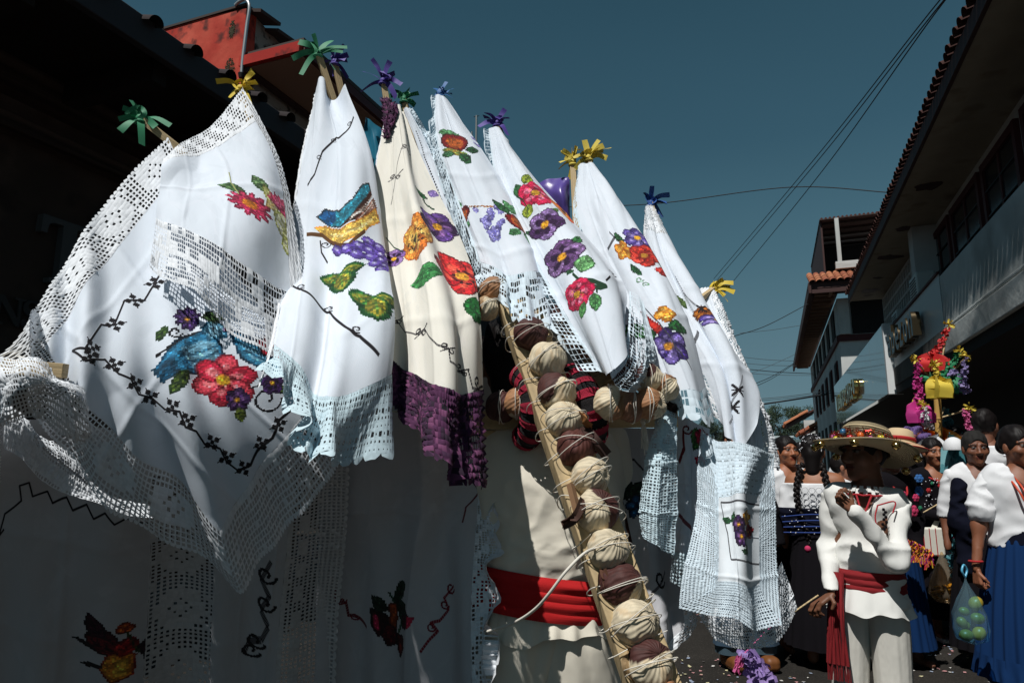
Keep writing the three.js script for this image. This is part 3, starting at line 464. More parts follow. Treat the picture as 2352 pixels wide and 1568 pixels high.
  for (const k of o.extra ?? []) { const s2 = surface(k); mesh('crochet_border', crochet(s2, (a, b) => [a, b], k.n, k.m, k), yarns[k.yarn ?? 'white'], g); }
  return g;
}
{ // ---- the cloths, from the left ----
  const K = '#141016', GR = '#2f6b3a', DG = '#173a24';
  const cross = (P, x, y, s, tx, ty, col = K) => P.motif(x, y, s, tx, ty, 17, (c) => { c.fillStyle = col; c.fillRect(-.14, -.14, .28, .28); for (const [a, b] of [[-1, 0], [1, 0], [0, 1], [0, -1]]) { c.save(); c.translate(a * .5, b * .5); c.rotate(.785); c.fillRect(-.24, -.24, .48, .48); c.restore(); c.fillRect(a * .9 - .07, b * .9 - .07, .14, .14); } });
  const scroll = (P, x, y, s, tx, ty, col = K) => P.motif(x, y, s, tx, ty, 22, (c) => { D.curl(c, -.35, -.3, .4, 1.5, col, .13); D.curl(c, .4, .25, .4, -1.5, col, .13, -1); D.vine(c, [[-.9, .5], [0, .05], [.9, -.4]], col, .12); });
  cloth({ label: 'largest white cloth with blue birds, a red flower and a black cross stitch chain', tex: [1024, 1024], nu: 130, nv: 130, tip: .3,
    rows: [[[388, 318, 1.75], [480, 520, 1.62], [640, 760, 1.5], [830, 960, 1.56]], [[245, 470, 1.5], [380, 640, 1.45], [540, 850, 1.42], [760, 1075, 1.54]], [[118, 655, 1.3], [240, 800, 1.29], [430, 990, 1.36], [655, 1215, 1.53]], [[6, 830, 1.2], [105, 985, 1.26], [300, 1182, 1.39], [545, 1332, 1.53]]],
    folds: [[2.2, -2.2, .026, .5, 1.8], [4.4, -4.6, .02, 2, 2.2], [0, 1.3, .006, .4, 0]], creases: .005,
    lace: [{ side: 'l', w: .13, n: 58, m: 9, filled: PAT.rose, every: 1, scallop: .75 }, { side: 'b', w: .17, n: 62, m: 13, open: .64, filled: (i, j) => PAT.rose(i, j) === true && j > 2 && j < 9, every: 1, scallop: .7 }, { side: 'r', w: .14, n: 58, m: 10, open: .64, filled: (i, j) => j === 0 || hash(i, j, 8) > .94, every: 1, scallop: .8 }],
    paint(P) {
      const chain = [[372, 620], [330, 690], [285, 690], [262, 745], [232, 745], [195, 800], [165, 805], [196, 828], [240, 825], [272, 858], [300, 870], [318, 905], [350, 915], [378, 940], [412, 945], [425, 980], [450, 990], [470, 1020], [505, 1030], [520, 1060], [545, 1080], [575, 1068], [590, 1035], [625, 1005], [640, 965], [668, 940]];
      P.line(chain, K, .005);
      [[355, 650], [308, 690], [262, 745], [213, 800], [205, 818], [262, 838], [310, 880], [345, 912], [395, 935], [430, 965], [487, 1015], [520, 1050], [560, 1075], [600, 1018], [640, 975]].forEach(([x, y]) => cross(P, x, y, .04, x - 30, y - 60));
      P.motif(500, 812, .245, 470, 560, 84, (c) => {
        D.blob(c, [[-.95, .1], [-.7, -.25], [-.3, -.45], [.02, -.35], [.1, .1], [-.1, .38], [-.6, .3]], '#2f7fa8', '#0f3a55'); D.blob(c, [[-.6, -.1], [-.25, -.3], [.0, -.2], [.02, .2], [-.4, .25]], '#7db7d2'); D.blob(c, [[-1, .05], [-.72, .0], [-.66, .32], [-.86, .38]], '#1d5474'); D.vine(c, [[-.6, .15], [-.2, .05], [.02, -.05]], '#14506f', .04); D.vine(c, [[-.5, .0], [-.15, -.1], [.02, -.15]], '#14506f', .04);
        D.blob(c, [[-.22, -.5], [-.05, -.62], [.14, -.52], [.16, -.3], [-.1, -.28]], '#86bcd4', '#1c5a78'); c.fillStyle = K; c.fillRect(-.06, -.5, .05, .05); c.fillStyle = '#d0304a'; c.fillRect(.14, -.48, .12, .05);
        D.blob(c, [[.22, -.45], [.5, -.3], [.85, .0], [.98, .42], [.7, .4], [.35, .1]], '#3483a8', '#0f3a55'); D.blob(c, [[.35, -.2], [.6, -.1], [.8, .2], [.5, .12]], '#79b1cc'); D.vine(c, [[.4, -.05], [.7, .12], [.9, .34]], '#14506f', .05);
        D.flower(c, -.45, -.72, .2, 9, '#5c3b8c', '#8a63b8', '#f0b030', '#2a1440'); D.leaf(c, -.2, -.72, .36, 1.75, '#46702c', '#1d2e12'); D.leaf(c, -.5, .3, .42, -2.4, '#7f9a38', '#24401c'); D.leaf(c, .55, .55, .42, 2, '#7f9a38', '#24401c');
        D.flower(c, .85, -.2, .22, 5, '#c3203a', '#8a1020', '#f0a020', '#4a0812'); D.flower(c, .02, .5, .46, 6, ['#ee4a5c', '#c61f3c'], '#ff8086', '#f0b428', '#7a0c20', .3, 1.15);
        D.leaf(c, -.88, -.42, .2, .3, '#8aa83c', '#24401c', .5); D.curl(c, -.66, -.44, .12, 0, K, .035); D.vine(c, [[-.92, -.15], [-.7, -.2], [-.5, -.35], [-.3, -.45]], K, .04);
      });
      P.motif(540, 930, .1, 510, 700, 36, (c) => { D.pansy(c, .1, -.2, .45, '#3a1a55', '#3b1d4d', 2.8); D.leaf(c, .12, .1, .6, 3.1, '#8a9a30', '#20301a', .5); });
      P.motif(612, 915, .08, 590, 700, 30, (c) => { D.curl(c, 0, 0, .8, 0, K, .09); D.vine(c, [[-.9, -.6], [.3, -.9], [.8, -.2]], K, .07); });
      P.motif(625, 880, .05, 600, 700, 20, (c) => D.pansy(c, 0, 0, .9, '#3a1a55', '#4a2a68'));
    } });
  cloth({ label: 'white cloth with pink lilies hung under the yellow bow at the left', tex: [640, 768], nu: 80, nv: 90,
    rows: [[[378, 372, 1.66], [436, 322, 1.74], [500, 272, 1.84], [556, 214, 1.98]], [[368, 410, 1.57], [462, 405, 1.62], [568, 395, 1.7], [652, 400, 1.82]], [[362, 465, 1.47], [446, 520, 1.47], [560, 600, 1.5], [702, 640, 1.62]], [[356, 592, 1.38], [438, 680, 1.4], [556, 762, 1.42], [690, 832, 1.48]]],
    folds: [[1.1, .6, .022, 1.4, .3], [2.3, -.6, .008, .3, .7]], creases: .006,
    lace: [{ side: 't', w: .13, n: 42, m: 8, filled: PAT.check, every: 1, scallop: .5 }, { side: 'b', w: .3, n: 56, m: 13, filled: PAT.rows, open: .7, every: 1, scallop: .5 }, { side: 'r', w: .06, n: 50, m: 3, filled: PAT.none, every: 1, scallop: .6 }],
    paint(P) {
      P.motif(612, 470, .2, 640, 250, 76, (c) => {
        D.leaf(c, -.05, -.35, .6, -.5, '#7fa06a', '#3a5c34', .3); D.leaf(c, -.4, -.05, .62, -1.25, '#6f9458', '#2f5230', .3); D.leaf(c, .3, .1, .8, -.55, '#d9dba0', '#9a9a50', .2); D.leaf(c, .45, .45, .75, .1, '#eef0d0', '#b8bc60', .5); D.leaf(c, .0, .05, .6, .6, '#f2efd2', '#c8a860', .2); D.leaf(c, .5, .35, .6, 2.6, '#f0f0c8', '#9aa040', .4);
        D.flower(c, -.3, .3, .42, 12, '#e0426c', '#c02050', '#a0501c', '#8a1438', 0, .85); c.beginPath(); c.arc(-.3, .3, .15, 0, 7); c.fillStyle = '#c8721c'; c.fill();
        for (let k = 0; k < 9; k++) D.petal(c, .42, -.25, .4, .055, -1.4 + k * .35, '#ef5a80', '#ff9fb4', '#b02050');
      });
      P.line([[525, 395], [530, 420], [548, 445]], '#a8ac70', .003);
    } });
  cloth({ label: 'narrow white cloth with a hummingbird, purple grapes and pale blue crochet hem', tex: [640, 1024], nu: 90, nv: 110,
    rows: [[[720, 212, 2.16], [738, 180, 2.14], [764, 226, 2.15], [797, 196, 2.12]], [[694, 360, 2.02], [736, 350, 2.0], [800, 350, 1.96], [850, 360, 2.0]], [[668, 560, 1.84], [722, 560, 1.8], [800, 570, 1.76], [884, 575, 1.84]], [[640, 730, 1.52], [706, 750, 1.47], [790, 790, 1.46], [896, 720, 1.62]], [[604, 868, 1.32], [676, 950, 1.28], [750, 1040, 1.28], [866, 1045, 1.45]]],
    folds: [[1.5, 0, .022, -.6, .35], [3.2, .1, .007, 1, .6]], creases: .005,
    lace: [{ side: 'b', w: .125, n: 76, m: 10, yarn: 'blue', filled: PAT.dense, open: .5, lump: .0014, ruffle: .026, waves: 3.2, every: 4, scallop: .8 }, { side: 'l', w: .035, n: 60, m: 2, filled: PAT.solid, every: 2, scallop: .9, lump: .002 }],
    paint(P) {
      P.motif(792, 482, .215, 770, 250, 80, (c) => {
        D.blob(c, [[-.75, -.05], [-.55, -.3], [-.15, -.1], [.2, -.2], [.5, -.62], [.72, -.66], [.75, -.45], [.4, -.05], [.1, .3], [-.15, .38], [-.5, .2]], '#2f8ca4', '#2a1812'); D.blob(c, [[-.72, -.1], [-.55, -.28], [-.3, -.15], [-.3, .1], [-.55, .18]], '#175a94'); D.blob(c, [[-.2, .36], [.1, .26], [.35, -.05], [.7, -.42], [.76, -.34], [.45, .1], [.2, .4]], '#3a1a10');
        c.strokeStyle = '#f2eae0'; c.lineWidth = .035; for (let k = 0; k < 6; k++) { c.beginPath(); c.moveTo(.05 + k * .02, .38 - k * .03); c.lineTo(.78, -.3 + k * .09); c.setLineDash([.06, .05]); c.stroke(); } c.setLineDash([]); D.blob(c, [[.2, .4], [.5, .1], [.78, -.2], [.78, .1], [.3, .46]], '#efe6dc', '#6a2a18'); c.strokeStyle = '#5a2414'; c.lineWidth = .03; for (let k = 0; k < 5; k++) { c.beginPath(); c.moveTo(.25 + k * .08, .42 - k * .05); c.lineTo(.8, -.12 + k * .07); c.stroke(); }
        D.blob(c, [[-.85, .3], [-.6, .2], [-.2, .45], [.2, .45], [.75, .12], [.82, .5], [.5, .62], [.15, .92], [-.25, .92], [-.55, .6]], '#f2c45c', '#e08a2c'); D.vine(c, [[-.5, .45], [-.15, .68], [.2, .68], [.6, .4]], '#f8dc8c', .08);
      });
      P.line([[704, 538], [740, 540], [760, 556], [800, 562], [838, 530]], '#5a3a1c', .007);
      P.line([[735, 552], [738, 580], [752, 604]], K, .004); P.motif(748, 562, .03, 748, 500, 16, (c) => D.curl(c, 0, 0, .8, 0, K, .16));
      P.motif(828, 580, .145, 815, 420, 60, (c) => { [[-.7, -.05], [-.35, -.1], [.0, -.3], [.3, -.65], [.62, -.55], [.3, -.25], [.65, -.1], [-.1, .1], [.3, .1], [.62, .25], [.4, .5], [.7, .62], [.55, .9]].forEach(([x, y]) => D.grape(c, x, y, .21, '#6a52b4', '#43307e')); });
      const gl = (x, y, s, tx, ty) => P.motif(x, y, s, tx, ty, 40, (c) => { for (const [x, y, l, a] of [[0, -.2, .8, -1.8], [0, -.2, .75, 1.7], [0, -.2, 1.05, 3.1]]) { D.leaf(c, x, y, l * 1.12, a, '#0f4a24', '#0f4a24', .56); D.leaf(c, x, y, l, a, '#a89a34', '#14602c', .42); } });
      gl(782, 636, .12, 770, 500); gl(860, 690, .12, 850, 520);
      P.line([[666, 654], [688, 664], [745, 714], [760, 720], [808, 760], [826, 772], [870, 816]], K, .0042);
      [[692, 656], [756, 708], [820, 756]].forEach(([x, y]) => P.motif(x, y, .026, x, y - 60, 14, (c) => D.curl(c, 0, 0, .8, 1, K, .2)));
      P.line([[812, 268], [803, 292], [770, 318], [740, 348], [722, 400], [706, 425]], K, .0042); [[803, 283], [768, 322], [733, 360]].forEach(([x, y]) => P.motif(x, y, .02, x, y - 60, 12, (c) => D.curl(c, 0, 0, .8, 1, K, .22)));
    } });
  const vineCream = [[888, 733], [915, 742], [930, 762], [955, 768], [975, 755], [985, 772], [1005, 792], [1030, 800], [1034, 830], [1050, 850], [1068, 858]];
  cloth({ label: 'cream cloth with an orange poppy and a shaggy purple crochet hem', base: '#e9e5da', tex: [640, 1024], nu: 90, nv: 110,
    rows: [[[893, 248, 2.2], [904, 242, 2.18], [916, 244, 2.19], [928, 254, 2.21]], [[868, 400, 2.06], [905, 385, 2.02], [940, 380, 2.05], [978, 372, 2.1]], [[870, 570, 1.9], [930, 575, 1.86], [1000, 580, 1.83], [1074, 572, 1.92]], [[872, 730, 1.72], [950, 760, 1.65], [1040, 770, 1.6], [1112, 745, 1.74]], [[868, 880, 1.58], [960, 990, 1.52], [1044, 1090, 1.48], [1126, 1105, 1.64]]],
    folds: [[1.6, 0, .02, 2.2, .3], [3.4, .2, .01, .2, .9]], creases: .006,
    lace: [{ side: 'b', w: .135, n: 84, m: 12, yarn: 'purple', colors: plums, filled: (i, j) => hash(i >> 1, j >> 1, 6) > .2 ? true : .6, lump: .005, ruffle: .02, waves: 2.6, every: 3, scallop: .9 }, { side: 'l', w: .02, n: 60, m: 1, filled: PAT.solid, every: 2, scallop: .4 }],
    extra: [{ rows: [[[878, 230, 2.2], [890, 225, 2.19], [905, 248, 2.19]], [[880, 262, 2.15], [895, 262, 2.14], [915, 256, 2.15]], [[882, 320, 2.1], [886, 318, 2.1], [892, 316, 2.1]]], n: 8, m: 22, yarn: 'purple', colors: plums, filled: PAT.solid, lump: .008, scallop: 0 }],
    paint(P) {
      P.motif(953, 545, .165, 935, 350, 70, (c) => { D.flower(c, 0, .05, .72, 5, ['#f2943c', '#f5b050', '#ee8030'], '#f8c468', '#f6d468', '#c8601c', .3, 1.3); for (let k = 0; k < 26; k++) { c.fillStyle = K; const a = k * 2.4, r = .12 + .3 * hash(k, 2, 2); c.fillRect(Math.cos(a) * r - .2 * (k % 2), Math.sin(a) * r * .7 + .05, .09, .06); } });
      P.motif(1010, 520, .13, 990, 350, 56, (c) => { D.pansy(c, -.1, .05, .75, '#6a4698', '#3b1d4d', .3); });
      P.motif(985, 455, .09, 985, 300, 40, (c) => { D.leaf(c, -.1, .1, .9, -1.2, GR, DG); D.leaf(c, .1, -.2, .7, .3, '#9a86c0', '#6a50a0', .5); D.vine(c, [[-.4, .0], [-.2, .6], [.3, .9]], DG, .09); });
      P.motif(975, 625, .1, 970, 450, 44, (c) => { D.leaf(c, .75, .1, 1.6, -1.5, '#3f8c4c', '#1d5a30', .5); D.leaf(c, .95, .2, .6, 1.2, DG, K); });
      P.motif(1062, 635, .15, 1040, 450, 60, (c) => { D.flower(c, 0, 0, .85, 5, ['#e02c30', '#c01c28'], '#ff5a48', '#f0a838', '#4a0a10', .6, 1.2); for (let k = 0; k < 12; k++) { c.fillStyle = K; c.fillRect(Math.cos(k * 2.4) * .3, Math.sin(k * 2.4) * .3, .1, .08); } });
      P.motif(1088, 705, .09, 1080, 500, 40, (c) => { D.leaf(c, 0, .9, 1.8, .1, '#1f7a34', '#0c3016', .4); });
      P.motif(905, 595, .06, 905, 400, 30, (c) => D.pansy(c, 0, 0, .9, '#a884c8', '#8a64b0'));
      P.line(vineCream, K, .0042, [5, 1.5]); [[910, 735], [968, 762], [1030, 800], [1060, 850]].forEach(([x, y]) => scroll(P, x, y, .04, x, y - 60));
      scroll(P, 1100, 890, .055, 1100, 700); P.line([[1075, 850], [1085, 890], [1110, 905], [1120, 940]], K, .0042, [5, 1.5]); P.line([[1108, 830], [1118, 860], [1116, 900]], K, .004, [5, 1.5]);
      scroll(P, 935, 340, .035, 935, 200); P.line([[925, 330], [912, 380], [905, 430], [898, 470]], K, .004, [5, 2]); scroll(P, 908, 405, .035, 905, 250);
      P.line([[886, 545], [905, 568], [925, 580]], DG, .004);
    } });
  cloth({ label: 'slim lace edged white cloth squeezed between the cream cloth and the fruit cloth', tex: [256, 512], nu: 30, nv: 70,
    rows: [[[926, 250, 2.24], [935, 247, 2.24], [945, 254, 2.24]], [[960, 340, 2.2], [980, 330, 2.2], [1000, 330, 2.2]], [[990, 440, 2.15], [1015, 430, 2.12], [1035, 440, 2.14]], [[1040, 580, 2.06], [1062, 575, 2.0], [1085, 580, 2.04]]],
    folds: [[1, 0, .01, 0, .5]], lace: [{ side: 'r', w: .45, n: 50, m: 7, yarn: 'sky', filled: (i, j) => hash(i >> 1, j, 3) > .5, open: .66, lump: .004, every: 3, scallop: .8, ruffle: .012, waves: 5 }], paint(P) { P.line([[955, 300], [975, 360], [1010, 450], [1040, 540]], K, .003, [6, 4]); } });
  cloth({ label: 'white cloth with red apples and lilac grapes below the light blue bow', tex: [640, 900], nu: 80, nv: 100,
    rows: [[[996, 222, 2.26], [1006, 217, 2.25], [1016, 218, 2.25], [1026, 228, 2.27]], [[990, 320, 2.16], [1024, 322, 2.12], [1066, 330, 2.12], [1098, 335, 2.18]], [[1024, 440, 2.06], [1070, 455, 2.0], [1128, 460, 2.0], [1176, 460, 2.08]], [[1070, 570, 1.96], [1125, 585, 1.89], [1190, 600, 1.88], [1252, 590, 1.98]], [[1096, 645, 1.9], [1160, 690, 1.8], [1228, 740, 1.78], [1300, 708, 1.92]]],
    folds: [[1.2, .2, .014, 1, .6], [2.4, 0, .007, 3, .8]], creases: .006,
    lace: [{ side: 'l', w: .16, n: 54, m: 5, yarn: 'sky', filled: PAT.fan, open: .76, every: 4, scallop: .8, ruffle: .01 }, { side: 'b', w: .19, n: 44, m: 8, yarn: 'sky', filled: PAT.leafy, open: .68, every: 4, scallop: .9, arc: .18, ruffle: .012, waves: 4 }],
    paint(P) {
      const apple = (c, x, y, r) => { c.beginPath(); c.ellipse(x, y, r, r * .8, .2, 0, 7); c.fillStyle = '#7a1418'; c.fill(); c.beginPath(); c.ellipse(x + r * .05, y + r * .05, r * .68, r * .52, .2, 0, 7); c.fillStyle = '#b85a24'; c.fill(); c.strokeStyle = '#4a0c10'; c.lineWidth = .05; c.beginPath(); c.ellipse(x, y, r, r * .8, .2, 0, 7); c.stroke(); };
      P.motif(1046, 328, .165, 1030, 180, 60, (c) => { D.leaf(c, .2, -.4, .9, -1.5, '#6fae78', '#2f6b3a', .3); apple(c, -.05, -.02, .5); D.leaf(c, -.5, .4, .9, 1.75, '#c07c30', '#6f9a48', .2); D.leaf(c, .15, .5, .6, 2.6, GR, DG); D.leaf(c, -.05, .55, .5, -1.8, '#5fa066', DG); D.leaf(c, .35, .35, .5, 2.0, GR, DG); });
      P.motif(1098, 328, .06, 1060, 250, 30, (c) => { for (let k = 0; k < 12; k++) D.grape(c, (hash(k, 1, 1) - .5) * 1.2, (hash(k, 2, 1) - .5) * 1.4, .22, '#8f86c8', '#6c62ac'); });
      P.motif(1060, 490, .11, 1040, 350, 44, (c) => { apple(c, .05, .15, .55); D.leaf(c, 0, -.3, .6, -.4, '#6fae78', GR); D.leaf(c, .1, .6, .7, 2.8, '#5fa066', GR, .5); });
      P.motif(1122, 515, .13, 1105, 350, 54, (c) => { for (let k = 0; k < 30; k++) { const t = k / 30; D.grape(c, (hash(k, 3, 3) - .5) * (1.5 - t * 1.2) + t * .3, -.75 + t * 1.6, .13, k % 3 ? '#8f8ccc' : '#726cb4', '#5f58a4'); } D.vine(c, [[-.9, -.8], [-.3, -1], [.3, -.8]], '#a8641c', .05); });
      P.motif(1185, 505, .15, 1160, 330, 58, (c) => { apple(c, .1, .1, .44); D.leaf(c, -.2, -.15, .7, -1, GR, DG); D.leaf(c, -.15, -.3, .6, .2, '#6fae78', GR); D.leaf(c, -.05, -.35, .6, -.7, '#6fae78', GR); D.leaf(c, -.1, -.1, .6, 1.6, '#c07c30', '#8a4a18', .2); D.leaf(c, .3, .45, .6, 2.4, '#6fae78', GR); D.leaf(c, .1, .5, .5, -2.7, '#6fae78', GR); D.leaf(c, .45, -.1, .4, .5, '#a8ac3c', '#3a5c1c', .6); });
    } });
  cloth({ label: 'white cloth with crimson poppies and purple pansies hanging over the husk bundles', tex: [720, 1024], nu: 90, nv: 110,
    rows: [[[1116, 300, 2.24], [1132, 290, 2.23], [1146, 294, 2.23], [1156, 312, 2.25]], [[1128, 415, 2.14], [1164, 402, 2.1], [1200, 394, 2.1], [1230, 402, 2.15]], [[1180, 548, 2.0], [1236, 538, 1.94], [1296, 530, 1.93], [1352, 540, 2.02]], [[1250, 700, 1.84], [1312, 682, 1.77], [1378, 660, 1.76], [1442, 650, 1.86]], [[1345, 850, 1.72], [1392, 862, 1.64], [1424, 836, 1.64], [1446, 755, 1.78]]],
    folds: [[1.3, 0, .016, 2.5, .6], [2.8, .2, .007, 0, .9]], creases: .006,
    lace: [{ side: 'l', w: .14, n: 64, m: 5, yarn: 'sky', filled: PAT.fan, open: .84, every: 4, scallop: .9, ruffle: .012, waves: 6 }],
    extra: [{ rows: [[[1446, 668, 1.87], [1462, 676, 1.85], [1478, 692, 1.84]], [[1442, 750, 1.8], [1470, 775, 1.74], [1500, 790, 1.78]], [[1426, 820, 1.72], [1462, 850, 1.64], [1500, 845, 1.76]], [[1398, 852, 1.68], [1424, 896, 1.62], [1468, 888, 1.72]]].map((r) => r), n: 9, m: 30, yarn: 'sky', filled: (i, j) => i < 1 ? true : i > 5 ? (j % 2 ? true : .4) : .84, scallop: 0, ruffle: .01 }],
    paint(P) {
      const poppy = (x, y, s, tx, ty, r) => P.motif(x, y, s, tx, ty, 56, (c) => { D.flower(c, 0, 0, .8, 5, ['#d81f50', '#c81448'], '#f27a98', '#f0b030', '#8a0c30', r, 1.3); for (let k = 0; k < 22; k++) { c.fillStyle = k % 4 ? K : '#f4c040'; const a = k * 2.4, q = .12 + .28 * hash(k, 5, 2); c.fillRect(Math.cos(a) * q, Math.sin(a) * q, .06, .06); } });
      P.motif(1210, 408, .06, 1200, 300, 26, (c) => D.leaf(c, -.2, .8, 1.6, .3, '#8a9a30', '#1f3a18', .4)); P.motif(1190, 435, .06, 1170, 300, 26, (c) => D.leaf(c, 0, .8, 1.5, -.1, GR, DG, .4));
      poppy(1230, 442, .115, 1200, 300, .2);
      P.motif(1294, 482, .105, 1260, 340, 50, (c) => { D.flower(c, 0, 0, .85, 5, ['#e85a20', '#f08a28'], '#f8b048', '#2a1008', '#a82c10', .4, 1.25); });
      P.motif(1251, 516, .11, 1225, 380, 54, (c) => { D.leaf(c, .3, -.5, .6, .9, '#8a9a40', GR); D.leaf(c, -.6, .3, .5, -1, GR, DG); D.pansy(c, 0, 0, .85, '#8d70a8', '#4a2a5c', .5); });
      P.motif(1208, 485, .06, 1195, 380, 26, (c) => D.leaf(c, 0, .8, 1.5, .2, '#9aa838', '#2a4a1c', .5)); P.line([[1185, 450], [1200, 458], [1214, 480]], DG, .004);
      P.motif(1290, 590, .125, 1265, 440, 60, (c) => { D.leaf(c, .45, -.3, .7, .5, '#3c8a44', DG); D.pansy(c, 0, 0, .8, '#6e4a80', '#8a6a9c', .2); D.leaf(c, .1, .8, .4, 2.4, GR, DG); });
      P.motif(1342, 604, .07, 1325, 480, 34, (c) => D.leaf(c, -.3, .8, 1.7, .35, '#74b070', '#153a1c', .5));
      P.line([[1315, 628], [1330, 642], [1365, 646], [1392, 656], [1378, 660], [1340, 655]], DG, .007); P.line([[1371, 656], [1371, 672]], DG, .004);
      P.line([[1392, 644], [1402, 634]], K, .003); P.motif(1407, 626, .03, 1400, 560, 14, (c) => { D.curl(c, 0, 0, .8, 0, K, .2); });
      poppy(1325, 676, .1, 1300, 540, .4); P.motif(1332, 712, .05, 1320, 620, 24, (c) => D.leaf(c, 0, .8, 1.5, .4, '#5fa05a', DG, .4)); P.motif(1366, 692, .065, 1360, 600, 26, (c) => D.leaf(c, 0, -.8, 1.7, 3.1, '#4f8a50', DG, .34));
    } });
  cloth({ label: 'white cloth with violet and red flowers beside the upright stick with the right yellow bow', tex: [640, 900], nu: 80, nv: 100,
    rows: [[[1330, 382, 2.32], [1342, 374, 2.31], [1354, 373, 2.3], [1366, 382, 2.31]], [[1326, 500, 2.22], [1362, 480, 2.16], [1400, 468, 2.16], [1434, 476, 2.22]], [[1372, 650, 2.06], [1424, 630, 1.98], [1476, 614, 2.0], [1526, 618, 2.08]], [[1440, 800, 1.92], [1496, 772, 1.83], [1550, 750, 1.86], [1600, 752, 1.95]], [[1514, 890, 1.84], [1560, 935, 1.75], [1612, 968, 1.78], [1654, 930, 1.89]]],
    folds: [[1.4, .1, .02, 1.2, .4], [2.6, 0, .008, 0, .9]], creases: .007,
    lace: [{ side: 'l', w: .07, n: 70, m: 3, yarn: 'sky', filled: PAT.leafy, open: .7, every: 3, scallop: .8 }, { side: 'b', w: .07, n: 34, m: 3, yarn: 'sky', filled: PAT.leafy, open: .72, every: 3, scallop: .9 }],
    paint(P) {
      const spray = (x, y, s, tx, ty) => P.motif(x, y, s, tx, ty, 76, (c) => { D.leaf(c, -.4, -.1, .45, -.5, GR, DG); D.leaf(c, .5, -.1, .5, 1.2, GR, DG); D.leaf(c, -.3, .6, .5, 2.6, GR, DG, .26); D.leaf(c, .45, .3, .5, 1.9, GR, DG); D.flower(c, -.42, .1, .3, 5, '#f0a038', '#f4b850', '#d87820', '#b8641c'); D.flower(c, .02, -.42, .36, 6, ['#5a4a9c', '#6e5cb0'], '#a090d0', '#f0b030', '#2f2260', 0, 1.1); D.flower(c, .12, .2, .38, 5, ['#e04030', '#ee5544'], '#c02820', '#f0a838', '#8a1414', .4, 1.25); D.flower(c, .55, .72, .18, 4, '#e03a34', '#f06050', '#c01c20', '#8a1414'); });
      spray(1466, 574, .21, 1445, 400);
      P.line([[1400, 533], [1412, 545], [1402, 562], [1396, 572]], K, .004, [5, 2]); P.motif(1478, 648, .045, 1478, 560, 20, (c) => { D.curl(c, -.4, -.4, .4, 0, '#6a9a74', .12); D.curl(c, .3, .3, .4, 2, '#6a9a74', .12); });
      P.motif(1515, 762, .22, 1470, 600, 76, (c) => { D.leaf(c, -.1, .0, .9, -1.5, '#2f7a38', DG, .36); D.leaf(c, .2, -.05, .5, 1.5, '#2f7a38', DG, .4); D.blob(c, [[-.35, -.75], [-.2, -.6], [0, -.2], [.12, .05], [0, .08], [-.25, -.3]], '#d83428', '#8a1414'); D.flower(c, .22, -.42, .22, 4, '#f0a838', '#f4c060', '#d88820', '#b86a1c'); D.flower(c, .1, .42, .42, 6, ['#3f2c78', '#7462ac'], '#8c7cc0', '#f0a030', '#241650', 0, 1.2); });
      P.line([[1470, 690], [1480, 705], [1555, 800], [1590, 850]], '#3a3a42', .0025);
    } });
  cloth({ label: 'white cloth with crochet peak under the dark blue bow against the sky', tex: [512, 900], nu: 70, nv: 100,
    rows: [[[1480, 482, 2.36], [1488, 472, 2.35], [1496, 470, 2.35], [1504, 484, 2.36]], [[1484, 570, 2.28], [1512, 575, 2.22], [1538, 580, 2.22], [1562, 605, 2.28]], [[1540, 730, 2.14], [1580, 725, 2.07], [1615, 720, 2.07], [1652, 775, 2.16]], [[1610, 850, 2.02], [1650, 850, 1.95], [1690, 855, 1.95], [1728, 888, 2.04]], [[1666, 962, 1.94], [1684, 1010, 1.9], [1706, 1024, 1.9], [1736, 945, 1.98]]],
    folds: [[1.5, 0, .022, 0, .5], [2.9, .2, .008, 1, .8]], creases: .006,
    lace: [{ side: 't', w: .15, n: 16, m: 22, filled: PAT.rose, open: .5, scallop: .2 }, { side: 'l', w: .12, n: 56, m: 4, filled: PAT.leafy, open: .6, every: 2, scallop: .7 }],
    paint(P) {
      P.motif(1595, 715, .13, 1560, 560, 50, (c) => { D.leaf(c, -.3, -.3, .8, -.6, '#5f7a3c', '#243a18', .4); D.flower(c, .2, .2, .3, 5, '#b8641c', '#d88830', '#7a3a10', '#4a2008'); D.flower(c, .45, .6, .35, 5, ['#4f3f90', '#8a7ac0'], '#a898d8', '#f0c040', '#241650'); });
      P.line([[1604, 760], [1596, 785], [1578, 790], [1574, 806], [1560, 820]], K, .005, [5, 2]); P.motif(1578, 790, .04, 1590, 740, 18, (c) => { D.curl(c, -.3, 0, .5, 0, K, .16); });
      P.line([[1552, 634], [1578, 690], [1602, 735], [1620, 758]], '#4a4a50', .0025, [4, 4]); P.line([[1572, 675], [1598, 700], [1620, 716], [1630, 724]], K, .0035, [3, 3]); P.motif(1612, 708, .03, 1600, 640, 13, (c) => { D.vine(c, [[-.8, -.8], [.8, .8]], K, .2); D.vine(c, [[-.8, .8], [.8, -.8]], K, .2); D.vine(c, [[0, -.9], [0, .9]], K, .2); });
      P.line([[1706, 862], [1692, 905], [1680, 945], [1676, 972]], K, .0035, [3, 3]); [[1697, 895], [1684, 935]].forEach(([x, y]) => P.motif(x, y, .042, x, y - 60, 13, (c) => { D.vine(c, [[-.8, -.8], [.8, .8]], K, .2); D.vine(c, [[-.8, .8], [.8, -.8]], K, .2); D.vine(c, [[-.9, 0], [.9, 0]], K, .2); }));
    } });
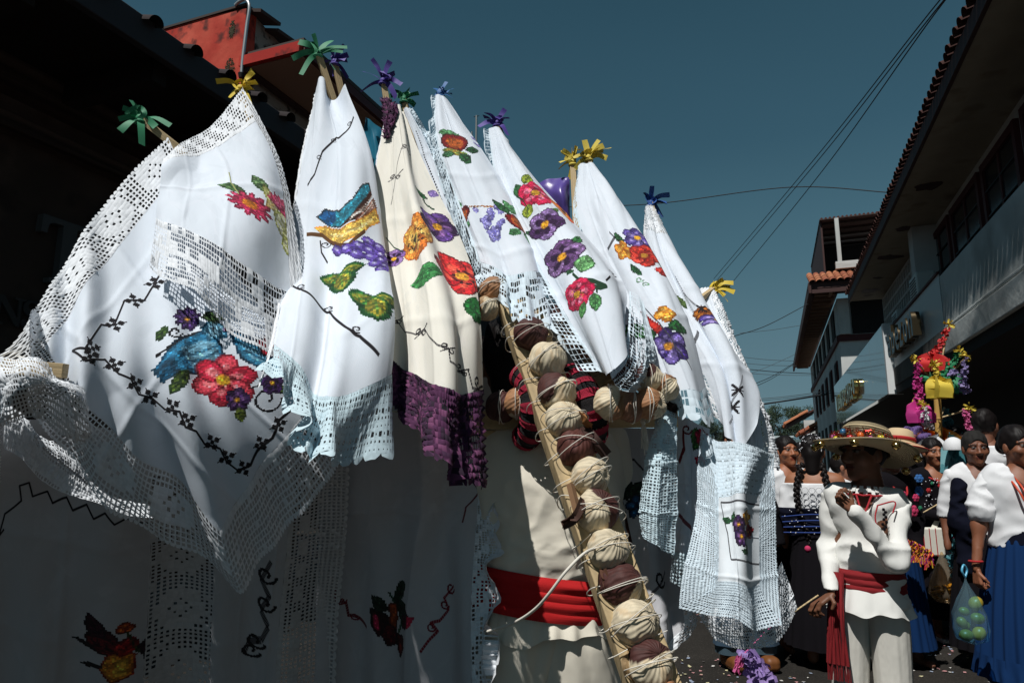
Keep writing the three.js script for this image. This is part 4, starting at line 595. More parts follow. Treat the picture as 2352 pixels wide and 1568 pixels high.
  cloth({ label: 'white cloth with a lacy right edge under the lowest yellow bow', tex: [256, 512], nu: 40, nv: 80,
    rows: [[[1600, 672, 2.42], [1616, 664, 2.41], [1630, 662, 2.4], [1642, 670, 2.4]], [[1620, 780, 2.3], [1644, 775, 2.26], [1664, 765, 2.26], [1686, 775, 2.3]], [[1690, 940, 2.1], [1716, 935, 2.06], [1738, 930, 2.06], [1756, 945, 2.12]], [[1700, 1060, 2.04], [1730, 1070, 2.0], [1764, 1075, 2.0], [1792, 1080, 2.06]]],
    folds: [[1.5, 0, .012, 0, .5]], lace: [{ side: 'r', w: .34, n: 66, m: 7, filled: (i, j) => hash(i >> 1, j, 2) > .5, open: .56, lump: .003, every: 3, scallop: .8 }, { side: 't', w: .06, n: 12, m: 3, filled: PAT.solid, scallop: .6 }] });
  // ---- lower cloths at the right ----
  cloth({ label: 'pale blue white filet crochet cloth with a small pansy panel at the lower right', base: '#dfe6ec', tex: [640, 768], nu: 70, nv: 80, group: 'cloths hung at the right',
    rows: [[[1616, 988, 1.84], [1640, 1012, 1.8], [1684, 1016, 1.77], [1730, 1030, 1.78], [1784, 1044, 1.82]], [[1612, 1130, 1.8], [1642, 1140, 1.75], [1680, 1140, 1.74], [1716, 1136, 1.74], [1790, 1140, 1.8]], [[1596, 1280, 1.76], [1640, 1300, 1.7], [1684, 1306, 1.69], [1722, 1312, 1.7], [1792, 1300, 1.76]], [[1578, 1398, 1.74], [1630, 1410, 1.68], [1690, 1420, 1.66], [1738, 1448, 1.66], [1794, 1432, 1.72]]],
    folds: [[1.5, .1, .022, 2, .3], [3, .2, .006, 0, .6]], creases: .004,
    lace: [{ side: 'l', w: .3, n: 74, m: 15, yarn: 'sky', filled: PAT.band, open: .5, every: 1, scallop: .5 }, { side: 'r', w: .1, n: 70, m: 6, yarn: 'sky', filled: PAT.none, open: .5, every: 1, scallop: .5 }, { side: 't', w: .33, n: 50, m: 16, yarn: 'sky', filled: (i, j) => j % 2 ? true : hash(i >> 1, j, 5) > .4, open: .42, every: 1, scallop: .5 }, { side: 'b', w: .25, n: 54, m: 14, yarn: 'sky', filled: (i, j) => j % 2 && j > 4 ? .6 : .45, open: .5, every: 1, scallop: .6 }],
    paint(P) {
      P.line([[1656, 1153], [1752, 1160], [1757, 1200], [1757, 1296], [1720, 1290], [1680, 1285]], K, .003, [4, 1]); P.line([[1656, 1153], [1672, 1225], [1680, 1285]], K, .003, [4, 1]);
      P.motif(1706, 1218, .13, 1700, 1050, 56, (c) => { D.leaf(c, -.55, -.35, .4, -1.2, GR, DG); D.leaf(c, -.45, -.3, .4, .2, GR, DG); D.flower(c, .3, -.45, .26, 5, '#f0b030', '#f4c860', '#d88018', '#a86010'); D.pansy(c, -.15, -.2, .3, '#3a1f55', '#3b1d4d'); D.pansy(c, -.05, .2, .32, '#2a1648', '#3b1d4d'); D.flower(c, .5, .0, .24, 5, '#c8202c', '#801018', '#f0a020', '#4a0810'); D.leaf(c, .2, .45, .35, 2.4, GR, DG); D.leaf(c, .3, .7, .35, -1.5, GR, DG); D.vine(c, [[.1, .3], [.3, .6], [.35, .85]], GR, .05); });
      P.line([[1718, 1030], [1722, 1320]], '#8a929c', .0022); P.line([[1722, 1232], [1776, 1238]], '#98a0aa', .002);
    } });
  cloth({ label: 'strip of light blue dense crochet hanging under the right end of the crossbar', noFabric: true, tex: [64, 64], group: 'cloths hung at the right',
    rows: [[[1508, 950, 1.8], [1530, 942, 1.77], [1556, 950, 1.79]], [[1494, 1040, 1.76], [1522, 1040, 1.71], [1553, 1040, 1.75]], [[1474, 1160, 1.74], [1512, 1165, 1.68], [1556, 1160, 1.73]], [[1476, 1222, 1.74], [1512, 1252, 1.68], [1547, 1272, 1.72]]],
    folds: [[1, 0, .008, 0, .3]], extra: [{ rows: [[[1508, 950, 1.8], [1530, 942, 1.77], [1556, 950, 1.79]], [[1494, 1040, 1.76], [1522, 1040, 1.71], [1553, 1040, 1.75]], [[1474, 1160, 1.74], [1512, 1165, 1.68], [1556, 1160, 1.73]], [[1476, 1222, 1.74], [1512, 1252, 1.68], [1547, 1272, 1.72]]], folds: [[1, 0, .008, 0, .3]], n: 13, m: 52, yarn: 'blue', filled: (i, j) => j < 22 ? (hash(i >> 1, j >> 1, 4) > .22) : .52, open: .55, lump: .003, scallop: .5, every: 1 }] });
  cloth({ label: 'white cloth with dark red cross stitch swags and a blue lace hem', tex: [384, 640], nu: 50, nv: 80, group: 'cloths hung at the right',
    rows: [[[1556, 955, 1.92], [1590, 965, 1.9], [1628, 985, 1.93]], [[1560, 1080, 1.9], [1590, 1090, 1.86], [1622, 1100, 1.9]], [[1560, 1200, 1.88], [1590, 1210, 1.83], [1618, 1220, 1.88]], [[1550, 1330, 1.86], [1578, 1350, 1.8], [1606, 1362, 1.86]]],
    folds: [[1, 0, .014, 1.2, .3]], lace: [{ side: 'b', w: .17, n: 18, m: 8, yarn: 'blue', filled: (i, j) => j < 2 || hash(i, j >> 1, 6) > .55, open: .7, scallop: .7 }],
    paint(P) { const R = '#6a1420'; P.motif(1600, 1020, .11, 1600, 900, 44, (c) => { D.leaf(c, -.2, .3, 1.1, .2, '#3f7a34', '#142a10', .5); D.flower(c, .3, -.4, .4, 5, '#d02048', '#a01030', '#601020', '#4a0a18'); D.flower(c, .2, .75, .25, 5, '#e02a58', '#d02048', '#a01030', '#801020'); }); P.line([[1570, 990], [1572, 1030], [1560, 1062]], R, .006); P.motif(1578, 985, .04, 1578, 900, 18, (c) => D.curl(c, 0, 0, .8, 0, R, .2)); P.line([[1560, 1182], [1575, 1200], [1585, 1225], [1600, 1235], [1610, 1215]], R, .005, [6, 1]); P.motif(1592, 1228, .035, 1592, 1150, 12, (c) => { D.vine(c, [[-.8, 0], [.8, 0]], R, .3); D.vine(c, [[0, -.8], [0, .8]], R, .3); }); } });
  cloth({ label: 'shaded white cloth with blue and black motifs hanging behind the lower upright', base: '#bcbcc0', tex: [640, 900], nu: 70, nv: 90, group: 'cloths hung at the right',  // white cotton; the greyer base holds some of its shade
    rows: [[[1340, 975, 2.08], [1420, 980, 2.06], [1500, 985, 2.05], [1562, 990, 2.08]], [[1370, 1160, 2.04], [1440, 1165, 1.98], [1510, 1170, 1.98], [1572, 1165, 2.03]], [[1410, 1380, 1.98], [1460, 1400, 1.92], [1520, 1390, 1.92], [1590, 1330, 1.98]], [[1450, 1600, 1.94], [1480, 1590, 1.88], [1524, 1545, 1.88], [1590, 1430, 1.96]]],
    folds: [[2, 0, .02, .5, .5], [3.3, .3, .008, 0, .8]], creases: .006, lace: [{ side: 'r', w: .1, n: 60, m: 4, filled: PAT.leafy, open: .6, every: 2, scallop: .8 }, { side: 'b', w: .07, n: 30, m: 4, filled: PAT.leafy, open: .6, every: 2, scallop: .8 }],
    paint(P) { P.line([[1418, 1040], [1436, 1060], [1456, 1055], [1478, 1080]], K, .005, [6, 1]); P.line([[1400, 1040], [1425, 1140], [1450, 1250]], '#3a1c14', .014);
      P.motif(1440, 1130, .15, 1420, 980, 50, (c) => { D.leaf(c, 0, .3, 1.0, -.2, '#223a2c', K, .5); D.leaf(c, .1, .3, .8, .7, '#2a4434', K, .4); D.flower(c, .3, .6, .4, 5, '#1d4a78', '#2f6ea0', '#142a40', K); });
      P.motif(1432, 1230, .13, 1410, 1100, 60, (c) => { const cs = ['#d02050', '#2a6ab0', '#e0c030', '#1f8a5a', '#e87020']; for (let k = 0; k < 16; k++) { c.fillStyle = cs[k % 5]; c.fillRect(-.4 + k * .02, -1 + k * .12, .3, .07); } });
      P.line([[1528, 1312], [1515, 1345], [1498, 1362], [1490, 1400]], K, .006, [4, 2]); P.motif(1518, 1330, .05, 1518, 1250, 20, (c) => D.curl(c, 0, 0, .8, 0, K, .2)); } });
  cloth({ label: 'scalloped white crochet cloth lowest at the right, below the pansy panel', noFabric: true, tex: [64, 64], group: 'cloths hung at the right', rows: [[[1600, 1390, 1.9], [1700, 1400, 1.9], [1800, 1300, 1.9]], [[1640, 1470, 1.88], [1730, 1490, 1.86], [1826, 1400, 1.88]]],
    extra: [{ rows: [[[1585, 1370, 1.92], [1660, 1400, 1.9], [1740, 1390, 1.9], [1796, 1290, 1.9]], [[1612, 1425, 1.9], [1680, 1440, 1.88], [1762, 1428, 1.86], [1815, 1345, 1.88]], [[1640, 1466, 1.9], [1700, 1486, 1.87], [1782, 1470, 1.86], [1830, 1392, 1.88]]], n: 56, m: 14, filled: PAT.check, open: .6, scallop: .8, every: 2 }] });
  // ---- shaded cloths at the lower left ----
  const shade = 'cloths hanging in the shade at the left';
  cloth({ label: 'white cloth hung from the thick stick at the left border, its edge just in view', tex: [64, 64], nu: 50, nv: 50, group: shade, rows: [[[-640, 800, 1.12], [-300, 812, 1.14], [0, 826, 1.2]], [[-660, 930, 1.14], [-320, 960, 1.16], [-8, 980, 1.24]], [[-680, 1100, 1.3], [-330, 1130, 1.32], [-14, 1120, 1.4]]], folds: [[2.5, 0, .03, 0, .3]], lace: [{ side: 'b', w: .2, n: 60, m: 10, filled: PAT.rose, every: 1, scallop: .7 }, { side: 'r', w: .2, n: 34, m: 8, filled: PAT.rose, every: 1, scallop: .7 }] });  // neighbour cloth, mostly unseen, carried far left to shade the cloths below
  cloth({ label: 'shaded cloth with a black zigzag line and dark tulips at the lower left corner', base: '#bcbcc0', tex: [768, 768], nu: 80, nv: 80, group: shade,  // base darker than the sunlit cloths: part of the shade is in the colour
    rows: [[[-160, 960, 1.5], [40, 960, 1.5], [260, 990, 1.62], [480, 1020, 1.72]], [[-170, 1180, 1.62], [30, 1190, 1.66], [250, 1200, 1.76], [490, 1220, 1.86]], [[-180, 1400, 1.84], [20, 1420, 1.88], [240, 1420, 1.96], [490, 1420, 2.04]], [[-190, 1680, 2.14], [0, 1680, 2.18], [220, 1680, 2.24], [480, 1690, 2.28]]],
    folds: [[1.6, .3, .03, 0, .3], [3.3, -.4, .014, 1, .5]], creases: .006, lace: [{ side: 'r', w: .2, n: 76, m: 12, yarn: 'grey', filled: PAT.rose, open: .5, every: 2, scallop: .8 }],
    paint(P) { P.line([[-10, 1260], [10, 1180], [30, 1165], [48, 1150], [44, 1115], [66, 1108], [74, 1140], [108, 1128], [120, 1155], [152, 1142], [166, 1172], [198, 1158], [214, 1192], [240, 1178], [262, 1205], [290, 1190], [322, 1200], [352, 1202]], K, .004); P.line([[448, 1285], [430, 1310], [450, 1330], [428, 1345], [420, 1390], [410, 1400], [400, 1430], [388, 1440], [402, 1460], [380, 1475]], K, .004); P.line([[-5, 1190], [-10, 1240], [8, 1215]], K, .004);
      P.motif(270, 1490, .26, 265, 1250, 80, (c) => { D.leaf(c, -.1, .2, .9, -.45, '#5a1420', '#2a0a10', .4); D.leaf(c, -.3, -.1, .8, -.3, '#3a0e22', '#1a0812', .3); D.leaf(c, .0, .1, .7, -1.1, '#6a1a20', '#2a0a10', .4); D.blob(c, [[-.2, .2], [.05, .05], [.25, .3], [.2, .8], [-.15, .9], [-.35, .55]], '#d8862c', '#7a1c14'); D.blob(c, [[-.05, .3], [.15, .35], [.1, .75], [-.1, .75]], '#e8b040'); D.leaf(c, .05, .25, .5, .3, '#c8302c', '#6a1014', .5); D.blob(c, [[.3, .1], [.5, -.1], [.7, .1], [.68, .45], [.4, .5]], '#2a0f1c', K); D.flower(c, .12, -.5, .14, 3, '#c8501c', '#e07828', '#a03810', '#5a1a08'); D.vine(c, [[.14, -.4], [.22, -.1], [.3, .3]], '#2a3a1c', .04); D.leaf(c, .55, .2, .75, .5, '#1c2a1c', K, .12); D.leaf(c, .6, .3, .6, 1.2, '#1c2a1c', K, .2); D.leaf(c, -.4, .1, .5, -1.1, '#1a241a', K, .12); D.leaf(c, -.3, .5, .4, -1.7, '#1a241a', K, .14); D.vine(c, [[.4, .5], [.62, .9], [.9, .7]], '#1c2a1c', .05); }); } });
  cloth({ label: 'shaded cloth with a black scroll band between two crochet strips at the lower left', base: '#bcbcc0', tex: [512, 768], nu: 60, nv: 80, group: shade,  // shade partly put into the greyed base colour
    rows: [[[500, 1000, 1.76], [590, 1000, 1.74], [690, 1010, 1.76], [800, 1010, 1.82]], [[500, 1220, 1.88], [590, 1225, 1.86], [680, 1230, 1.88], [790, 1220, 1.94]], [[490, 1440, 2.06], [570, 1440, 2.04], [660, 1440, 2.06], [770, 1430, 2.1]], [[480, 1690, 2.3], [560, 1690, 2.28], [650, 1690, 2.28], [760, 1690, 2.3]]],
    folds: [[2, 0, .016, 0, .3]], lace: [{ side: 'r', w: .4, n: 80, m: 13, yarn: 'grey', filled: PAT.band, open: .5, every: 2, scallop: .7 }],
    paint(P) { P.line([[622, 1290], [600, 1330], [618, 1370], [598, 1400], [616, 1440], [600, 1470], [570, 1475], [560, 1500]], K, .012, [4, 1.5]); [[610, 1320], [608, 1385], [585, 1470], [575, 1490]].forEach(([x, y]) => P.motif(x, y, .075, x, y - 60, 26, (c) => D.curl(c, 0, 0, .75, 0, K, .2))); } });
  cloth({ label: 'shaded white cloth with dark strawberries and a lace right edge', base: '#bcbcc0', tex: [768, 1024], nu: 90, nv: 100, group: shade,  // white cloth whose base is greyed to deepen the shade on it
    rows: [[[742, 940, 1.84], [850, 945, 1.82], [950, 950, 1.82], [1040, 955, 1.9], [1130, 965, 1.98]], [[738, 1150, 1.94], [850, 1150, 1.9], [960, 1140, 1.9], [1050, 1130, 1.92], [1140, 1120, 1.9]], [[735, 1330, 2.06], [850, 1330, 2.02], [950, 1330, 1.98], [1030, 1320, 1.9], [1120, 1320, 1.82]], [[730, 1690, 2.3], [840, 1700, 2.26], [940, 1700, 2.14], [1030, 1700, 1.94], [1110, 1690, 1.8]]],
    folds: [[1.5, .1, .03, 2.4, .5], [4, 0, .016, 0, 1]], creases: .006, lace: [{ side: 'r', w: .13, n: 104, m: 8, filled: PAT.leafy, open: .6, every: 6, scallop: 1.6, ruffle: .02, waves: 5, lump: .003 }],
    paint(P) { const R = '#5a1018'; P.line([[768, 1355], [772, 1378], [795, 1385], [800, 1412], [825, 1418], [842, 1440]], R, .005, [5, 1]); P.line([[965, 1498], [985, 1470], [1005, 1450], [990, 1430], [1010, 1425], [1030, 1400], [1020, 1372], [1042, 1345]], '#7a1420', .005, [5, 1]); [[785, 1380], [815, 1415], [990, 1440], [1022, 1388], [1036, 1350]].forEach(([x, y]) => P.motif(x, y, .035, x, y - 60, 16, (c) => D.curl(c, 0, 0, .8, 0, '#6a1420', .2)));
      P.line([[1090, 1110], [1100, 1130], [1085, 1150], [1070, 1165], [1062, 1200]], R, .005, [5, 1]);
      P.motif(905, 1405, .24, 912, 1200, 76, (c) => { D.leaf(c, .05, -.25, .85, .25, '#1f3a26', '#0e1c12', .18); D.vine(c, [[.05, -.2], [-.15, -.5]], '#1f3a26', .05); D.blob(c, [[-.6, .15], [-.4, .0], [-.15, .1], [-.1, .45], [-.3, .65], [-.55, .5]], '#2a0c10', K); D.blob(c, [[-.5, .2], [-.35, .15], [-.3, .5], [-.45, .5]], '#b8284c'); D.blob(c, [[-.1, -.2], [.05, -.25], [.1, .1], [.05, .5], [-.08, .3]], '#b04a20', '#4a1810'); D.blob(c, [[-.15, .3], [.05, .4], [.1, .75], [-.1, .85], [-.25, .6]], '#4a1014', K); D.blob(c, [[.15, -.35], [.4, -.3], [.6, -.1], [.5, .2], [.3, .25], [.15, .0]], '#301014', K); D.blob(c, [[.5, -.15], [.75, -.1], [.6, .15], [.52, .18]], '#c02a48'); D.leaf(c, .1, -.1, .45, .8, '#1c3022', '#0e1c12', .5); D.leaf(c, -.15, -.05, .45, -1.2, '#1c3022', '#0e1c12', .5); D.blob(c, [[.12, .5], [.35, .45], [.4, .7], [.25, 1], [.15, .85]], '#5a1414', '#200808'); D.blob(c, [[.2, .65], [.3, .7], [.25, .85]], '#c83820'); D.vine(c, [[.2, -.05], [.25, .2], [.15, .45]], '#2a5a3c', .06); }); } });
  cloth({ label: 'long white lace tongue hanging from the stick end at the far left', noFabric: true, tex: [64, 64], group: shade, rows: [[[0, 930, 1.3], [30, 940, 1.3]], [[10, 1030, 1.3], [60, 1060, 1.3]]],
    extra: [{ rows: [[[-40, 900, 1.36], [8, 948, 1.34], [12, 1028, 1.33]], [[70, 975, 1.46], [92, 1010, 1.42], [62, 1072, 1.4]], [[150, 1040, 1.52], [165, 1080, 1.5], [140, 1130, 1.48]], [[230, 1120, 1.58], [240, 1145, 1.56], [250, 1168, 1.54]], [[380, 1170, 1.66], [375, 1180, 1.65], [372, 1192, 1.64]]], folds: [[0, 2, .008, 0, .2]], n: 12, m: 62, filled: (i, j) => i > 7 && i < 11 || hash(i >> 1, j >> 1, 3) > .75, open: .56, scallop: 0, lump: .002 },
      { rows: [[[-60, 822, 1.2], [-40, 900, 1.18], [-50, 1000, 1.24]], [[30, 822, 1.17], [50, 880, 1.13], [60, 960, 1.2]], [[110, 838, 1.18], [140, 890, 1.16], [165, 1000, 1.26]], [[160, 880, 1.24], [200, 940, 1.24], [262, 1078, 1.36]]], folds: [[1, 2, .01, 0, .3]], n: 16, m: 46, filled: PAT.rose, open: .56, scallop: 0 }] });
}
// ---------- sticks and ribbon bows ----------
const woodTex = tex(512, (u, v) => { const g = tnoise(u * 1, v * .08 + .3, 8, 4, 3), f = tnoise(u, v, 64, 2, 5), r = Math.sin((u * 40 + g * 9)) * .5 + .5; const k = .82 + .14 * r + .1 * (f - .5) - .1 * g; return [.9 * k, .79 * k, .6 * k]; }, true);
const mWood = std(0xffffff, .75, { map: woodTex, bumpMap: bumpNoise, bumpScale: .0015 });
const ribbonMats = { green: [.02, .22, .1], yellow: [.68, .5, .04], purple: [.07, .04, .28], blue: [.02, .12, .34], navy: [.02, .09, .33], gold: [.66, .52, .07] };
for (const k in ribbonMats) ribbonMats[k] = phys(ribbonMats[k], .62, { sheen: .3, sheenColor: lin(.5, .5, .5) });
function strip(path, w, n = 12, twist = .6) {               // a ribbon that follows a path
  const c = new THREE.CatmullRomCurve3(path), pos = [], idx = []; const side0 = V(rr(-1, 1), rr(-1, 1), rr(-1, 1));
  for (let i = 0; i <= n; i++) { const t = i / n, p = c.getPoint(t), d = c.getTangent(t), s = side0.clone().applyAxisAngle(d, twist * t).cross(d).normalize().multiplyScalar(w * .5); pos.push(...p.clone().add(s).toArray(), ...p.clone().sub(s).toArray()); if (i) { const k = i * 2; idx.push(k - 2, k - 1, k, k, k - 1, k + 1); } }
  const g = new THREE.BufferGeometry(); g.setAttribute('position', new THREE.Float32BufferAttribute(pos, 3)); g.setIndex(idx); g.computeVertexNormals(); return g;
}
// px: where the bow sits; pointed: the pixel the stick runs down to
function stick(label, [x, y, d], [x2, y2, d2], color, spread, n, dirs) {
  const tip = at(x, y, d), end = at(x2, y2, d2), g = base('cloth_stick', tip, label, 'stick', 'sticks that carry the cloths');
  mesh('shaft', bar(V(0, 0, 0), end.clone().sub(tip), .021, .013, .4), mWood, g);
  const bow = mesh('ribbon_bow', new THREE.IcosahedronGeometry(.013, 1), ribbonMats[color], g), R = 1.22 * spread * d / LENS;
  for (let i = 0; i < n; i++) {
    const a = dirs ? dirs[i % dirs.length] + rr(-.25, .25) : rr(0, 6.28), L = R * rr(.6, 1.1), dx = Math.cos(a), dy = Math.sin(a), z = rr(-.6, .6);
    mesh('ribbon', strip([V(0, 0, 0), V(dx * L * .45, dy * L * .45 + L * .12, z * L * .4), V(dx * L, dy * L + rr(-.15, .1) * L, z * L * .7)], rr(.014, .022), 10, rr(-1.2, 1.2)), ribbonMats[color], bow);
  }
  for (let i = 0; i < 2; i++) mesh('ribbon', strip([V(0, 0, 0), V(rr(-1, 1) * R * .3, R * .35, R * .1), V(rr(-1, 1) * R * .4, R * .1, R * .15), V(0, -.01, .012)], .013, 12, 1), ribbonMats[color], bow);
  mesh('ribbon_wrap', new THREE.TorusGeometry(.013, .005, 6, 12).rotateX(Math.PI / 2).translate(0, -.012, 0), ribbonMats[color], bow);
}
stick('stick with a green bow at the far left, above the lace edge', [322, 272, 1.82], [460, 380, 1.85], 'green', 62, 8, [1.7, 2.5, 3.6, 4.1, 4.8, 5.6, -.3, 2.2]);
stick('stick with a yellow bow left of the tall green one', [552, 203, 2.0], [620, 420, 2.0], 'yellow', 46, 8, [1.5, .2, 3.7, 5.4, 2.9, 4.6, .9, 5.9]);
stick('stick with the tallest green bow, bare wood showing below it', [730, 122, 2.14], [800, 330, 2.2], 'green', 58, 8, [1.9, .4, 3.5, 4.3, .1, 2.6, 1.3, 5.9]);
stick('stick with a purple bow tucked behind the tallest green bow', [768, 142, 2.26], [812, 330, 2.3], 'purple', 36, 8);
stick('stick with a purple bow left of the small green one', [880, 186, 2.26], [915, 400, 2.28], 'purple', 48, 8, [1.6, .6, 2.8, 3.6, -.1, 1.1, 2.2, 5.4]);
stick('stick with a small green bow above the cream cloth', [928, 228, 2.3], [968, 420, 2.3], 'green', 34, 7, [1.5, .9, 2.6, -.2, 4.6, 2.1, .3]);
stick('stick with a light blue bow above the fruit cloth', [1012, 216, 2.29], [1060, 420, 2.28], 'blue', 36, 7, [.6, 1.2, -.3, 3.6, 4.6, .2, 2]);
stick('stick with a purple bow above the poppy cloth', [1142, 283, 2.27], [1200, 480, 2.24], 'purple', 36, 8);
stick('bare wooden stick with the left one of the twin yellow bows', [1316, 372, 2.36], [1328, 620, 2.3], 'gold', 38, 9, [1.6, 2, 2.5, 3, 1.2, 4.4, 3.6, 2.3, 1.8]);
stick('stick with the right one of the twin yellow bows', [1352, 362, 2.34], [1400, 560, 2.3], 'gold', 42, 10, [.4, .8, 1.2, 1.7, 2.4, 0, .6, 3.6, 2.9, 1]);
stick('stick with a dark blue bow against the sky at the right', [1495, 466, 2.38], [1560, 640, 2.32], 'navy', 36, 8, [1.6, .2, -.1, 4.9, .5, -.5, 5.3, 2]);
stick('stick with the lowest yellow bow at the right edge of the cloths', [1640, 664, 2.42], [1590, 700, 2.3], 'yellow', 36, 10, [.3, 0, -.3, .6, -.6, .9, 1.2, -.9, .2, .4]);
{ const a = at(-680, 792, 1.1), b = at(150, 852, 1.22), g = base('cloth_stick', a, 'thick wooden stick end poking in from the left border', 'stick', 'sticks that carry the cloths'); mesh('shaft', bar(V(0, 0, 0), b.clone().sub(a), .026, .026, .3), mWood, g); }
// satin squares behind the cloths
const satin = (label, rows, col) => { const S = surface({ rows, folds: [[1.5, .3, .004, 0, 0]], creases: .002, press: 0 }); const g = new THREE.PlaneGeometry(1, 1, 30, 30), p = g.attributes.position; for (let j = 0, k = 0; j <= 30; j++) for (let i = 0; i <= 30; i++, k++) { const q = S.p(i / 30, j / 30); p.setXYZ(k, q.x, q.y, q.z); } g.computeVertexNormals(); tag(mesh('satin_cloth', g, phys(col, .32, { sheen: .6, sheenColor: lin(.4, .5, .6) })), label, 'cloth', 'satin cloths'); };
satin('shiny teal satin cloth between the hummingbird cloth and the cream cloth', [[[838, 268, 2.36], [852, 276, 2.34], [880, 300, 2.36]], [[836, 330, 2.36], [860, 350, 2.34], [890, 380, 2.36]], [[840, 480, 2.34], [870, 480, 2.32], [900, 480, 2.34]]], [.01, .16, .26]);
satin('shiny violet satin cloth behind the poppy cloth', [[[1235, 420, 2.4], [1275, 408, 2.38], [1308, 408, 2.36]], [[1250, 450, 2.38], [1285, 445, 2.33], [1310, 450, 2.36]], [[1280, 500, 2.36], [1300, 500, 2.34], [1312, 505, 2.36]]], [.1, .06, .3]);

// ---------- the wooden cross hung with corn husk bundles ----------
const cross = base('wooden_cross', at(1300, 960, 1.8), 'large pale wooden cross carried on the back, bound with white cord', 'cross');
const local = (p) => p.clone().sub(cross.position);
const bT = at(1188, 700, 1.87), bB = at(1540, 1690, 1.48), bDir = bB.clone().sub(bT).normalize();
{
  const face = V(.12, .25, 1).normalize(), side = bDir.clone().cross(face).normalize(), f = side.clone().cross(bDir).normalize();
  const M = new THREE.Matrix4().makeBasis(side.clone().negate(), bDir.clone().negate(), f), L = bT.distanceTo(bB);
  const g = new RoundedBoxGeometry(.108, L, .055, 2, .004); const uv = g.attributes.uv, ps = g.attributes.position; for (let i = 0; i < uv.count; i++) uv.setXY(i, (ps.getX(i) + ps.getZ(i)) * 2.2, ps.getY(i) * 2.2);
  g.applyMatrix4(M); const c = local(bT.clone().add(bB).multiplyScalar(.5)); g.translate(c.x, c.y, c.z); mesh('upright', g, mWood, cross);
  const wood2 = (a, b, w, d) => { const q = bar(local(a), local(b), w, d), u = q.attributes.uv, p = q.attributes.position; for (let i = 0; i < u.count; i++) u.setXY(i, (p.getY(i) + p.getZ(i)) * 2.2, p.getX(i) * 2.2); return q; };
  mesh('crossbar', wood2(at(830, 966, 1.98), at(1556, 958, 1.84), .05, .045), mWood, cross);
  mesh('crossbar', wood2(at(830, 994, 2.0), at(1190, 996, 1.95), .02, .04), mWood, cross);
  mesh('strut', wood2(at(1352, 790, 2.02), at(1372, 960, 1.9), .045, .03), mWood, cross); mesh('strut', wood2(at(1392, 810, 2.05), at(1404, 960, 1.92), .05, .03), mWood, cross);
  mesh('strut', wood2(at(1200, 700, 1.95), at(1500, 900, 1.9), .03, .03), mWood, cross); mesh('strut', wood2(at(1330, 900, 1.92), at(1460, 830, 1.98), .026, .026), mWood, cross);
  mesh('lashing', wood2(at(1310, 1112, 1.60), at(1330, 1190, 1.57), .018, .012), std([.22, .12, .06], .9), cross);
}
const huskMat = new THREE.MeshStandardMaterial({ vertexColors: true, roughness: .72, side: THREE.DoubleSide, bumpMap: tex(128, (u, v) => .5 + .5 * Math.sin(u * 6.2832 * 24 + tnoise(u, v, 4, 3) * 5)), bumpScale: .0012 });
const mCord = std([.74, .7, .62], .85);
const PALE = [.78, .67, .48], DARK = [.075, .02, .016], TAN = [.42, .21, .1];
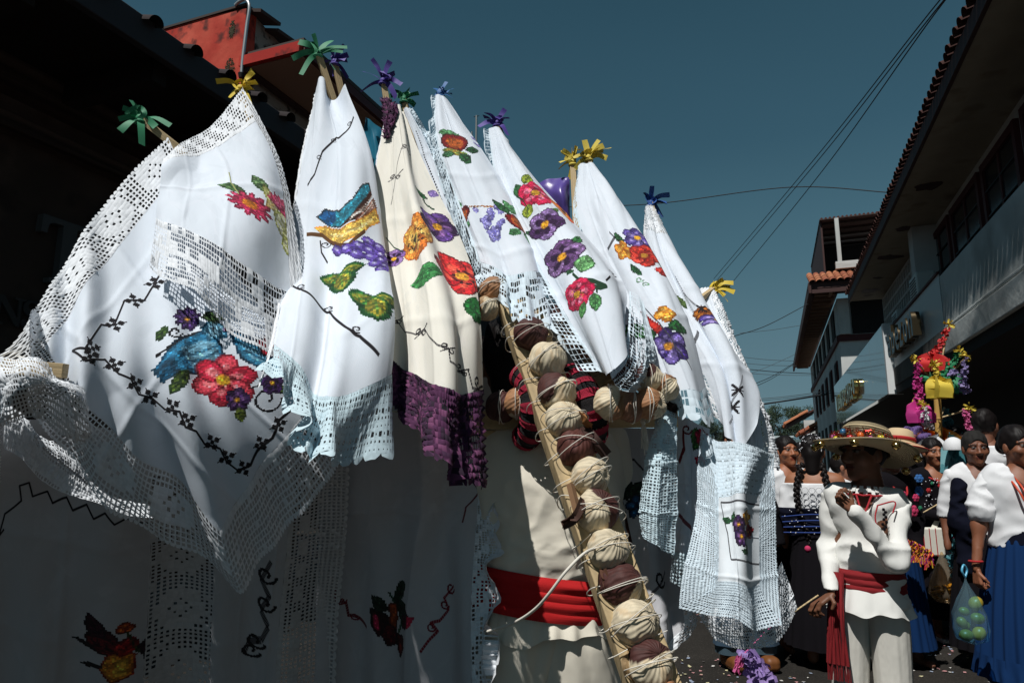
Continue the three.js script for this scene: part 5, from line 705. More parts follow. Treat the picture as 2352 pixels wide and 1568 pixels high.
function husk(label, x, y, d, rpx, c1, c2 = c1, split = 0, tilt = null, cords = 2, along = null) {
  const R = 1.1 * rpx * d / LENS, c = at(x, y, d), g = base('corn_husk_bundle', c, label, 'husk bundle', 'corn husk bundles tied to the cross');
  const s0 = rnd() * 99, geo = new THREE.SphereGeometry(1, 56, 36), p = geo.attributes.position, col = new Float32Array(p.count * 3);
  for (let i = 0; i < p.count; i++) {
    const v = V(p.getX(i), p.getY(i), p.getZ(i)), a = Math.atan2(v.z, v.x), t = Math.acos(Math.max(-1, Math.min(1, v.y))) / Math.PI;
    const swirl = a + .5 * Math.sin(t * 3 + s0) + .3 * noise(v.x * 2 + s0, v.y * 2, v.z * 2), rid = Math.sin(swirl * 17 + 2 * noise(swirl * 3, t * 2, s0)), fold = noise(v.x * 2.2 + s0, v.y * 2.2, v.z * 2.2), layer = Math.max(0, noise(swirl * 1.6, t * 2.5, s0 + 9));
    let r = R * (1 + .01 * rid * Math.sin(t * Math.PI) * (.4 + Math.abs(fold)) + .1 * fold + .09 * Math.floor(layer * 6) / 6);
    if (t < .2) r *= .72 + .28 * Math.sqrt(t / .2); r *= .96;
    const k = Math.max(0, 1 - t / .1); v.multiplyScalar(r); v.y += k * R * .2; p.setXYZ(i, v.x, v.y, v.z);
    const mixc = Math.sin(a + split + .4 * Math.sin(t * 5 + s0)) + .12 * noise(a * 6, t * 3, s0) > 0 ? c1 : c2, n = .8 + .22 * noise(swirl * 12, t * 1.5, s0) + .05 * rid + .1 * noise(swirl * 30, t * 2, s0 + 7), warm = noise(swirl * 4, t * 2, s0 + 4) > .3 ? .82 : 1;
    col[i * 3] = mixc[0] * n; col[i * 3 + 1] = mixc[1] * n * (.5 + .5 * warm); col[i * 3 + 2] = mixc[2] * n * warm;
  }
  geo.setAttribute('color', new THREE.BufferAttribute(col, 3)); geo.computeVertexNormals();
  const e = tilt ?? [rr(-.5, .5), rr(-.5, .5)]; geo.rotateX(.5 + e[0]); geo.rotateZ(-.7 + e[1]);
  mesh('husk', geo, huskMat, g);
  const ax = along ?? bDir, q = new THREE.Quaternion().setFromUnitVectors(V(0, 0, 1), ax), list = [];
  for (let k = 0; k < cords; k++) { const pts = [], off = rr(-.35, .35) * R, sk = rr(-.5, .5); for (let i = 0; i < 26; i++) { const t = i / 26 * 6.2832, w = V(Math.cos(t), Math.sin(t), 0); const bulge = 1.06 + .02 * Math.sin(t * 3 + k); const P = V(w.x * R * bulge * (along ? 1 : 1.09), w.y * R * bulge, off * Math.abs(Math.cos(t * .5)) + sk * R * w.x); P.applyQuaternion(q); if (P.z < 0 && !along) P.z *= .7; pts.push(P); } list.push(tube(pts, .0011, 52, 5, true)); }
  mesh('cord', list, mCord, g);
  return g;
}
[['dark purple husk bundle at the top of the upright', 1218, 766, 1.78, 38, DARK], ['uppermost pale husk bundle on the upright', 1257, 828, 1.76, 42, PALE], ['pale and maroon husk bundle between the striped knitted wraps', 1277, 898, 1.73, 41, PALE, DARK, 1.2], ['pale husk bundle just below the striped wraps', 1297, 965, 1.7, 42, PALE], ['maroon husk bundle below the wraps, second dark one of the upright', 1321, 1028, 1.67, 41, [.11, .03, .022]], ['pale husk bundle above the one in two colours at mid upright', 1357, 1094, 1.64, 41, PALE], ['half pale half maroon husk bundle beside the stick lashing', 1371, 1172, 1.61, 45, DARK, PALE, 2.2], ['pale husk bundle where the long loose cord is tied', 1396, 1262, 1.58, 43, PALE], ['maroon and pale husk bundle level with the red sash', 1427, 1342, 1.56, 46, PALE, DARK, 1.9], ['pale husk bundle below the red sash', 1458, 1428, 1.53, 47, PALE], ['lowest pale husk bundle with a dark right side', 1493, 1524, 1.5, 48, PALE, DARK, .5],
  ['dark husk bundle at the bottom border of the photo', 1528, 1612, 1.48, 46, PALE, TAN, 1]].forEach((a) => husk(...a));
const barX = V(1, 0, 0), dg = V(.7, -.5, .1).normalize();
[['larger pale husk bundle beside the red flower of the cream cloth', 1132, 668, 1.86, 31, PALE, TAN, 2.4], ['small pale husk bundle tucked beside the cream cloth', 1118, 708, 1.84, 27, PALE, [.5, .33, .18], 1], ['brown husk bundle behind the lace, top of the cross', 1172, 690, 1.95, 30, TAN]].forEach((a) => husk(...a, undefined, undefined, undefined));
[['dark husk bundle under the lace on the slanting strut', 1296, 726, 1.86, 31, DARK], ['tan husk bundle just below the dark one on the strut', 1318, 770, 1.86, 27, TAN], ['tan husk bundle showing through the lace of the poppy cloth', 1388, 822, 1.88, 30, TAN], ['small brown husk bundle between the strut and the lace', 1348, 800, 1.9, 24, TAN, DARK, 1]].forEach((a) => { while (a.length < 7) a.push(a.length === 5 ? a[4] : a.length === 6 ? a[4] && a[5] ? 0 : 0 : 0); husk(a[0], a[1], a[2], a[3], a[4], a[5], a[6], a[7] || 0, null, 2, dg); });
[['dark husk bundle at the left end of the visible crossbar', 1152, 934, 1.84, 33, DARK, [.1, .03, .03], 1], ['two coloured husk bundle against the left knitted wrap', 1190, 926, 1.82, 32, PALE, TAN, 2.4], ['brown and pale husk bundle against the right knitted wrap', 1402, 925, 1.7, 37, TAN, PALE, 2.6], ['brown husk bundle in the middle of the right crossbar arm', 1446, 932, 1.7, 34, [.3, .14, .08], TAN, 1], ['pale and brown husk bundle with a hanging tassel', 1492, 928, 1.7, 35, PALE, TAN, 2.6], ['dark husk bundle under the fan lace, upper row of the right arm', 1488, 868, 1.75, 34, PALE, DARK, 1.6], ['small pale husk bundle at the right end, upper row', 1530, 890, 1.75, 29, PALE, TAN, 1.2], ['dark husk bundle behind the fan lace', 1440, 858, 1.88, 32, DARK]].forEach((a) => husk(a[0], a[1], a[2], a[3], a[4], a[5], a[6] ?? a[5], a[7] ?? 0, null, 2, barX));
{ // tassel, dry leaves, loose cord
  const t = base('cord_tassel', at(1478, 968, 1.78), 'white cord tassel hanging from the crossbar', 'tassel'); const px = 1.78 / LENS;
  mesh('knot', new THREE.SphereGeometry(.008, 10, 8), mCord, t); const l = []; for (let i = 0; i < 9; i++) l.push(tube([V(0, 0, 0), V(rr(-6, 6) * px, -22 * px, rr(-.006, .006)), V(rr(-9, 12) * px, -(60 + rr(0, 22)) * px, rr(-.008, .008))], .0017, 10, 4)); mesh('strand', l, mCord, t);
  const leaf = (label, pts, w, col) => { const g = base('dry_husk_leaf', at(...pts[0]), label, 'leaf', 'dry leaves on the cross'); const q = pts.map((p) => at(...p).sub(g.position)); for (let i = 0; i < 3; i++) mesh('blade', strip(q.map((p) => p.clone().add(V(rr(-.006, .006), rr(-.006, .006), rr(-.004, .008)))), w * rr(.7, 1), 12, rr(-1, 1)), std(col, .8), g); };
  leaf('dark curled dry leaf right of the maroon bundle', [[1340, 985, 1.68], [1362, 1015, 1.66], [1395, 1048, 1.68]], .03, [.05, .02, .015]); leaf('dark dry stub at the right tip of the crossbar', [[1520, 915, 1.8], [1540, 930, 1.78], [1556, 945, 1.8]], .036, [.035, .018, .012]); leaf('curled brown leaf left of the two coloured bundle', [[1345, 1150, 1.58], [1320, 1190, 1.56], [1290, 1205, 1.58]], .026, [.07, .03, .02]); leaf('rust brown leaf beside the pale bundle under the wraps', [[1332, 945, 1.68], [1345, 965, 1.66], [1352, 985, 1.68]], .02, [.3, .13, .04]);
  leaf('dry tan leaf curling above the tasselled bundle', [[1500, 880, 1.8], [1515, 900, 1.78], [1505, 915, 1.79]], .022, [.34, .2, .08]); leaf('brown leaf on the upright below the two coloured bundle', [[1385, 1310, 1.55], [1392, 1340, 1.54], [1400, 1365, 1.55]], .02, [.1, .04, .02]); leaf('tan torn leaf near the foot of the upright', [[1450, 1490, 1.5], [1446, 1530, 1.49], [1456, 1560, 1.5]], .03, [.4, .27, .14]);
  tag(mesh('loose_cord', tube([[1372, 1257, 1.56], [1340, 1272, 1.5], [1300, 1312, 1.48], [1262, 1362, 1.5], [1232, 1396, 1.55], [1180, 1430, 1.66], [1120, 1450, 1.74]].map((p) => at(...p)), .0034, 60, 6), mCord), 'long white cord hanging across the red sash to the left', 'cord');
  // cord windings on the upright
  const side = bDir.clone().cross(V(.12, .25, 1).normalize()).normalize(), list = []; for (let i = 0; i < 15; i++) { const k = .06 + i * .06 + rr(-.01, .01), c = bT.clone().lerp(bB, k), f = side.clone().cross(bDir).normalize(), w = .0615, h = .03, sk = rr(-.03, .03); const at4 = (a, b, s) => local(c.clone().addScaledVector(side, a).addScaledVector(f, b).addScaledVector(bDir, s)); list.push(tube([at4(-w, -h, sk), at4(-w, h, sk * .6), at4(0, h + .002, 0), at4(w, h, -sk), at4(w, -h, -sk * .6), at4(0, -h - .002, 0)], .0012, 40, 5, true)); }
  mesh('cord', list, mCord, cross);
}
{ // striped knitted wraps
  const knit = (label, pts, r, n) => {
    const c = new THREE.CatmullRomCurve3(pts.map((p) => at(...p))), g = base('knitted_wrap', c.getPoint(0), label, 'knitted wrap', 'striped knitted wraps at the crossing');
    const k = 120, m = 20, fr = c.computeFrenetFrames(k), o = c.getPoint(0);
    for (const [name, pick, mat] of [['black_yarn', (s) => !s, std([.012, .01, .012], .95, { bumpMap: weave, bumpScale: .003 })], ['red_stripe', (s) => s, std([.42, .012, .045], .9, { bumpMap: weave, bumpScale: .003 })]]) {
      const pos = [], idx = []; for (let i = 0; i < k; i++) { const t = i / k, st = Math.sin(t * n * 6.2832) > .15; if (!pick(st)) continue; const b = pos.length / 3; for (const [ii, tt] of [[i, t], [i + 1, (i + 1) / k]]) { const p = c.getPointAt(tt).sub(o), end = Math.min(1, Math.sqrt(Math.min(tt, 1 - tt) * 9) + .5), R = r * end * (st ? 1.06 : .98) * (1 + .03 * Math.sin(tt * n * 12.5664)); for (let j = 0; j < m; j++) { const a = j / m * 6.2832; const q = p.clone().addScaledVector(fr.normals[Math.min(ii, k)], Math.cos(a) * R * (1 + .015 * Math.sin(a * 9 + ii))).addScaledVector(fr.binormals[Math.min(ii, k)], Math.sin(a) * R); pos.push(q.x, q.y, q.z); } } for (let j = 0; j < m; j++) { const j2 = (j + 1) % m; idx.push(b + j, b + j2, b + m + j, b + j2, b + m + j2, b + m + j); } }
      const ge = new THREE.BufferGeometry(); ge.setAttribute('position', new THREE.Float32BufferAttribute(pos, 3)); ge.setIndex(idx); mesh(name, (() => { const q = mergeVertices(ge, 1e-5); q.computeVertexNormals(); q.setAttribute('uv', new THREE.Float32BufferAttribute(new Float32Array(q.attributes.position.count * 2).map((_, i) => i % 2 ? q.attributes.position.getY(i >> 1) * 8 : q.attributes.position.getX(i >> 1) * 8), 2)); return q; })(), mat, g);
    }
  };
  knit('black knitted wrap with red stripes left of the upright', [[1196, 858, 1.84], [1218, 885, 1.8], [1228, 930, 1.78], [1222, 985, 1.82], [1200, 1010, 1.88]], .036, 7);
  knit('black knitted wrap with red stripes right of the upright', [[1302, 866, 1.84], [1330, 890, 1.8], [1352, 935, 1.77], [1358, 985, 1.8], [1345, 1015, 1.86]], .043, 8);
}
// ---------- people ----------
const skinMat = new THREE.MeshStandardMaterial({ vertexColors: true, roughness: .55, side: THREE.DoubleSide });
const hairMat = phys([.008, .006, .006], .55, { specularIntensity: .4 }), mBead = std([.8, .8, .85], .25);
const cotton = (c, more = {}) => std(c, .9, { bumpMap: weave, bumpScale: .001, ...more });
const whiteCotton = cotton([.74, .75, .77]), crumple = tex(256, (u, v) => { let r = 0, a = .6; for (let i = 0; i < 4; i++) { r += a * Math.abs(tnoise(u * 1, v, 2 << i, 1, 20 + i) * 2 - 1 + .0); a *= .5; } return r; }, false, 1.6), natural = std([.76, .71, .6], .9, { bumpMap: crumple, bumpScale: .006 }), dull = (c) => phys(c, .95, { specularIntensity: .2, bumpMap: weave, bumpScale: .001 }), blackCloth = dull([.007, .006, .008]), blueCloth = phys([.004, .026, .095], .9, { specularIntensity: .3 }), navyCloth = dull([.005, .006, .014]);
const HEAD = (x, y, z, o) => {                               // a head, centre at the ears, looking along +z
  let d = smin(ell(x, y, z, [0, .032, -.012], [.076, .1, .094]), ell(x, y, z, [0, -.045, .022], [.056, .068, .068]), .04);
  d = smin(d, cap(x, y, z, [0, -.095, .062], [0, -.1, .064], .02, .02), .03);
  for (const s of [-1, 1]) { d = smin(d, ell(x, y, z, [s * .043, -.022, .058], [.024, .022, .024]), .02); d = smin(d, cap(x, y, z, [s * .016, .032, .084], [s * .05, .03, .066], .009, .007), .012); d = Math.max(d, -ell(x, y, z, [s * .031, .01, .1], [.017, .012, .02])); d = Math.min(d, ell(x, y, z, [s * .031, .009, .074], [.0145, .0135, .0145])); d = smin(d, ell(x, y, z, [s * .078, -.005, -.005], [.011, .03, .018]), .01); d = smin(d, ell(x, y, z, [s * .013, -.031, .094], [.009, .008, .011]), .008); }
  d = smin(d, cap(x, y, z, [0, .02, .082], [0, -.026, .103], .008, .012), .012);
  d = smin(d, cap(x, y, z, [-.018, -.056, .082], [.018, -.056, .082], .0065, .0065), .006); d = smin(d, cap(x, y, z, [-.016, -.067, .08], [.016, -.067, .08], .0075, .0075), .006);
  return d;
};
const faceColor = (p, skin, o = {}) => {
  const [x, y, z] = [Math.abs(p.x), p.y, p.z]; let k = 1 + .18 * noise(p.x * 40, p.y * 40, p.z * 40) - (o.age ?? 0) * Math.max(0, noise(p.x * 60, p.y * 130, p.z * 50)) * .5;
  if (z > .05) {
    const e = Math.hypot(x - .031, y - .009);
    if (e < .0135 && Math.abs(y - .009) < .0052 && z > .07) return e < .0062 ? [.012, .008, .006] : [.15, .13, .12];
    if (Math.abs(y - .017) < .003 && Math.abs(x - .031) < .017) return [.02, .01, .008];
    if (Math.abs(y - .034 + (x - .03) * .12) < .0042 && x > .014 && x < .052) return [.018, .01, .008];
    if (y < -.049 && y > -.075 && x < .026 - Math.abs(y + .061) * .7) return Math.abs(y + .0615) < .0022 ? [.03, .01, .009] : [skin[0] * .85, skin[1] * .5, skin[2] * .55];
    if (y < -.033 && y > -.04 && x > .006 && x < .016) k *= .4;
  }
  return [skin[0] * k, skin[1] * k, skin[2] * k];
};
// hand at w: palm turned by the frame (along fingers f, thumb side t); curl in radians; in the body's own axes
function handField(w, f, t, curl, s = 1, sprd = .1) {
  const n = f.clone().cross(t).normalize(), P = (a, b, c) => w.clone().addScaledVector(f, a * s).addScaledVector(t, b * s).addScaledVector(n, c * s), list = [];
  const A = (v) => [v.x, v.y, v.z];
  for (const b of [-.028, -.01, .01, .028]) list.push([A(P(.0, b * .6, 0)), A(P(.075, b, 0)), .014 * s, .0125 * s]);
  [[.028, .07], [.01, .078], [-.01, .073], [-.028, .058]].forEach(([b, L], i) => { let p = P(.08, b, 0), a = curl * .5, dir; const seg = [L * .45, L * .32, L * .25]; seg.forEach((q, k) => { dir = f.clone().multiplyScalar(Math.cos(a)).addScaledVector(n, -Math.sin(a)).addScaledVector(t, b * sprd * 8).normalize(); const e = p.clone().addScaledVector(dir, q * s); list.push([A(p), A(e), (.0088 - k * .0008) * s, (.0082 - k * .001) * s]); p = e; a += curl * .75; }); });
  { let p = P(.02, .026, 0); const d1 = f.clone().multiplyScalar(.7).addScaledVector(t, .75).addScaledVector(n, -.25).normalize(), e = p.clone().addScaledVector(d1, .038 * s), d2 = f.clone().addScaledVector(t, .15).addScaledVector(n, -.5 * curl).normalize(), e2 = e.clone().addScaledVector(d2, .03 * s); list.push([A(p), A(e), .012 * s, .0095 * s], [A(e), A(e2), .0095 * s, .008 * s]); }
  return (x, y, z) => { let d = 1; for (const [a, b, ra, rb] of list) d = smin(d, cap(x, y, z, a, b, ra, rb), .006 * s); return d; };
}
function field(bones, k = .05) { return (x, y, z) => { let d = 1; for (const b of bones) d = smin(d, b.flat ? cap(x, y, z * b.flat, [b.a[0], b.a[1], b.a[2] * b.flat], [b.b[0], b.b[1], b.b[2] * b.flat], b.ra, b.rb) / b.flat ** .3 : cap(x, y, z, b.a, b.b, b.ra, b.rb), b.k ?? k); return d; }; }
function bounds(bones, m) { const lo = V(9, 9, 9), hi = V(-9, -9, -9); for (const b of bones) for (const [p, r] of [[b.a, b.ra], [b.b, b.rb]]) { lo.min(V(...p).addScalar(-r - m)); hi.max(V(...p).addScalar(r + m)); } return [lo, hi]; }
const bone = (a, b, ra, rb, flat, k) => ({ a, b, ra, rb, flat, k });
// a standing figure of height 1.7 in its own axes (faces +z); o.arms: [[elbow, wrist], ...] left = +x
function figure(label, x, depth, H, o = {}) {
  const g = base('person', null, label, 'person', o.group), s = H / 1.7; const p = at(x, 1063, depth); g.position.set(p.x, 0, p.z); g.rotation.order = 'ZYX'; g.rotation.y = o.yaw ?? 0; g.rotation.z = o.lean2 ?? 0; g.scale.setScalar(s);
  const f = o.fat ?? 1, S = .17 * (o.broad ?? 1), lean = o.lean ?? 0;
  const torso = [bone([0, .93, 0], [0, 1.1, 0], .16 * f, .145 * f, 1.4), bone([0, 1.1, 0], [0, 1.3, lean * .5], .145 * f, .165 * f, 1.45), bone([-S * .75, 1.375, lean], [S * .75, 1.375, lean], .062, .062)];
  const neck = [bone([0, 1.4, lean], [(o.headX ?? 0) * .8, 1.5 + ((o.headY ?? 1.595) - 1.595) * .6, lean + .02], .056, .05)];
  const legs = [], arms = [];
  for (const q of [-1, 1]) legs.push(bone([q * .085, .9, 0], [q * .095, .48, .01], .09 * f, .055), bone([q * .095, .48, .01], [q * .1, .09, -.01], .053, .036), bone([q * .1, .045, -.03], [q * .12, .03, .12], .036, .028));
  (o.arms ?? [[[.24, 1.1, -.02], [.26, .86, .05]], [[-.24, 1.1, -.02], [-.26, .86, .05]]]).forEach(([e, w], i) => { const q = i ? -1 : 1; const ar = o.armR ?? 1; arms.push(bone([q * S, 1.375, lean], e, .05 * ar, .04 * ar), bone(e, w, .039 * ar, .027 * ar)); });
  const B = [...torso, ...neck, ...legs, ...arms];
  // head in its own grid
  const hc = V(o.headX ?? 0, o.headY ?? 1.595, lean + .03), hq = new THREE.Euler(o.nod ?? 0, o.turn ?? 0, o.tilt ?? 0, 'YXZ'), hm = new THREE.Matrix4().makeRotationFromEuler(hq), hs = (o.headScale ?? 1); hm.scale(V(hs, hs, hs)).setPosition(hc);
  const skin = (o.skin ?? [.17, .07, .036]).map((c, i) => c * [1.55, 1.5, 1.45][i] * (o.lift ?? 1));
  const parts = []; let body = nets(field(B), ...bounds(B, .04), .018); paintColors(body, () => skin); parts.push(body);
  const cell = o.far ? .0052 : .0038; let head = nets((a, b, c) => smin(HEAD(a, b, c), cap(a, b, c, [0, -.06, -.02], [0, -.17, -.045], .05, .056), .02), V(-.1, -.17, -.125), V(.1, .15, .125), cell); paintColors(head, (v) => faceColor(v, skin, o)); head.applyMatrix4(hm); parts.push(head);
  for (const h of o.hands ?? []) { const [w, fd, td, curl] = h, W = V(...w), hf = handField(W, V(...fd).normalize(), V(...td).normalize(), curl, o.handScale ?? 1); let m = nets(hf, W.clone().addScalar(-.15), W.clone().addScalar(.15), .0042); paintColors(m, (v) => { const k = 1 + .15 * noise(v.x * 60, v.y * 60, v.z * 60); return skin.map((c) => c * k * 1.1); }); parts.push(m); }
  mesh('body', merge(parts), skinMat, g);
  const headGroup = (geo) => geo.applyMatrix4(hm);
  g.userData.tools = { torso, arms, legs, neck, headGroup, hm, S, lean, f };
  // hair: a cap cut away at the face
  const hair = o.hair ?? {}; if (hair !== 'none') {
    const hf = (a, b, c) => { let d = ell(a, b, c, [0, .038, -.018], [.085, .107, .103]) - .003 * noise(a * 90, b * 30, c * 30) - .004 * noise(a * 25, b * 25, c * 25); const face = ell(a, b, c, [0, -.035, .115], [.068, .108, .1]); d = Math.max(d, -face); d = Math.max(d, -(b + .075 + (c > 0 ? .05 : 0))); if (hair.bun) d = smin(d, ell(a, b, c, [0, .01, -.12], [.05, .05, .04]), .02); if (hair.low) d = smin(d, cap(a, b, c, [0, -.02, -.07], [0, -.13, -.075], .06, .05), .03); return d; };
    const hg = nets(hf, V(-.11, -.2, -.18), V(.11, .16, .12), o.far ? .006 : .005); mesh('hair', headGroup(hg), hair.mat ?? hairMat, g);
  }
  return g;
}
// a garment: the given bones grown by `grow`, cut between two heights, with folds
function garment(g, name, bones, grow, { lo = -1, hi = 9, mat, cell = .014, fold = .006, freq = 9, extra, k, neckline } = {}) {
  const F = field(bones, k ?? .06), [a, b] = bounds(bones, grow + .05), s0 = rnd() * 40;
  const f = (x, y, z) => { let d = F(x, y, z) - grow - fold * (fbm(x * freq + s0, y * freq * .6, z * freq, 3) - 1.9 * (Math.abs(noise(x * 7 + y * 9 + s0, y * 12 - x * 5, z * 6)) - .25)); if (extra) d = Math.min(d, extra(x, y, z)); d = Math.max(d, lo - y, y - hi); if (neckline) d = Math.max(d, -neckline(x, y, z)); return d; };
  return mesh(name, nets(f, a, b, cell), mat, g);
}
// a gathered skirt or trouser tube round the y axis
function gathered(g, name, rings, mat, pleats, amp, seg = 120, wave = 0) {
  const pos = [], idx = [], uv = [], n = 26, s0 = rnd() * 30;
  for (let j = 0; j <= n; j++) for (let i = 0; i <= seg; i++) { const v = j / n, a = i / seg * 6.2832, at2 = (k) => spline(rings.map((r) => r[k]), v); const y = at2(0) + wave * v * (Math.sin(a * 5 + s0) + .6 * Math.sin(a * 11)) , q = 1 + amp * (.25 + v * .75) * (Math.sin(a * pleats + 1.6 * noise(Math.cos(a) * 3, Math.sin(a) * 3 + v * .8, s0)) + .5 * noise(Math.cos(a) * 6, Math.sin(a) * 6, v * 3 + s0)); pos.push(at2(3) + Math.cos(a) * at2(1) * q, y, at2(4) + Math.sin(a) * at2(2) * q); uv.push(a * .4, y * 2); if (j && i) { const w = seg + 1, o = j * w + i; idx.push(o, o - 1, o - w - 1, o, o - w - 1, o - w); } }
  const ge = new THREE.BufferGeometry(); ge.setAttribute('position', new THREE.Float32BufferAttribute(pos, 3)); ge.setAttribute('uv', new THREE.Float32BufferAttribute(uv, 2)); ge.setIndex(idx); ge.computeVertexNormals(); return mesh(name, ge, mat, g);
}
const ring = (y, rx, rz = rx * .72, cx = 0, cz = 0) => [y, rx, rz, cx, cz];
{ // the bearer, seen from behind
  const H = 1.74, g = figure('person seen from behind in a cream shirt and red sash carrying the wooden cross', 1248, 2.03, H, { yaw: Math.PI, hair: { low: 1 }, nod: .25, headX: .09, headY: 1.625, headScale: 1.1, arms: [[[.26, 1.12, .08], [.18, 1.36, .2]], [[-.26, 1.12, .08], [-.18, 1.36, .2]]], skin: [.12, .05, .028], lean: .02 });
  const t = g.userData.tools;
  // shirt back as a draped tube with diagonal drag folds
  const shirt = (name, rings, mat, fold) => { const pos = [], idx = [], uv = [], n = 90, seg = 200; for (let j = 0; j <= n; j++) for (let i = 0; i <= seg; i++) { const v = j / n, a = i / seg * 6.2832, r = (k) => spline(rings.map((q) => q[k]), v), x = Math.cos(a), z = Math.sin(a), q = 1 + fold(a, v); pos.push(x * r(1) * q + r(3), r(0), z * r(2) * q + r(4)); uv.push(a * .6, v * 2); if (j && i) { const w = seg + 1, o = j * w + i; idx.push(o, o - 1, o - w - 1, o, o - w - 1, o - w); } } const ge = new THREE.BufferGeometry(); ge.setAttribute('position', new THREE.Float32BufferAttribute(pos, 3)); ge.setAttribute('uv', new THREE.Float32BufferAttribute(uv, 2)); ge.setIndex(idx); ge.computeVertexNormals(); return mesh(name, ge, mat, g); };
  shirt('shirt', [ring(1.47, .1, .09), ring(1.42, .2, .13), ring(1.3, .228, .165), ring(1.17, .222, .168), ring(1.08, .212, .17), ring(1.0, .19, .14)], natural, (a, v) => { const s = Math.sin(a * 5 + v * 16 + 2.2 * noise(Math.cos(a) * 3, v * 5, Math.sin(a) * 3)), w = Math.sin(v * 46 - a * 3.2 + 3 * noise(a * 2, v * 6, 2)); const rdg = (p, q) => 1 - 2 * Math.abs(noise(p, q, 5)); return .03 * Math.min(1, v * 2) * noise(Math.cos(a) * 4, v * 7, Math.sin(a) * 4) + .012 * s * (.3 + v) + .02 * Math.max(0, v - .35) * w + .05 * Math.max(0, v - .2) * rdg(a * 1.6 + v * 3.4, v * 7 - a * 2.2) + .022 * rdg(a * 4 - v * 5 + 3, v * 11 + a * 2) * Math.min(1, v * 1.5); });
  for (const q of [0, 1]) garment(g, 'sleeve', t.arms.slice(q * 2, q * 2 + 2), .032, { mat: natural, cell: .018, fold: .014 });
  gathered(g, 'shirt_tail', [ring(1.0, .205, .158), ring(.955, .222, .172), ring(.9, .24, .188)], natural, 26, .035, 200, .012);
  const tr = (q) => shirt('trouser_leg', [ring(.99, .17, .15, q * .035, 0), ring(.86, .152, .165, q * .068, 0), ring(.6, .13, .14, q * .095, 0), ring(.3, .12, .125, q * .105, 0), ring(.1, .115, .12, q * .11, 0)], natural, (a, v) => .04 * noise(Math.cos(a) * 4 + q, v * 5, Math.sin(a) * 4) + .02 * Math.sin(a * 14 + 3 * noise(v * 3, a, q)) * Math.max(0, 1 - v * 2.5) + .03 * (1 - 2 * Math.abs(noise(a * 2 + q, v * 5 - a, 3)))); tr(-1); tr(1);
  // sash: wound strips, each a little lower
  const red = cotton([.5, .006, .008]); for (let k = 0; k < 4; k++) shirt('sash', [0, 1].map(() => 0) && [ring(1.062 - k * .024, .226, .18), ring(1.045 - k * .024, .236, .19), ring(1.028 - k * .024, .231, .185)], red, (a, v) => .012 * noise(Math.cos(a) * 3 + k, v * 2 + k * 3, Math.sin(a) * 3) + .03 * (k % 2 ? 0 : .2) * v).geometry.applyMatrix4(new THREE.Matrix4().makeRotationZ(.13).setPosition(.137, .012 * 0, 0)).translate(0, 0, 0);
  const gap = mesh('sandal', [-1, 1].map((q) => box(.1, .03, .27, q * .1, .015, .05, .012)), std([.08, .04, .02], .8), g);
}
const lace = (g, name, geo, mat) => mesh(name, geo, mat, g);
function strap(g, name, pts, w, mat) { const q = pts.map((p) => V(...p)); return mesh(name, tube(q, w, 40, 8), mat, g); }
function blossoms(g, list, r) { for (const [x, y, z, c, k = 1] of list) { const p = []; for (let i = 0; i < 6; i++) { const a = i * 1.047; p.push(new THREE.SphereGeometry(r * k * .42, 8, 6).scale(1, 1, .5).translate(x + Math.cos(a) * r * k * .5, y + Math.sin(a) * r * k * .5, z)); } p.push(new THREE.SphereGeometry(r * k * .4, 8, 6).scale(1, 1, .6).translate(x, y, z + .004)); mesh('embroidered_flower', p, c, g); } }
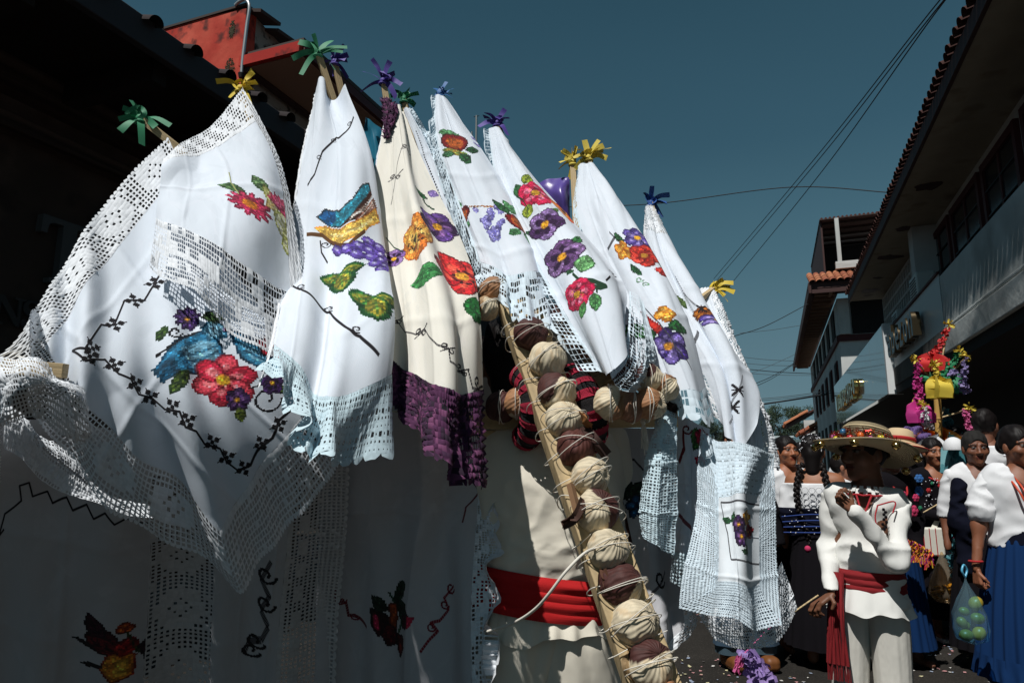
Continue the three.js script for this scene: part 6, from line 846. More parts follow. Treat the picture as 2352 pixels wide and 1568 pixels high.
{ // boy
  const H = 1.5, g = figure('boy in a straw hat, white shirt and red sash, one arm across his chest', 1946, 3.0, H, { yaw: -.55, lean2: -.055, lift: .75, turn: -.65, headScale: 1.06, skin: [.13, .055, .03], hands: [[[-.03, 1.335, .265], [-.65, .6, .15], [.3, .5, -.7], 1.5], [[-.145, .94, .21], [-.7, -.6, .25], [.75, .3, .3], 1.0]], handScale: .9,
    arms: [[[.135, 1.12, .17], [-.02, 1.324, .26]], [[-.17, 1.13, .0], [-.14, .95, .2]]], fat: .78, broad: .85, armR: .74 });
  const t = g.userData.tools; const mS = cotton([.74, .74, .71]);
  garment(g, 'shirt', [...t.torso, bone([0, 1.0, 0], [0, .86, 0], .13, .15, 1.3)], .02, { lo: .9, hi: 1.5, mat: mS, fold: .016, cell: .011, neckline: (x, y, z) => Math.max(cap(x, y, z, [0, 1.36, .1], [0, 1.5, .05], .035, .075), -z - .0) });
  garment(g, 'sleeve', t.arms.slice(0, 2), .014, { mat: mS, fold: .012, freq: 12, cell: .008, k: .05 }); garment(g, 'sleeve', t.arms.slice(2, 4), .014, { mat: mS, fold: .012, freq: 12, cell: .008, lo: .965, k: .05 });
  // pinked collar and cuff trim
  const trim = cotton([.4, .02, .03]); const col = []; for (let i = 0; i < 34; i++) { const a = i / 34 * 6.2832; col.push(box(.016, .03, .006, 0, 0, 0).rotateX(-.5).rotateY(-a + Math.PI / 2).translate(Math.cos(a) * .088, 1.418 + .012 * (i % 2), Math.sin(a) * .085 + .02)); } mesh('collar', col, mS, g);
  mesh('red_trim', [tube(Array.from({ length: 24 }, (_, i) => { const a = i / 24 * 6.2832; return V(Math.cos(a) * .1, 1.4 + .004 * (i % 2), Math.sin(a) * .098 + .02); }), .005, 90, 5, true), tube([V(-.03, 1.4, .115), V(0, 1.32, .15), V(.035, 1.4, .115)], .005, 20, 5)], trim, g);
  mesh('chest_embroidery', [tube([V(.06, 1.36, .145), V(.05, 1.3, .165), V(.07, 1.22, .165)], .0035, 20, 5), tube([V(.06, 1.36, .145), V(.13, 1.38, .11), V(.12, 1.33, .13)], .0035, 20, 5)], trim, g); mesh('chest_motif', Array.from({ length: 9 }, (_, i) => new THREE.IcosahedronGeometry(.008, 0).scale(1, 1, .5).translate(.09 + rr(-.012, .012), 1.255 + i * .011, .158 - i * .002)), blackCloth, g);
  for (let k = 0; k < 3; k++) gathered(g, 'sash', [ring(1.055 - k * .03, .15, .128), ring(1.035 - k * .03, .16, .136), ring(1.015 - k * .03, .155, .13)], cotton([.22, .006, .01]), 5, .02, 90);
  const tail = (x, z, l) => { const p = []; for (let i = 0; i < 10; i++) p.push(tube([V(x + i * .006 - .03, 1.04, z), V(x + i * .007 - .035 + .01 * Math.sin(i * 2), 1.0 - l * .4, z + .035 + .008 * (i % 3)), V(x + i * .0095 - .045, 1.0 - l, z + .03 + .01 * (i % 2))], .0075, 14, 6)); return p; };
  mesh('sash_tail', tail(-.12, .135, .36), cotton([.22, .006, .01]), g); mesh('fringe', Array.from({ length: 26 }, (_, i) => tube([V(-.165 + i * .0036, .66, .17), V(-.165 + i * .0038 + rr(-.006, .006), .57, .17 + rr(-.01, .01))], .0016, 5, 4)), cotton([.22, .006, .01]), g);
  gathered(g, 'shirt_hem', [ring(.98, .155, .13), ring(.93, .17, .15), ring(.87, .19, .172)], mS, 8, .05, 140, .008);
  for (const q of [-1, 1]) gathered(g, 'trouser_leg', [ring(.94, .1, .12, q * .05), ring(.8, .088, .108, q * .078), ring(.45, .076, .09, q * .092), ring(.12, .075, .088, q * .095)], std([.68, .66, .6], .9, { bumpMap: crumple, bumpScale: .005 }), 3, .05, 120);
  mesh('sandal', [-1, 1].map((q) => box(.1, .03, .25, q * .1, .015, .04, .012)), std([.06, .035, .02], .8), g);
  // hat lies on the head
  const hat = base('straw_hat', at(1986, 1038, 2.98), 'straw hat with tinsel, jingle bells and a wide brim on the boy', 'hat', null, -1.2); hat.rotation.order = 'ZXY'; hat.rotation.set(-.14, -1.2, -.27);
  const straw = new THREE.MeshStandardMaterial({ color: lin(.62, .5, .3), roughness: .75, side: THREE.DoubleSide, bumpMap: tex(256, (u, v) => .5 + .5 * Math.sin(v * 6.2832 * 40 + .3 * Math.sin(u * 60))), bumpScale: .004 });
  mesh('crown', new THREE.LatheGeometry([[.001, .118], [.05, .118], [.082, .112], [.094, .098], [.1, .05], [.104, .0]].map((p) => new THREE.Vector2(...p)), 48), straw, hat);
  for (let i = 0; i < 11; i++) mesh('straw_braid', new THREE.TorusGeometry(.1045 - i * .0007 - (i > 8 ? (i - 8) * .004 : 0), .0034, 6, 48).rotateX(Math.PI / 2).translate(0, .004 + i * .0095, 0), straw, hat);
  const brim = new THREE.LatheGeometry([[.1, .0], [.13, -.004], [.165, -.006], [.2, .004], [.207, .01], [.2, .013], [.165, .002], [.13, .003], [.1, .008]].map((p) => new THREE.Vector2(...p)), 60); { const p = brim.attributes.position; for (let i = 0; i < p.count; i++) { const r = Math.hypot(p.getX(i), p.getZ(i)), a = Math.atan2(p.getZ(i), p.getX(i)); p.setY(i, p.getY(i) + (r - .1) * .16 * Math.cos(a * 2)); } brim.computeVertexNormals(); } mesh('brim', brim, straw, hat);
  const tin = [phys([.5, .02, .02], .2, { metalness: .9 }), phys([.75, .3, .06], .2, { metalness: .95 }), phys([.5, .5, .55], .2, { metalness: .95 }), phys([.02, .2, .08], .3, { metalness: .7 })];
  tin.forEach((m, k) => { const l = []; for (let i = 0; i < [520, 260, 120, 90][k]; i++) { const a = rr(-.4, 4.6), r = .118 + rr(-.012, .022), L = rr(.012, .034), q = box(.0018, L, .0018); q.rotateX(rr(-1.5, 1.5)); q.rotateZ(rr(-1.5, 1.5)); q.translate(Math.cos(a) * r, .018 + rr(-.012, .045), Math.sin(a) * r); l.push(q); } mesh('tinsel', l, m, hat); });
  const bauble = [[.5, .02, .03], [.02, .12, .26], [.6, .5, .03], [.5, .12, .3], [.6, .12, .02]]; for (let i = 0; i < 16; i++) { const a = -.2 + i * .3; mesh('bauble', new THREE.SphereGeometry(rr(.009, .016), 12, 10).translate(Math.cos(a) * .128, .02 + rr(0, .03), Math.sin(a) * .128), phys(bauble[i % 5], .25, { clearcoat: 1 }), hat); }
  const brass = std([.72, .5, .18], .2, { metalness: 1 }); for (let i = 0; i < 8; i++) { const a = .25 + i * .785, bl = mesh('jingle_bell', new THREE.SphereGeometry(.0165, 16, 12), brass, hat); bl.position.set(Math.cos(a) * .2, -.012 + .016 * Math.cos(a * 2), Math.sin(a) * .2); mesh('band', new THREE.TorusGeometry(.0168, .002, 6, 20).rotateX(Math.PI / 2), brass, bl); }
  const sk = base('thin_stick', at(1826, 1404, 2.9), 'thin stick held between the boy’s fingers', 'stick'); mesh('shaft', tube([V(0, 0, 0), V(.08, .05, 0), V(.1, .062, 0)], .0035, 8, 6), mWood, sk);
}
// embroidered blouse flowers etc.
const flowerMats = { pink: cotton([.5, .03, .11]), blue: cotton([.03, .13, .36]), green: cotton([.02, .2, .1]), violet: cotton([.12, .05, .2]), red: cotton([.4, .015, .02]), white: cotton([.6, .6, .6]) };
{ // woman in the embroidered blouse
  const g = figure('woman in a black blouse embroidered with bright flowers, white strap across it', 2143, 5.7, 1.545, { yaw: -.12, headScale: 1.0, skin: [.19, .075, .038], hair: { low: 1 }, arms: [[[.25, 1.1, -.02], [.2, .92, .12]], [[-.26, 1.1, .02], [-.1, 1.06, .22]]], hands: [[[-.1, 1.06, .22], [.9, -.05, .3], [.1, 1, .2], 1.2]] });
  const t = g.userData.tools; garment(g, 'blouse', [...t.torso, bone([0, 1.0, 0], [0, .8, 0], .17, .18, 1.3)], .022, { lo: .8, hi: 1.5, mat: blackCloth, neckline: (x, y, z) => cap(x, y, z, [0, 1.38, .14], [0, 1.52, .02], .06, .1) });
  garment(g, 'sleeve', t.arms.slice(0, 2), .02, { mat: blackCloth, lo: .98 }); garment(g, 'sleeve', t.arms.slice(2, 4), .02, { mat: blackCloth });
  mesh('neck_trim', tube([V(-.125, 1.43, .02), V(-.09, 1.38, .1), V(0, 1.345, .145), V(.09, 1.38, .1), V(.125, 1.43, .02)], .009, 30, 6), flowerMats.red, g);
  blossoms(g, [[-.17, 1.37, .095, flowerMats.blue, 1.3], [.17, 1.37, .095, flowerMats.blue, 1.3], [.03, 1.26, .16, flowerMats.blue, 1], [.05, 1.16, .155, flowerMats.pink, 1.3], [.05, 1.02, .15, flowerMats.violet, 1.2], [.06, .88, .155, flowerMats.pink, 1.3], [-.12, 1.27, .14, flowerMats.red, .7], [.15, 1.25, .13, flowerMats.red, .7], [.13, 1.05, .14, flowerMats.green, .6], [-.03, .95, .155, flowerMats.green, .6], [-.08, 1.33, .13, flowerMats.green, .5], [.1, 1.31, .14, flowerMats.green, .5], [-.03, 1.31, .145, flowerMats.red, .5], [.16, .97, .125, flowerMats.red, .6], [-.02, 1.08, .16, flowerMats.green, .5], [.12, 1.18, .145, flowerMats.violet, .6], [-.22, 1.3, .07, flowerMats.pink, .8]], .034);
  mesh('beadwork', Array.from({ length: 60 }, () => new THREE.SphereGeometry(.0045, 5, 4).translate(rr(-.17, .19), rr(1.12, 1.38), .152 - Math.abs(rr(0, .02)))), mBead, g);
  gathered(g, 'skirt', [ring(.9, .19, .16), ring(.5, .25, .22), ring(.2, .28, .25)], blackCloth, 22, .03);
  mesh('shoe', [-1, 1].map((q) => box(.1, .035, .25, q * .1, .02, .06, .012)), std([.6, .6, .6], .6), g);
  const st = base('bag_strap_pouch', g.position.clone(), 'white woven shoulder bag with thin red stripes hanging from the blouse woman', 'bag', null, -.12); const s = 1.545 / 1.7; st.scale.setScalar(s);
  const bandG = strip([V(.1, 1.42, .11), V(.06, 1.32, .175), V(-.02, 1.18, .19), V(-.1, 1.02, .19), V(-.14, .95, .2)], .04, 24, 0); mesh('strap', strip([V(.1, 1.42, .12), V(.06, 1.32, .178), V(-.02, 1.18, .196), V(-.1, 1.02, .2), V(-.14, .95, .2)], .042, 24, .02), cotton([.7, .68, .58]), st);
  mesh('pouch', box(.26, .24, .06, -.2, .84, .2, .02), cotton([.7, .68, .6]), st); for (let i = 0; i < 4; i++) mesh('stripe', box(.006, .23, .004, -.29 + i * .05, .84, .232), flowerMats.red, st); mesh('trim', box(.04, .24, .064, -.335, .84, .2, .01), cotton([.4, .34, .03]), st);
  const wand = base('paper_fan_stick', at(2130, 1185, 5.3), 'thin stick with a teal paper streamer held by the blouse woman', 'stick'); const P = (x, y, d) => at(x, y, d).sub(at(2130, 1185, 5.3)); mesh('shaft', tube([P(2085, 1198, 5.35), P(2130, 1172, 5.3), P(2158, 1156, 5.3)], .005, 10, 6), mWood, wand); mesh('paper', strip([P(2155, 1158, 5.3), P(2180, 1148, 5.28), P(2198, 1136, 5.26)], .07, 8, .3), cotton([.08, .27, .3]), wand);
}
{ // older woman behind
  const g = figure('older woman with grey hair in a white blouse and dark shawl', 2243, 4.9, 1.56, { yaw: -.35, skin: [.12, .045, .024], age: 1, hair: { low: 1, mat: phys([.022, .021, .02], .8, { specularIntensity: .25 }) }, headScale: 1.04, fat: 1.1 });
  const t = g.userData.tools; garment(g, 'blouse', t.torso, .03, { lo: .95, hi: 1.5, mat: whiteCotton, fold: .009, freq: 13, cell: .011, neckline: (x, y, z) => cap(x, y, z, [0, 1.4, .14], [0, 1.54, .02], .06, .1) }); garment(g, 'sleeve', [t.arms[0], t.arms[2]], .022, { mat: whiteCotton, lo: 1.08, fold: .009, freq: 13, cell: .011 });
  garment(g, 'shawl', [bone([-.14, 1.33, .08], [-.17, 1.05, .12], .05, .07), bone([-.17, 1.05, .12], [-.16, .72, .14], .07, .05)], .012, { mat: navyCloth, fold: .018, freq: 12 }); gathered(g, 'skirt', [ring(.98, .18, .15), ring(.5, .26, .23), ring(.15, .3, .26)], blackCloth, 22, .03); mesh('strap', strip([V(.0, 1.42, .12), V(-.04, 1.3, .2), V(-.06, 1.15, .21)], .03, 12, 0), cotton([.7, .68, .6]), g);
}
{ // woman at the right border
  const g = figure('woman at the right border in white puff sleeves, blue skirt and red necklaces', 2340, 4.1, 1.555, { yaw: -.28, turn: .3, skin: [.15, .058, .03], age: .8, hair: { bun: 1 }, headScale: 1.06, fat: 1.12, broad: 1.08, arms: [[[.27, 1.08, 0], [.2, .9, .12]], [[-.27, 1.1, .02], [-.33, .84, .08]]], hands: [[[-.33, .83, .08], [-.02, -1, .1], [.3, .05, 1], 1.6]] });
  const t = g.userData.tools; garment(g, 'blouse', t.torso, .04, { lo: .97, hi: 1.5, mat: whiteCotton, fold: .01, freq: 13, cell: .011, neckline: (x, y, z) => cap(x, y, z, [0, 1.38, .15], [0, 1.54, .0], .07, .115) });
  garment(g, 'puff_sleeve', [bone([-.19, 1.36, .01], [-.25, 1.2, .02], .05, .07)], .02, { mat: whiteCotton, fold: .011, freq: 15, cell: .01, lo: 1.13 }); garment(g, 'puff_sleeve', [bone([.19, 1.36, .01], [.25, 1.2, .02], .05, .07)], .02, { mat: whiteCotton, fold: .011, freq: 15, cell: .01, lo: 1.13 });
  gathered(g, 'skirt', [ring(1.05, .185, .16), ring(.97, .215, .19), ring(.6, .3, .27), ring(.2, .36, .33)], blueCloth, 24, .045, 200); gathered(g, 'skirt_flounce', [ring(.33, .352, .322), ring(.2, .375, .345)], blueCloth, 26, .03, 200); gathered(g, 'belt', [ring(1.08, .19, .165), ring(1.0, .21, .18)], navyCloth, 4, .01, 60);
  for (const d of [0, .03]) mesh('necklace', tube([V(-.1 + d, 1.43, .06), V(-.085 + d, 1.33, .185), V(-.03, 1.19, .215), V(.03, 1.19, .215), V(.1 - d, 1.33, .185), V(.11, 1.43, .06)], .007, 40, 6), std([.55, .06, .02], .4), g); mesh('leather_cord', tube([V(-.09, 1.43, .06), V(-.02, 1.32, .19), V(.1, 1.18, .2)], .009, 20, 6), std([.07, .02, .012], .6), g);
  mesh('pendant', box(.035, .05, .012, -.0, 1.155, .222, .005), phys([.6, .5, .28], .3), g); mesh('earring', [-1, 1].map((q) => new THREE.SphereGeometry(.009, 10, 8).translate(q * .085, 1.545, .04)), mBead, g); mesh('bracelet', new THREE.TorusGeometry(.035, .008, 6, 18).rotateX(1.5).translate(-.33, .885, .08), flowerMats.red, g);
  mesh('sandal', [-1, 1].map((q) => box(.1, .03, .24, q * .1, .015, .05, .012)), std([.06, .035, .02], .8), g);
  mesh('hair_pins', Array.from({ length: 16 }, (_, i) => new THREE.SphereGeometry(.004, 5, 4).translate(-.05 + i * .008, 1.715 - Math.abs(i - 8) * .0035, .055 - i * .002)), mBead, g);
}
{ // fruit bag
  const c = at(2226, 1398, 3.9), b = base('fruit_bag', c, 'clear blue plastic bag of mangoes held by the woman in blue', 'bag'); const k = 3.9 / LENS;
  const prof = [[.004, 66], [.006, 58], [.02, 44], [.05, 20], [.076, -10], [.084, -40], [.07, -62], [.03, -70], [.001, -71]].map(([r, y]) => new THREE.Vector2(r, y * k)); const g = new THREE.LatheGeometry(prof, 40), p = g.attributes.position; for (let i = 0; i < p.count; i++) { const a = Math.atan2(p.getZ(i), p.getX(i)), f = 1 + .09 * Math.sin(a * 9 + p.getY(i) * 30) + .08 * noise(p.getX(i) * 30, p.getY(i) * 30, p.getZ(i) * 30); p.setXYZ(i, p.getX(i) * f, p.getY(i), p.getZ(i) * f); } g.computeVertexNormals();
  mesh('plastic', g, phys([.55, .85, 1], .12, { transmission: .92, thickness: 0, ior: 1.3 }), b); mesh('handle', [tube([V(0, 66 * k, 0), V(-.02, 80 * k, .01), V(0, 92 * k, 0), V(.02, 80 * k, -.01), V(0, 66 * k, 0)], .006, 24, 6)], phys([.1, .4, .6], .3), b);
  const fm = [std([.13, .16, .02], .4), std([.34, .25, .03], .4), std([.17, .17, .03], .4)]; [[-.04, -52, .02], [.025, -48, .025], [-.045, -28, .0], [.03, -18, .02], [.035, 12, .01], [-.01, -36, -.03], [-.02, -6, -.01]].forEach(([x, y, z], i) => { const m = base('mango', c.clone().add(V(x, y * k, z)), ['green mango at the bottom left of the bag', 'yellow mango at the bottom right of the bag', 'green mango at the left in the bag', 'yellowish mango at the right in the bag', 'topmost mango in the bag', 'hidden mango at the back of the bag', 'small mango in the middle of the bag'][i], 'mango', 'mangoes in the blue bag'); mesh('fruit', new THREE.SphereGeometry([.036, .038, .031, .036, .04, .03, .028][i], 18, 14).scale(1, .82, .85).rotateZ(i), fm[i % 3], m); });
}
{ // woman facing, left group
  const g = figure('frowning woman in a white blouse and striped dark shawl beside the crochet cloth', 1806, 5.4, 1.545, { yaw: .1, nod: -.12, skin: [.2, .075, .036], hair: {}, fat: 1.12, headScale: 1.05, arms: [[[.2, 1.1, .1], [-.02, 1.08, .2]], [[-.25, 1.08, .05], [-.1, 1.02, .2]]] });
  const t = g.userData.tools; garment(g, 'blouse', [...t.torso, ...t.arms], .03, { lo: 1.1, hi: 1.5, mat: whiteCotton, fold: .01, freq: 13, cell: .011, neckline: (x, y, z) => cap(x, y, z, [0, 1.4, .14], [0, 1.54, .0], .07, .11) });
  garment(g, 'shawl', [...t.torso, ...t.arms], .05, { lo: .96, hi: 1.17, mat: navyCloth, fold: .02 }); for (let i = 0; i < 4; i++) mesh('stripe', tube([V(-.2, 1.13 - i * .045, .17), V(0, 1.14 - i * .05, .24), V(.22, 1.1 - i * .045, .2)], .006, 24, 5), cotton([.02, .05, .22]), g);
  mesh('shawl_strap', [strip([V(.03, 1.36, .175), V(.03, 1.25, .2), V(.03, 1.14, .22)], .03, 10, 0), strip([V(.12, 1.36, .155), V(.12, 1.25, .18), V(.12, 1.14, .2)], .025, 10, 0)], blackCloth, g);
  gathered(g, 'skirt', [ring(1.0, .19, .16), ring(.5, .27, .24), ring(.18, .3, .27)], blackCloth, 20, .03); mesh('blue_panel', strip([V(0, .9, .22), V(-.02, .6, .27), V(-.04, .25, .31)], .16, 20, .2), blueCloth, g);
}
{ // braided woman from behind
  const g = figure('woman with two long dark braids and beaded hair in an off-shoulder lace blouse', 1868, 5.0, 1.535, { yaw: 2.6, skin: [.2, .085, .045], hair: { low: 1 }, headScale: 1.06, fat: 1.05 });
  const t = g.userData.tools; garment(g, 'blouse', [...t.torso, t.arms[0], t.arms[2]], .028, { lo: 1.0, hi: 1.36, mat: whiteCotton, fold: .01 }); garment(g, 'shawl', [...t.torso, t.arms[0], t.arms[2]], .05, { lo: .95, hi: 1.17, mat: navyCloth, fold: .02 });
  for (const q of [-1, 1]) { const br = []; for (let k = 0; k < 30; k++) { const i = k * .57; br.push(new THREE.SphereGeometry(.022 - i * .0004, 10, 8).scale(.8, 1.25, 1).rotateZ(k % 2 ? .5 : -.5).translate(q * (.075 + .04 * Math.sin(i * .25)) + (k % 2 ? .009 : -.009), 1.5 - i * .036, -.09 - .07 * Math.sin(Math.min(1, i / 6) * 1.57))); } mesh('braid', br, hairMat, g); mesh('ribbon', new THREE.IcosahedronGeometry(.026, 1).translate(q * .06, .87, -.165), flowerMats.pink, g); }
  mesh('beads', Array.from({ length: 80 }, () => { const v = V(rr(-1, 1), rr(-.5, 1), rr(-1, .1)).normalize(); return new THREE.SphereGeometry(.0048, 5, 4).translate(v.x * .094, 1.635 + v.y * .112, .015 + v.z * .112); }), mBead, g);
  mesh('lace_yoke', crochetPatch(g), whiteCotton, g);
  for (let i = 0; i < 4; i++) mesh('stripe', tube([V(-.24, 1.12 - i * .04, -.12), V(0, 1.13 - i * .045, -.2), V(.24, 1.1 - i * .04, -.13)], .005, 20, 5), cotton([.02, .05, .22]), g);
  mesh('bead_fleck', Array.from({ length: 40 }, () => new THREE.SphereGeometry(.004, 5, 4).translate(rr(-.22, .22), rr(.98, 1.16), -.19 + rr(0, .02))), mBead, g);
  gathered(g, 'skirt', [ring(1.0, .18, .16), ring(.5, .26, .24), ring(.15, .3, .27)], blackCloth, 20, .03);
}
function crochetPatch() { const l = []; for (let i = 0; i < 5; i++) for (let j = 0; j < 3; j++) l.push(new THREE.TorusGeometry(.022, .004, 5, 14).translate(-.1 + i * .05, 1.22 + j * .045, -.158 - .012 * Math.cos(i - 2))); return l; }
{ // people between and behind
  const a = figure('child half hidden behind the boy’s hat, looking to the right', 1930, 5.6, 1.42, { yaw: 1.0, skin: [.2, .085, .05], far: 1 }); let t = a.userData.tools; garment(a, 'blouse', [...t.torso, ...t.arms], .03, { lo: .6, hi: 1.5, mat: whiteCotton }); garment(a, 'shawl', [...t.torso, t.arms[0]], .045, { lo: .8, hi: 1.38, mat: navyCloth }); gathered(a, 'skirt', [ring(.9, .18, .16), ring(.2, .28, .25)], blackCloth, 18, .03);
  const b = figure('person in black embroidered clothes under a pale hat with a red band', 2040, 5.0, 1.5, { yaw: .2, far: 1, skin: [.12, .05, .03], fat: .85, broad: .8, arms: [[[.17, 1.1, .02], [.1, .9, .1]], [[-.17, 1.1, .02], [-.1, .9, .1]]] }); t = b.userData.tools; garment(b, 'blouse', [...t.torso, ...t.arms], .03, { lo: .8, hi: 1.5, mat: blackCloth }); gathered(b, 'skirt', [ring(.95, .16, .14), ring(.5, .19, .17), ring(.15, .22, .2)], blueCloth, 22, .04);
  blossoms(b, [[-.02, 1.3, .16, flowerMats.pink, 1.1], [.1, 1.28, .15, flowerMats.pink, 1], [.05, 1.18, .165, flowerMats.pink, 1.5], [.17, 1.33, .11, flowerMats.blue, 1.3], [.0, 1.22, .16, flowerMats.green, .6], [.14, 1.2, .14, flowerMats.green, .6], [-.1, 1.24, .15, flowerMats.white, .6]], .036); mesh('neck_trim', tube([V(-.1, 1.42, .06), V(0, 1.3, .16), V(.1, 1.42, .06)], .008, 20, 6), flowerMats.red, b);
  const hb = base('straw_hat', at(2066, 1018, 4.95), 'smaller pale straw hat with a red band and red edged brim', 'hat'); hb.rotation.z = -.16; hb.rotation.x = -.06; const hs = std([.6, .45, .27], .75);
  mesh('crown', new THREE.LatheGeometry([[.001, .105], [.06, .103], [.085, .09], [.097, .04], [.1, 0]].map((p) => new THREE.Vector2(...p)), 36), hs, hb); mesh('brim', new THREE.LatheGeometry([[.1, 0], [.14, -.012], [.185, -.035], [.188, -.032], [.14, -.006], [.1, .006]].map((p) => new THREE.Vector2(...p)), 40), hs, hb); mesh('band', new THREE.TorusGeometry(.1, .008, 6, 40).rotateX(1.5708).scale(1, 1.6, 1).translate(0, .03, 0), flowerMats.red, hb); mesh('brim_edge', [new THREE.TorusGeometry(.187, .0045, 6, 50).rotateX(1.5708).translate(0, -.034, 0), new THREE.TorusGeometry(.155, .0025, 6, 50).rotateX(1.5708).translate(0, -.014, 0)], flowerMats.red, hb);
  const c = figure('dark haired person with a purple knitted shawl behind the pale hat', 2066, 6.3, 1.64, { yaw: .4, far: 1, hair: { low: 1 } }); t = c.userData.tools; garment(c, 'blouse', [...t.torso, ...t.arms], .03, { lo: .7, hi: 1.5, mat: blackCloth }); gathered(c, 'skirt', [ring(.9, .18, .16), ring(.2, .28, .25)], blackCloth, 18, .03);
  const sh = base('purple_shawl', at(2098, 996, 6.1), 'purple knitted shawl draped high behind the pale straw hat', 'shawl'); const S = surface({ rows: [[[2072, 984, 6.10], [2100, 978, 6.05], [2132, 990, 6.10]], [[2082, 1005, 6.05], [2108, 1000, 6.00], [2136, 1006, 6.05]], [[2092, 1024, 6.10], [2112, 1020, 6.05], [2134, 1022, 6.10]]], folds: [[2, 1, .02, 0, 0]], creases: .01 }); const cg = crochet(S, (u, v) => [u, v], 20, 14, { open: .4, scallop: 0, lump: .006 }); cg.translate(-sh.position.x, -sh.position.y, -sh.position.z); mesh('knit', cg, yarn([.13, .08, .24]), sh);
  [['distant onlooker in a white top between the frowning woman and the braids', 1842, 7.4, 1.56, whiteCotton], ['distant onlooker in a pale top behind the boy’s hat brim', 1960, 7.2, 1.6, whiteCotton], ['distant onlooker in black left of the embroidered blouse woman', 2098, 7.6, 1.66, blackCloth], ['distant onlooker in navy between the two older women and the pole', 2212, 7.0, 1.64, navyCloth], ['distant onlooker in a white top at the right under the balcony', 2318, 7.8, 1.72, whiteCotton]].forEach(([l, x, dp, h, m], i) => { const q = figure(l, x, dp, h, { yaw: [.2, -.4, .1, .5, -.3][i], far: 1, hair: { low: i % 2 } }), w = q.userData.tools; garment(q, 'blouse', [...w.torso, ...w.arms], .025, { lo: .85, hi: 1.5, mat: m, cell: .018 }); gathered(q, 'skirt', [ring(.95, .17, .15), ring(.5, .23, .2), ring(.15, .27, .24)], blackCloth, 16, .03, 60); });
  const d = figure('man in a white t-shirt turned away at the back right', 2272, 5.7, 1.78, { yaw: 2.2, far: 1, skin: [.12, .05, .03], broad: 1.1 }); t = d.userData.tools; garment(d, 't_shirt', [...t.torso, t.arms[0], t.arms[2]], .03, { lo: .9, hi: 1.44, mat: whiteCotton, fold: .012 }); for (const q of [-1, 1]) gathered(d, 'trouser_leg', [ring(.95, .12, .13, q * .07), ring(.5, .09, .1, q * .09), ring(.08, .08, .09, q * .1)], blackCloth, 5, .02, 50);
  const e = figure('shadowy onlooker with a dark cap under the balcony', 2196, 6.4, 1.68, { yaw: .1, far: 1, skin: [.05, .025, .018] }); t = e.userData.tools; garment(e, 'shirt', [...t.torso, ...t.arms], .03, { lo: .8, hi: 1.44, mat: blackCloth }); for (const q of [-1, 1]) gathered(e, 'trouser_leg', [ring(.95, .12, .13, q * .07), ring(.08, .09, .1, q * .1)], blackCloth, 5, .02, 50);
  const f = figure('person in rolled blue jeans and brown boots hidden above by the crochet cloth', 1690, 4.95, 1.62, { yaw: .1, far: 1 }); t = f.userData.tools; garment(f, 'shirt', [...t.torso, ...t.arms], .03, { lo: .85, hi: 1.5, mat: blackCloth }); const jean = cotton([.02, .045, .075]); for (const q of [-1, 1]) { gathered(f, 'trouser_leg', [ring(.98, .125, .135, q * .07), ring(.6, .1, .11, q * .1), ring(.4, .095, .1, q * .115), ring(.3, .125, .13, q * .12), ring(.24, .1, .11, q * .12), ring(.17, .12, .125, q * .12)], jean, 5, .05, 90); gathered(f, 'cuff', [ring(.18, .105, .11, q * .12), ring(.11, .1, .105, q * .12)], cotton([.05, .09, .12]), 6, .02, 60); mesh('boot', [new RoundedBoxGeometry(.11, .1, .27, 3, .04).translate(q * .12, .06, .05), new THREE.CylinderGeometry(.055, .06, .14, 14).translate(q * .12, .12, -.02)], std([.17, .06, .015], .55), f); mesh('lacing', [0, 1, 2, 3].map((i) => box(.07, .006, .008, q * .12, .1 + i * .012, .08 - i * .02)), std([.3, .16, .05], .7), f); }
}
// ---------- paper garlands, bags, confetti ----------
const paper = (c) => phys(c, .65, { transmission: .15, thickness: 0 });
const papers = { red: paper([.6, .02, .02]), magenta: paper([.55, .03, .25]), pink: paper([.65, .12, .32]), yellow: paper([.72, .55, .06]), green: paper([.02, .24, .1]), lilac: paper([.25, .2, .42]), silver: paper([.62, .62, .64]), teal: paper([.06, .24, .28]), orange: paper([.75, .24, .02]), purple: paper([.35, .24, .55]) };
function garland(parent, color, pts, w0, w1, n = 26, name = 'paper_garland') {       // a string of fluttering cut paper
  const c = new THREE.CatmullRomCurve3(pts), l = [tube(pts, .006, 20, 5)];
  for (let i = 0; i < n; i++) for (let k = 0; k < 5; k++) { const t = (i + rr(0, .6)) / n, p = c.getPoint(Math.min(1, t)), a = rr(0, 6.28), r = w0 + (w1 - w0) * t, d = V(Math.cos(a), rr(-.3, .5), Math.sin(a)).multiplyScalar(r * rr(.6, 1.1)); const q = p.clone().add(d); l.push(strip([p.clone().addScaledVector(d, .2), p.clone().addScaledVector(d, .75).add(V(0, r * .25, 0)), q.add(V(0, -r * .2, 0))], r * rr(.5, .9), 3, 1)); }
  return mesh(name, l.map((g) => { g.deleteAttribute('uv'); return g; }), papers[color], parent);
}
function paperSkirt(parent, color, c, r, h, n = 9) { const l = []; for (let i = 0; i < n; i++) { const a = i / n * 6.28; l.push(strip([c.clone(), c.clone().add(V(Math.cos(a) * r * .8, -h * .35, Math.sin(a) * r * .8)), c.clone().add(V(Math.cos(a + .1) * r * .75, -h, Math.sin(a + .1) * r * .75))], r * 1.05, 8, .3)); } return mesh('paper_skirt', l, papers[color], parent); }
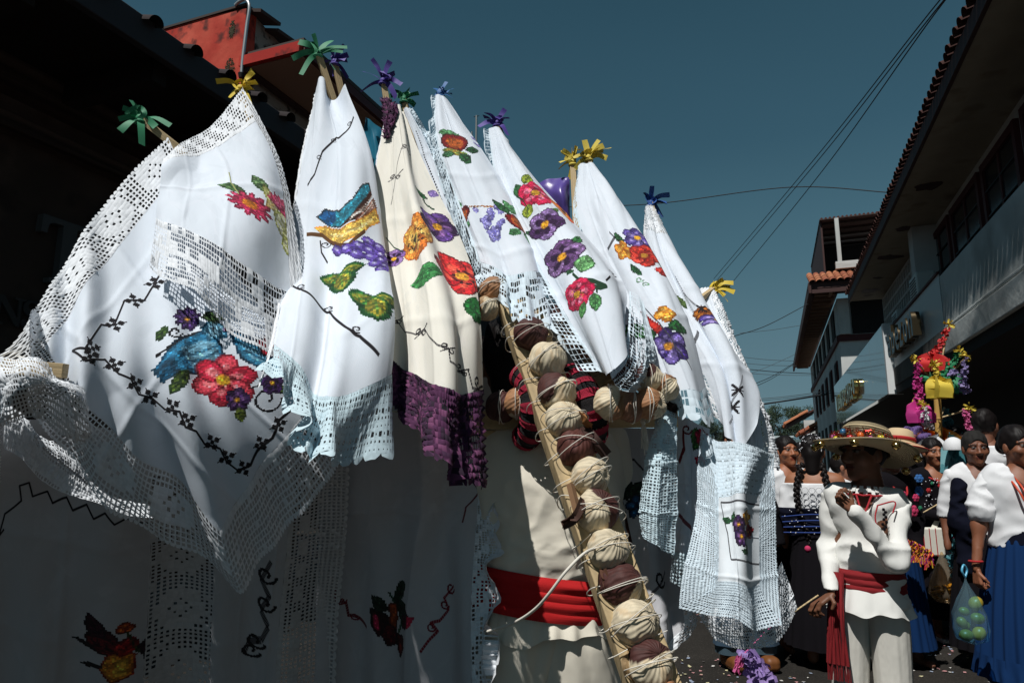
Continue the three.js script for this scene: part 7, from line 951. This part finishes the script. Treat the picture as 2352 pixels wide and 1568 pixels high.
{
  const D0 = 6.25, g = base('paper_garland_pole', at(2157, 1000, D0), 'bamboo pole with arms bearing colourful paper garlands above the crowd', 'festival pole'); const P = (x, y, d = D0) => at(x, y, d).sub(g.position), px = D0 / LENS;
  mesh('pole', tube([P(2158, 1060), P(2156, 960), P(2153, 900)], .03, 20, 8), std([.5, .3, .08], .6), g); for (const y of [962, 1010, 1050]) mesh('node', new THREE.TorusGeometry(.031, .006, 6, 14).rotateX(1.57).translate(...P(2156.5, y).toArray()), std([.4, .22, .06], .6), g);
  const arm = (a, b) => mesh('arm', tube([P(...a), P((a[0] + b[0]) / 2, (a[1] + b[1]) / 2 + 2), P(...b)], .008, 12, 6), mWood, g);
  arm([2152, 882], [2104, 826, 6.15]); arm([2156, 868], [2178, 752, 6.25]); arm([2160, 876], [2205, 808, 6.15]); arm([2160, 880], [2222, 818, 6.05]); arm([2158, 960], [2228, 936, 6.05]); arm([2155, 955], [2122, 930, 6.05]); arm([2155, 955], [2098, 922, 6.35]); arm([2156, 965], [2170, 936, 6.45]); arm([2154, 890], [2148, 838, 5.95]);
  for (const [x, y, d] of [[2104, 825, 6.15], [2180, 744, 6.25], [2206, 806, 6.15], [2222, 818, 6.05], [2228, 936, 6.05], [2122, 930, 6.05], [2098, 922, 6.35], [2148, 836, 5.95]]) { const l = []; for (let i = 0; i < 12; i++) { const a = rr(0, 6.28); l.push(strip([P(x, y, d), P(x, y, d).add(V(Math.cos(a) * .03, Math.sin(a) * .03, rr(-.02, .02))), P(x, y, d).add(V(Math.cos(a) * .055, Math.sin(a) * .05, rr(-.03, .03)))], .016, 4, 1)); } mesh('tassel', l, papers.yellow, g); }
  garland(g, 'red', [P(2178, 754), P(2170, 775), P(2152, 805), P(2132, 830)], .03, .05, 16); paperSkirt(g, 'red', P(2138, 822), .11, .13); paperSkirt(g, 'red', P(2166, 826, 6.35), .07, .1);
  garland(g, 'magenta', [P(2108, 832, 6.15), P(2108, 870, 6.15), P(2111, 905, 6.15), P(2112, 932, 6.15)], .03, .045, 22); paperSkirt(g, 'magenta', P(2112, 930, 6.15), .1, .16);
  garland(g, 'yellow', [P(2148, 842, 5.95), P(2152, 862, 5.95), P(2153, 880, 5.95)], .028, .04, 14); paperSkirt(g, 'yellow', P(2155, 872, 5.90), .1, .16);
  garland(g, 'green', [P(2203, 812, 6.15), P(2190, 830, 6.15), P(2172, 855, 6.15), P(2162, 872, 6.15)], .03, .06, 18); paperSkirt(g, 'green', P(2180, 866, 6.25), .12, .15); paperSkirt(g, 'green', P(2140, 862, 6.25), .1, .06);
  garland(g, 'lilac', [P(2220, 822, 6.05), P(2216, 850, 6.05), P(2212, 880, 6.10), P(2218, 905, 6.15)], .022, .05, 18); garland(g, 'lilac', [P(2195, 850, 6.05), P(2186, 862, 6.05)], .03, .04, 8);
  garland(g, 'silver', [P(2124, 936, 6.05), P(2128, 965, 6.05), P(2134, 990, 6.55), P(2142, 1012, 6.30)], .025, .07, 26); garland(g, 'teal', [P(2172, 938, 6.45), P(2176, 970, 6.45), P(2188, 1000, 6.35), P(2200, 1030, 6.25)], .03, .08, 24); garland(g, 'pink', [P(2220, 940, 6.05), P(2224, 965, 6.05), P(2230, 990, 6.05), P(2230, 1015, 6.05)], .03, .03, 20);
  paperSkirt(g, 'orange', P(2128, 996, 6.40), .12, .14); paperSkirt(g, 'orange', P(2158, 998, 6.40), .16, .18); paperSkirt(g, 'orange', P(2126, 985, 6.45), .05, .2); garland(g, 'red', [P(2118, 960, 6.45), P(2122, 985, 6.45)], .025, .03, 8);
}
{ const g = base('teal_paper_bouquet', at(2192, 1052, 5.5), 'pale teal paper garment with a white cap between the two women', 'paper bouquet'); const P = (x, y, d = 5.5) => at(x, y, d).sub(g.position); for (let i = 0; i < 9; i++) mesh('paper_fold', strip([P(2180 + i * 3, 1030), P(2176 + i * 4, 1055 + rr(-6, 6)), P(2170 + i * 5, 1088)], .12, 8, rr(-1, 1)), [papers.teal, cotton([.2, .42, .46])][i % 2], g); mesh('cap', new THREE.SphereGeometry(.09, 20, 12, 0, 6.2832, 0, 1.7).scale(.8, 1, .9).translate(...P(2192, 1030, 5.4).toArray()), whiteCotton, g); mesh('pink_paper', strip([P(2214, 1050), P(2222, 1075), P(2218, 1090)], .12, 8, .5), papers.pink, g); garland(g, 'teal', [P(2190, 1160, 5.3), P(2196, 1200, 5.3), P(2194, 1250, 5.3), P(2198, 1290, 5.3)], .04, .06, 20); garland(g, 'teal', [P(2196, 1280, 5.3), P(2200, 1310, 5.3), P(2198, 1330, 5.3)], .05, .04, 10); }
{ const g = base('white_veil', at(2155, 1045, 5.9), 'white cloth hood standing out behind the blouse woman', 'cloth'); const P = (x, y, d) => at(x, y, d).sub(g.position); mesh('fabric', [strip([P(2105, 1045, 5.85), P(2125, 1020, 5.85), P(2152, 1008, 5.9)], .12, 10, .2), strip([P(2150, 1008, 5.9), P(2172, 1030, 5.88), P(2186, 1062, 5.85)], .13, 10, .2)], whiteCotton, g); }
{ // heap of coloured wool fringe and snack bags
  const g = base('wool_fringe', at(2105, 1262, 4.7), 'bundle of orange, red and blue wool fringe in front of the blouse woman', 'fringe'); const P = (x, y, d) => at(x, y, d).sub(g.position); [['orange', [.7, .2, .02]], ['red', [.5, .02, .04]], ['blue', [.02, .06, .4]], ['yellow', [.7, .4, .03]], ['violet', [.3, .02, .18]]].forEach(([n, c], k) => { const l = []; for (let i = 0; i < 60; i++) { const x = k === 2 ? rr(2060, 2085) : rr(2075, 2140), y = 1240 + (x - 2070) * .45 + rr(-10, 12); l.push(tube([P(x, y, 4.7 + rr(-.04, .04)), P(x + rr(-8, 8), y + rr(4, 10), 4.68), P(x + rr(-12, 12), y + rr(10, 30), 4.68)], .0045, 6, 4)); } mesh('yarn', l, std(c, .8), g); });
  const b = base('snack_bag', at(2170, 1330, 5.4), 'clear bag of yellow snacks hanging below the fringe', 'bag'); mesh('plastic', new THREE.LatheGeometry([[.005, .2], [.04, .12], [.1, -.02], [.12, -.1], [.08, -.16], [.001, -.17]].map((p) => new THREE.Vector2(...p)), 30), phys([.95, .8, .6], .15, { transmission: .9, thickness: 0 }), b); mesh('snacks', Array.from({ length: 30 }, () => new THREE.IcosahedronGeometry(rr(.018, .03), 0).scale(1, .5, .8).translate(rr(-.07, .07), rr(-.14, -.04), rr(-.05, .05))), std([.5, .28, .02], .6), b);
  const k = base('paper_garland', at(1740, 1530, 4.3), 'lilac cut paper garland with a pink bow low beside the jeans', 'garland'); const Q = (x, y, d = 4.3) => at(x, y, d).sub(k.position); garland(k, 'purple', [Q(1712, 1500), Q(1735, 1530), Q(1752, 1570), Q(1765, 1640)], .05, .09, 26, 'paper_strip'); mesh('paper_cone', strip([Q(1710, 1500), Q(1722, 1515), Q(1738, 1540)], .13, 8, .4), papers.purple, k); mesh('bow', Array.from({ length: 12 }, () => strip([Q(1700, 1512, 4.28), Q(1700 + rr(-14, 8), 1512 + rr(-10, 20), 4.27), Q(1698 + rr(-14, 6), 1525 + rr(-8, 24), 4.27)], .018, 6, 1)), papers.pink, k); mesh('stick', tube([Q(1700, 1512), Q(1735, 1475), Q(1790, 1420)], .005, 10, 5), papers.pink, k);
}
{ // confetti
  const l = [], cs = [[.6, .58, .55], [.5, .25, .25], [.55, .5, .3], [.3, .35, .45]], pos = [], col = [], idx = []; const c2 = [];
  for (let i = 0; i < 5200; i++) { const z = -rr(4.2, 11), x = rr(.1, 1) * -z * .9, a = rr(0, 6.28), s = rr(.004, .011), b = pos.length / 3, c = cs[(rnd() * 4) | 0], cl = noise(x * 2.2, z * 2.2, 4); if (cl < rr(-.3, .5)) continue; for (const [u, v] of [[-1, -1], [1, -1], [1, 1], [-1, 1]]) { pos.push(x + (u * Math.cos(a) - v * Math.sin(a)) * s, .004 + rr(0, .006), z + (u * Math.sin(a) + v * Math.cos(a)) * s); c2.push(...c); } idx.push(b, b + 2, b + 1, b, b + 3, b + 2); }
  const g = new THREE.BufferGeometry(); g.setAttribute('position', new THREE.Float32BufferAttribute(pos, 3)); g.setAttribute('color', new THREE.Float32BufferAttribute(c2, 3)); g.setIndex(idx); g.computeVertexNormals(); tag(mesh('confetti', g, new THREE.MeshStandardMaterial({ vertexColors: true, roughness: .8, side: THREE.DoubleSide })), 'tiny pale paper confetti scattered on the asphalt', 'confetti', null, 'stuff');
}
renderer.render(scene, camera);
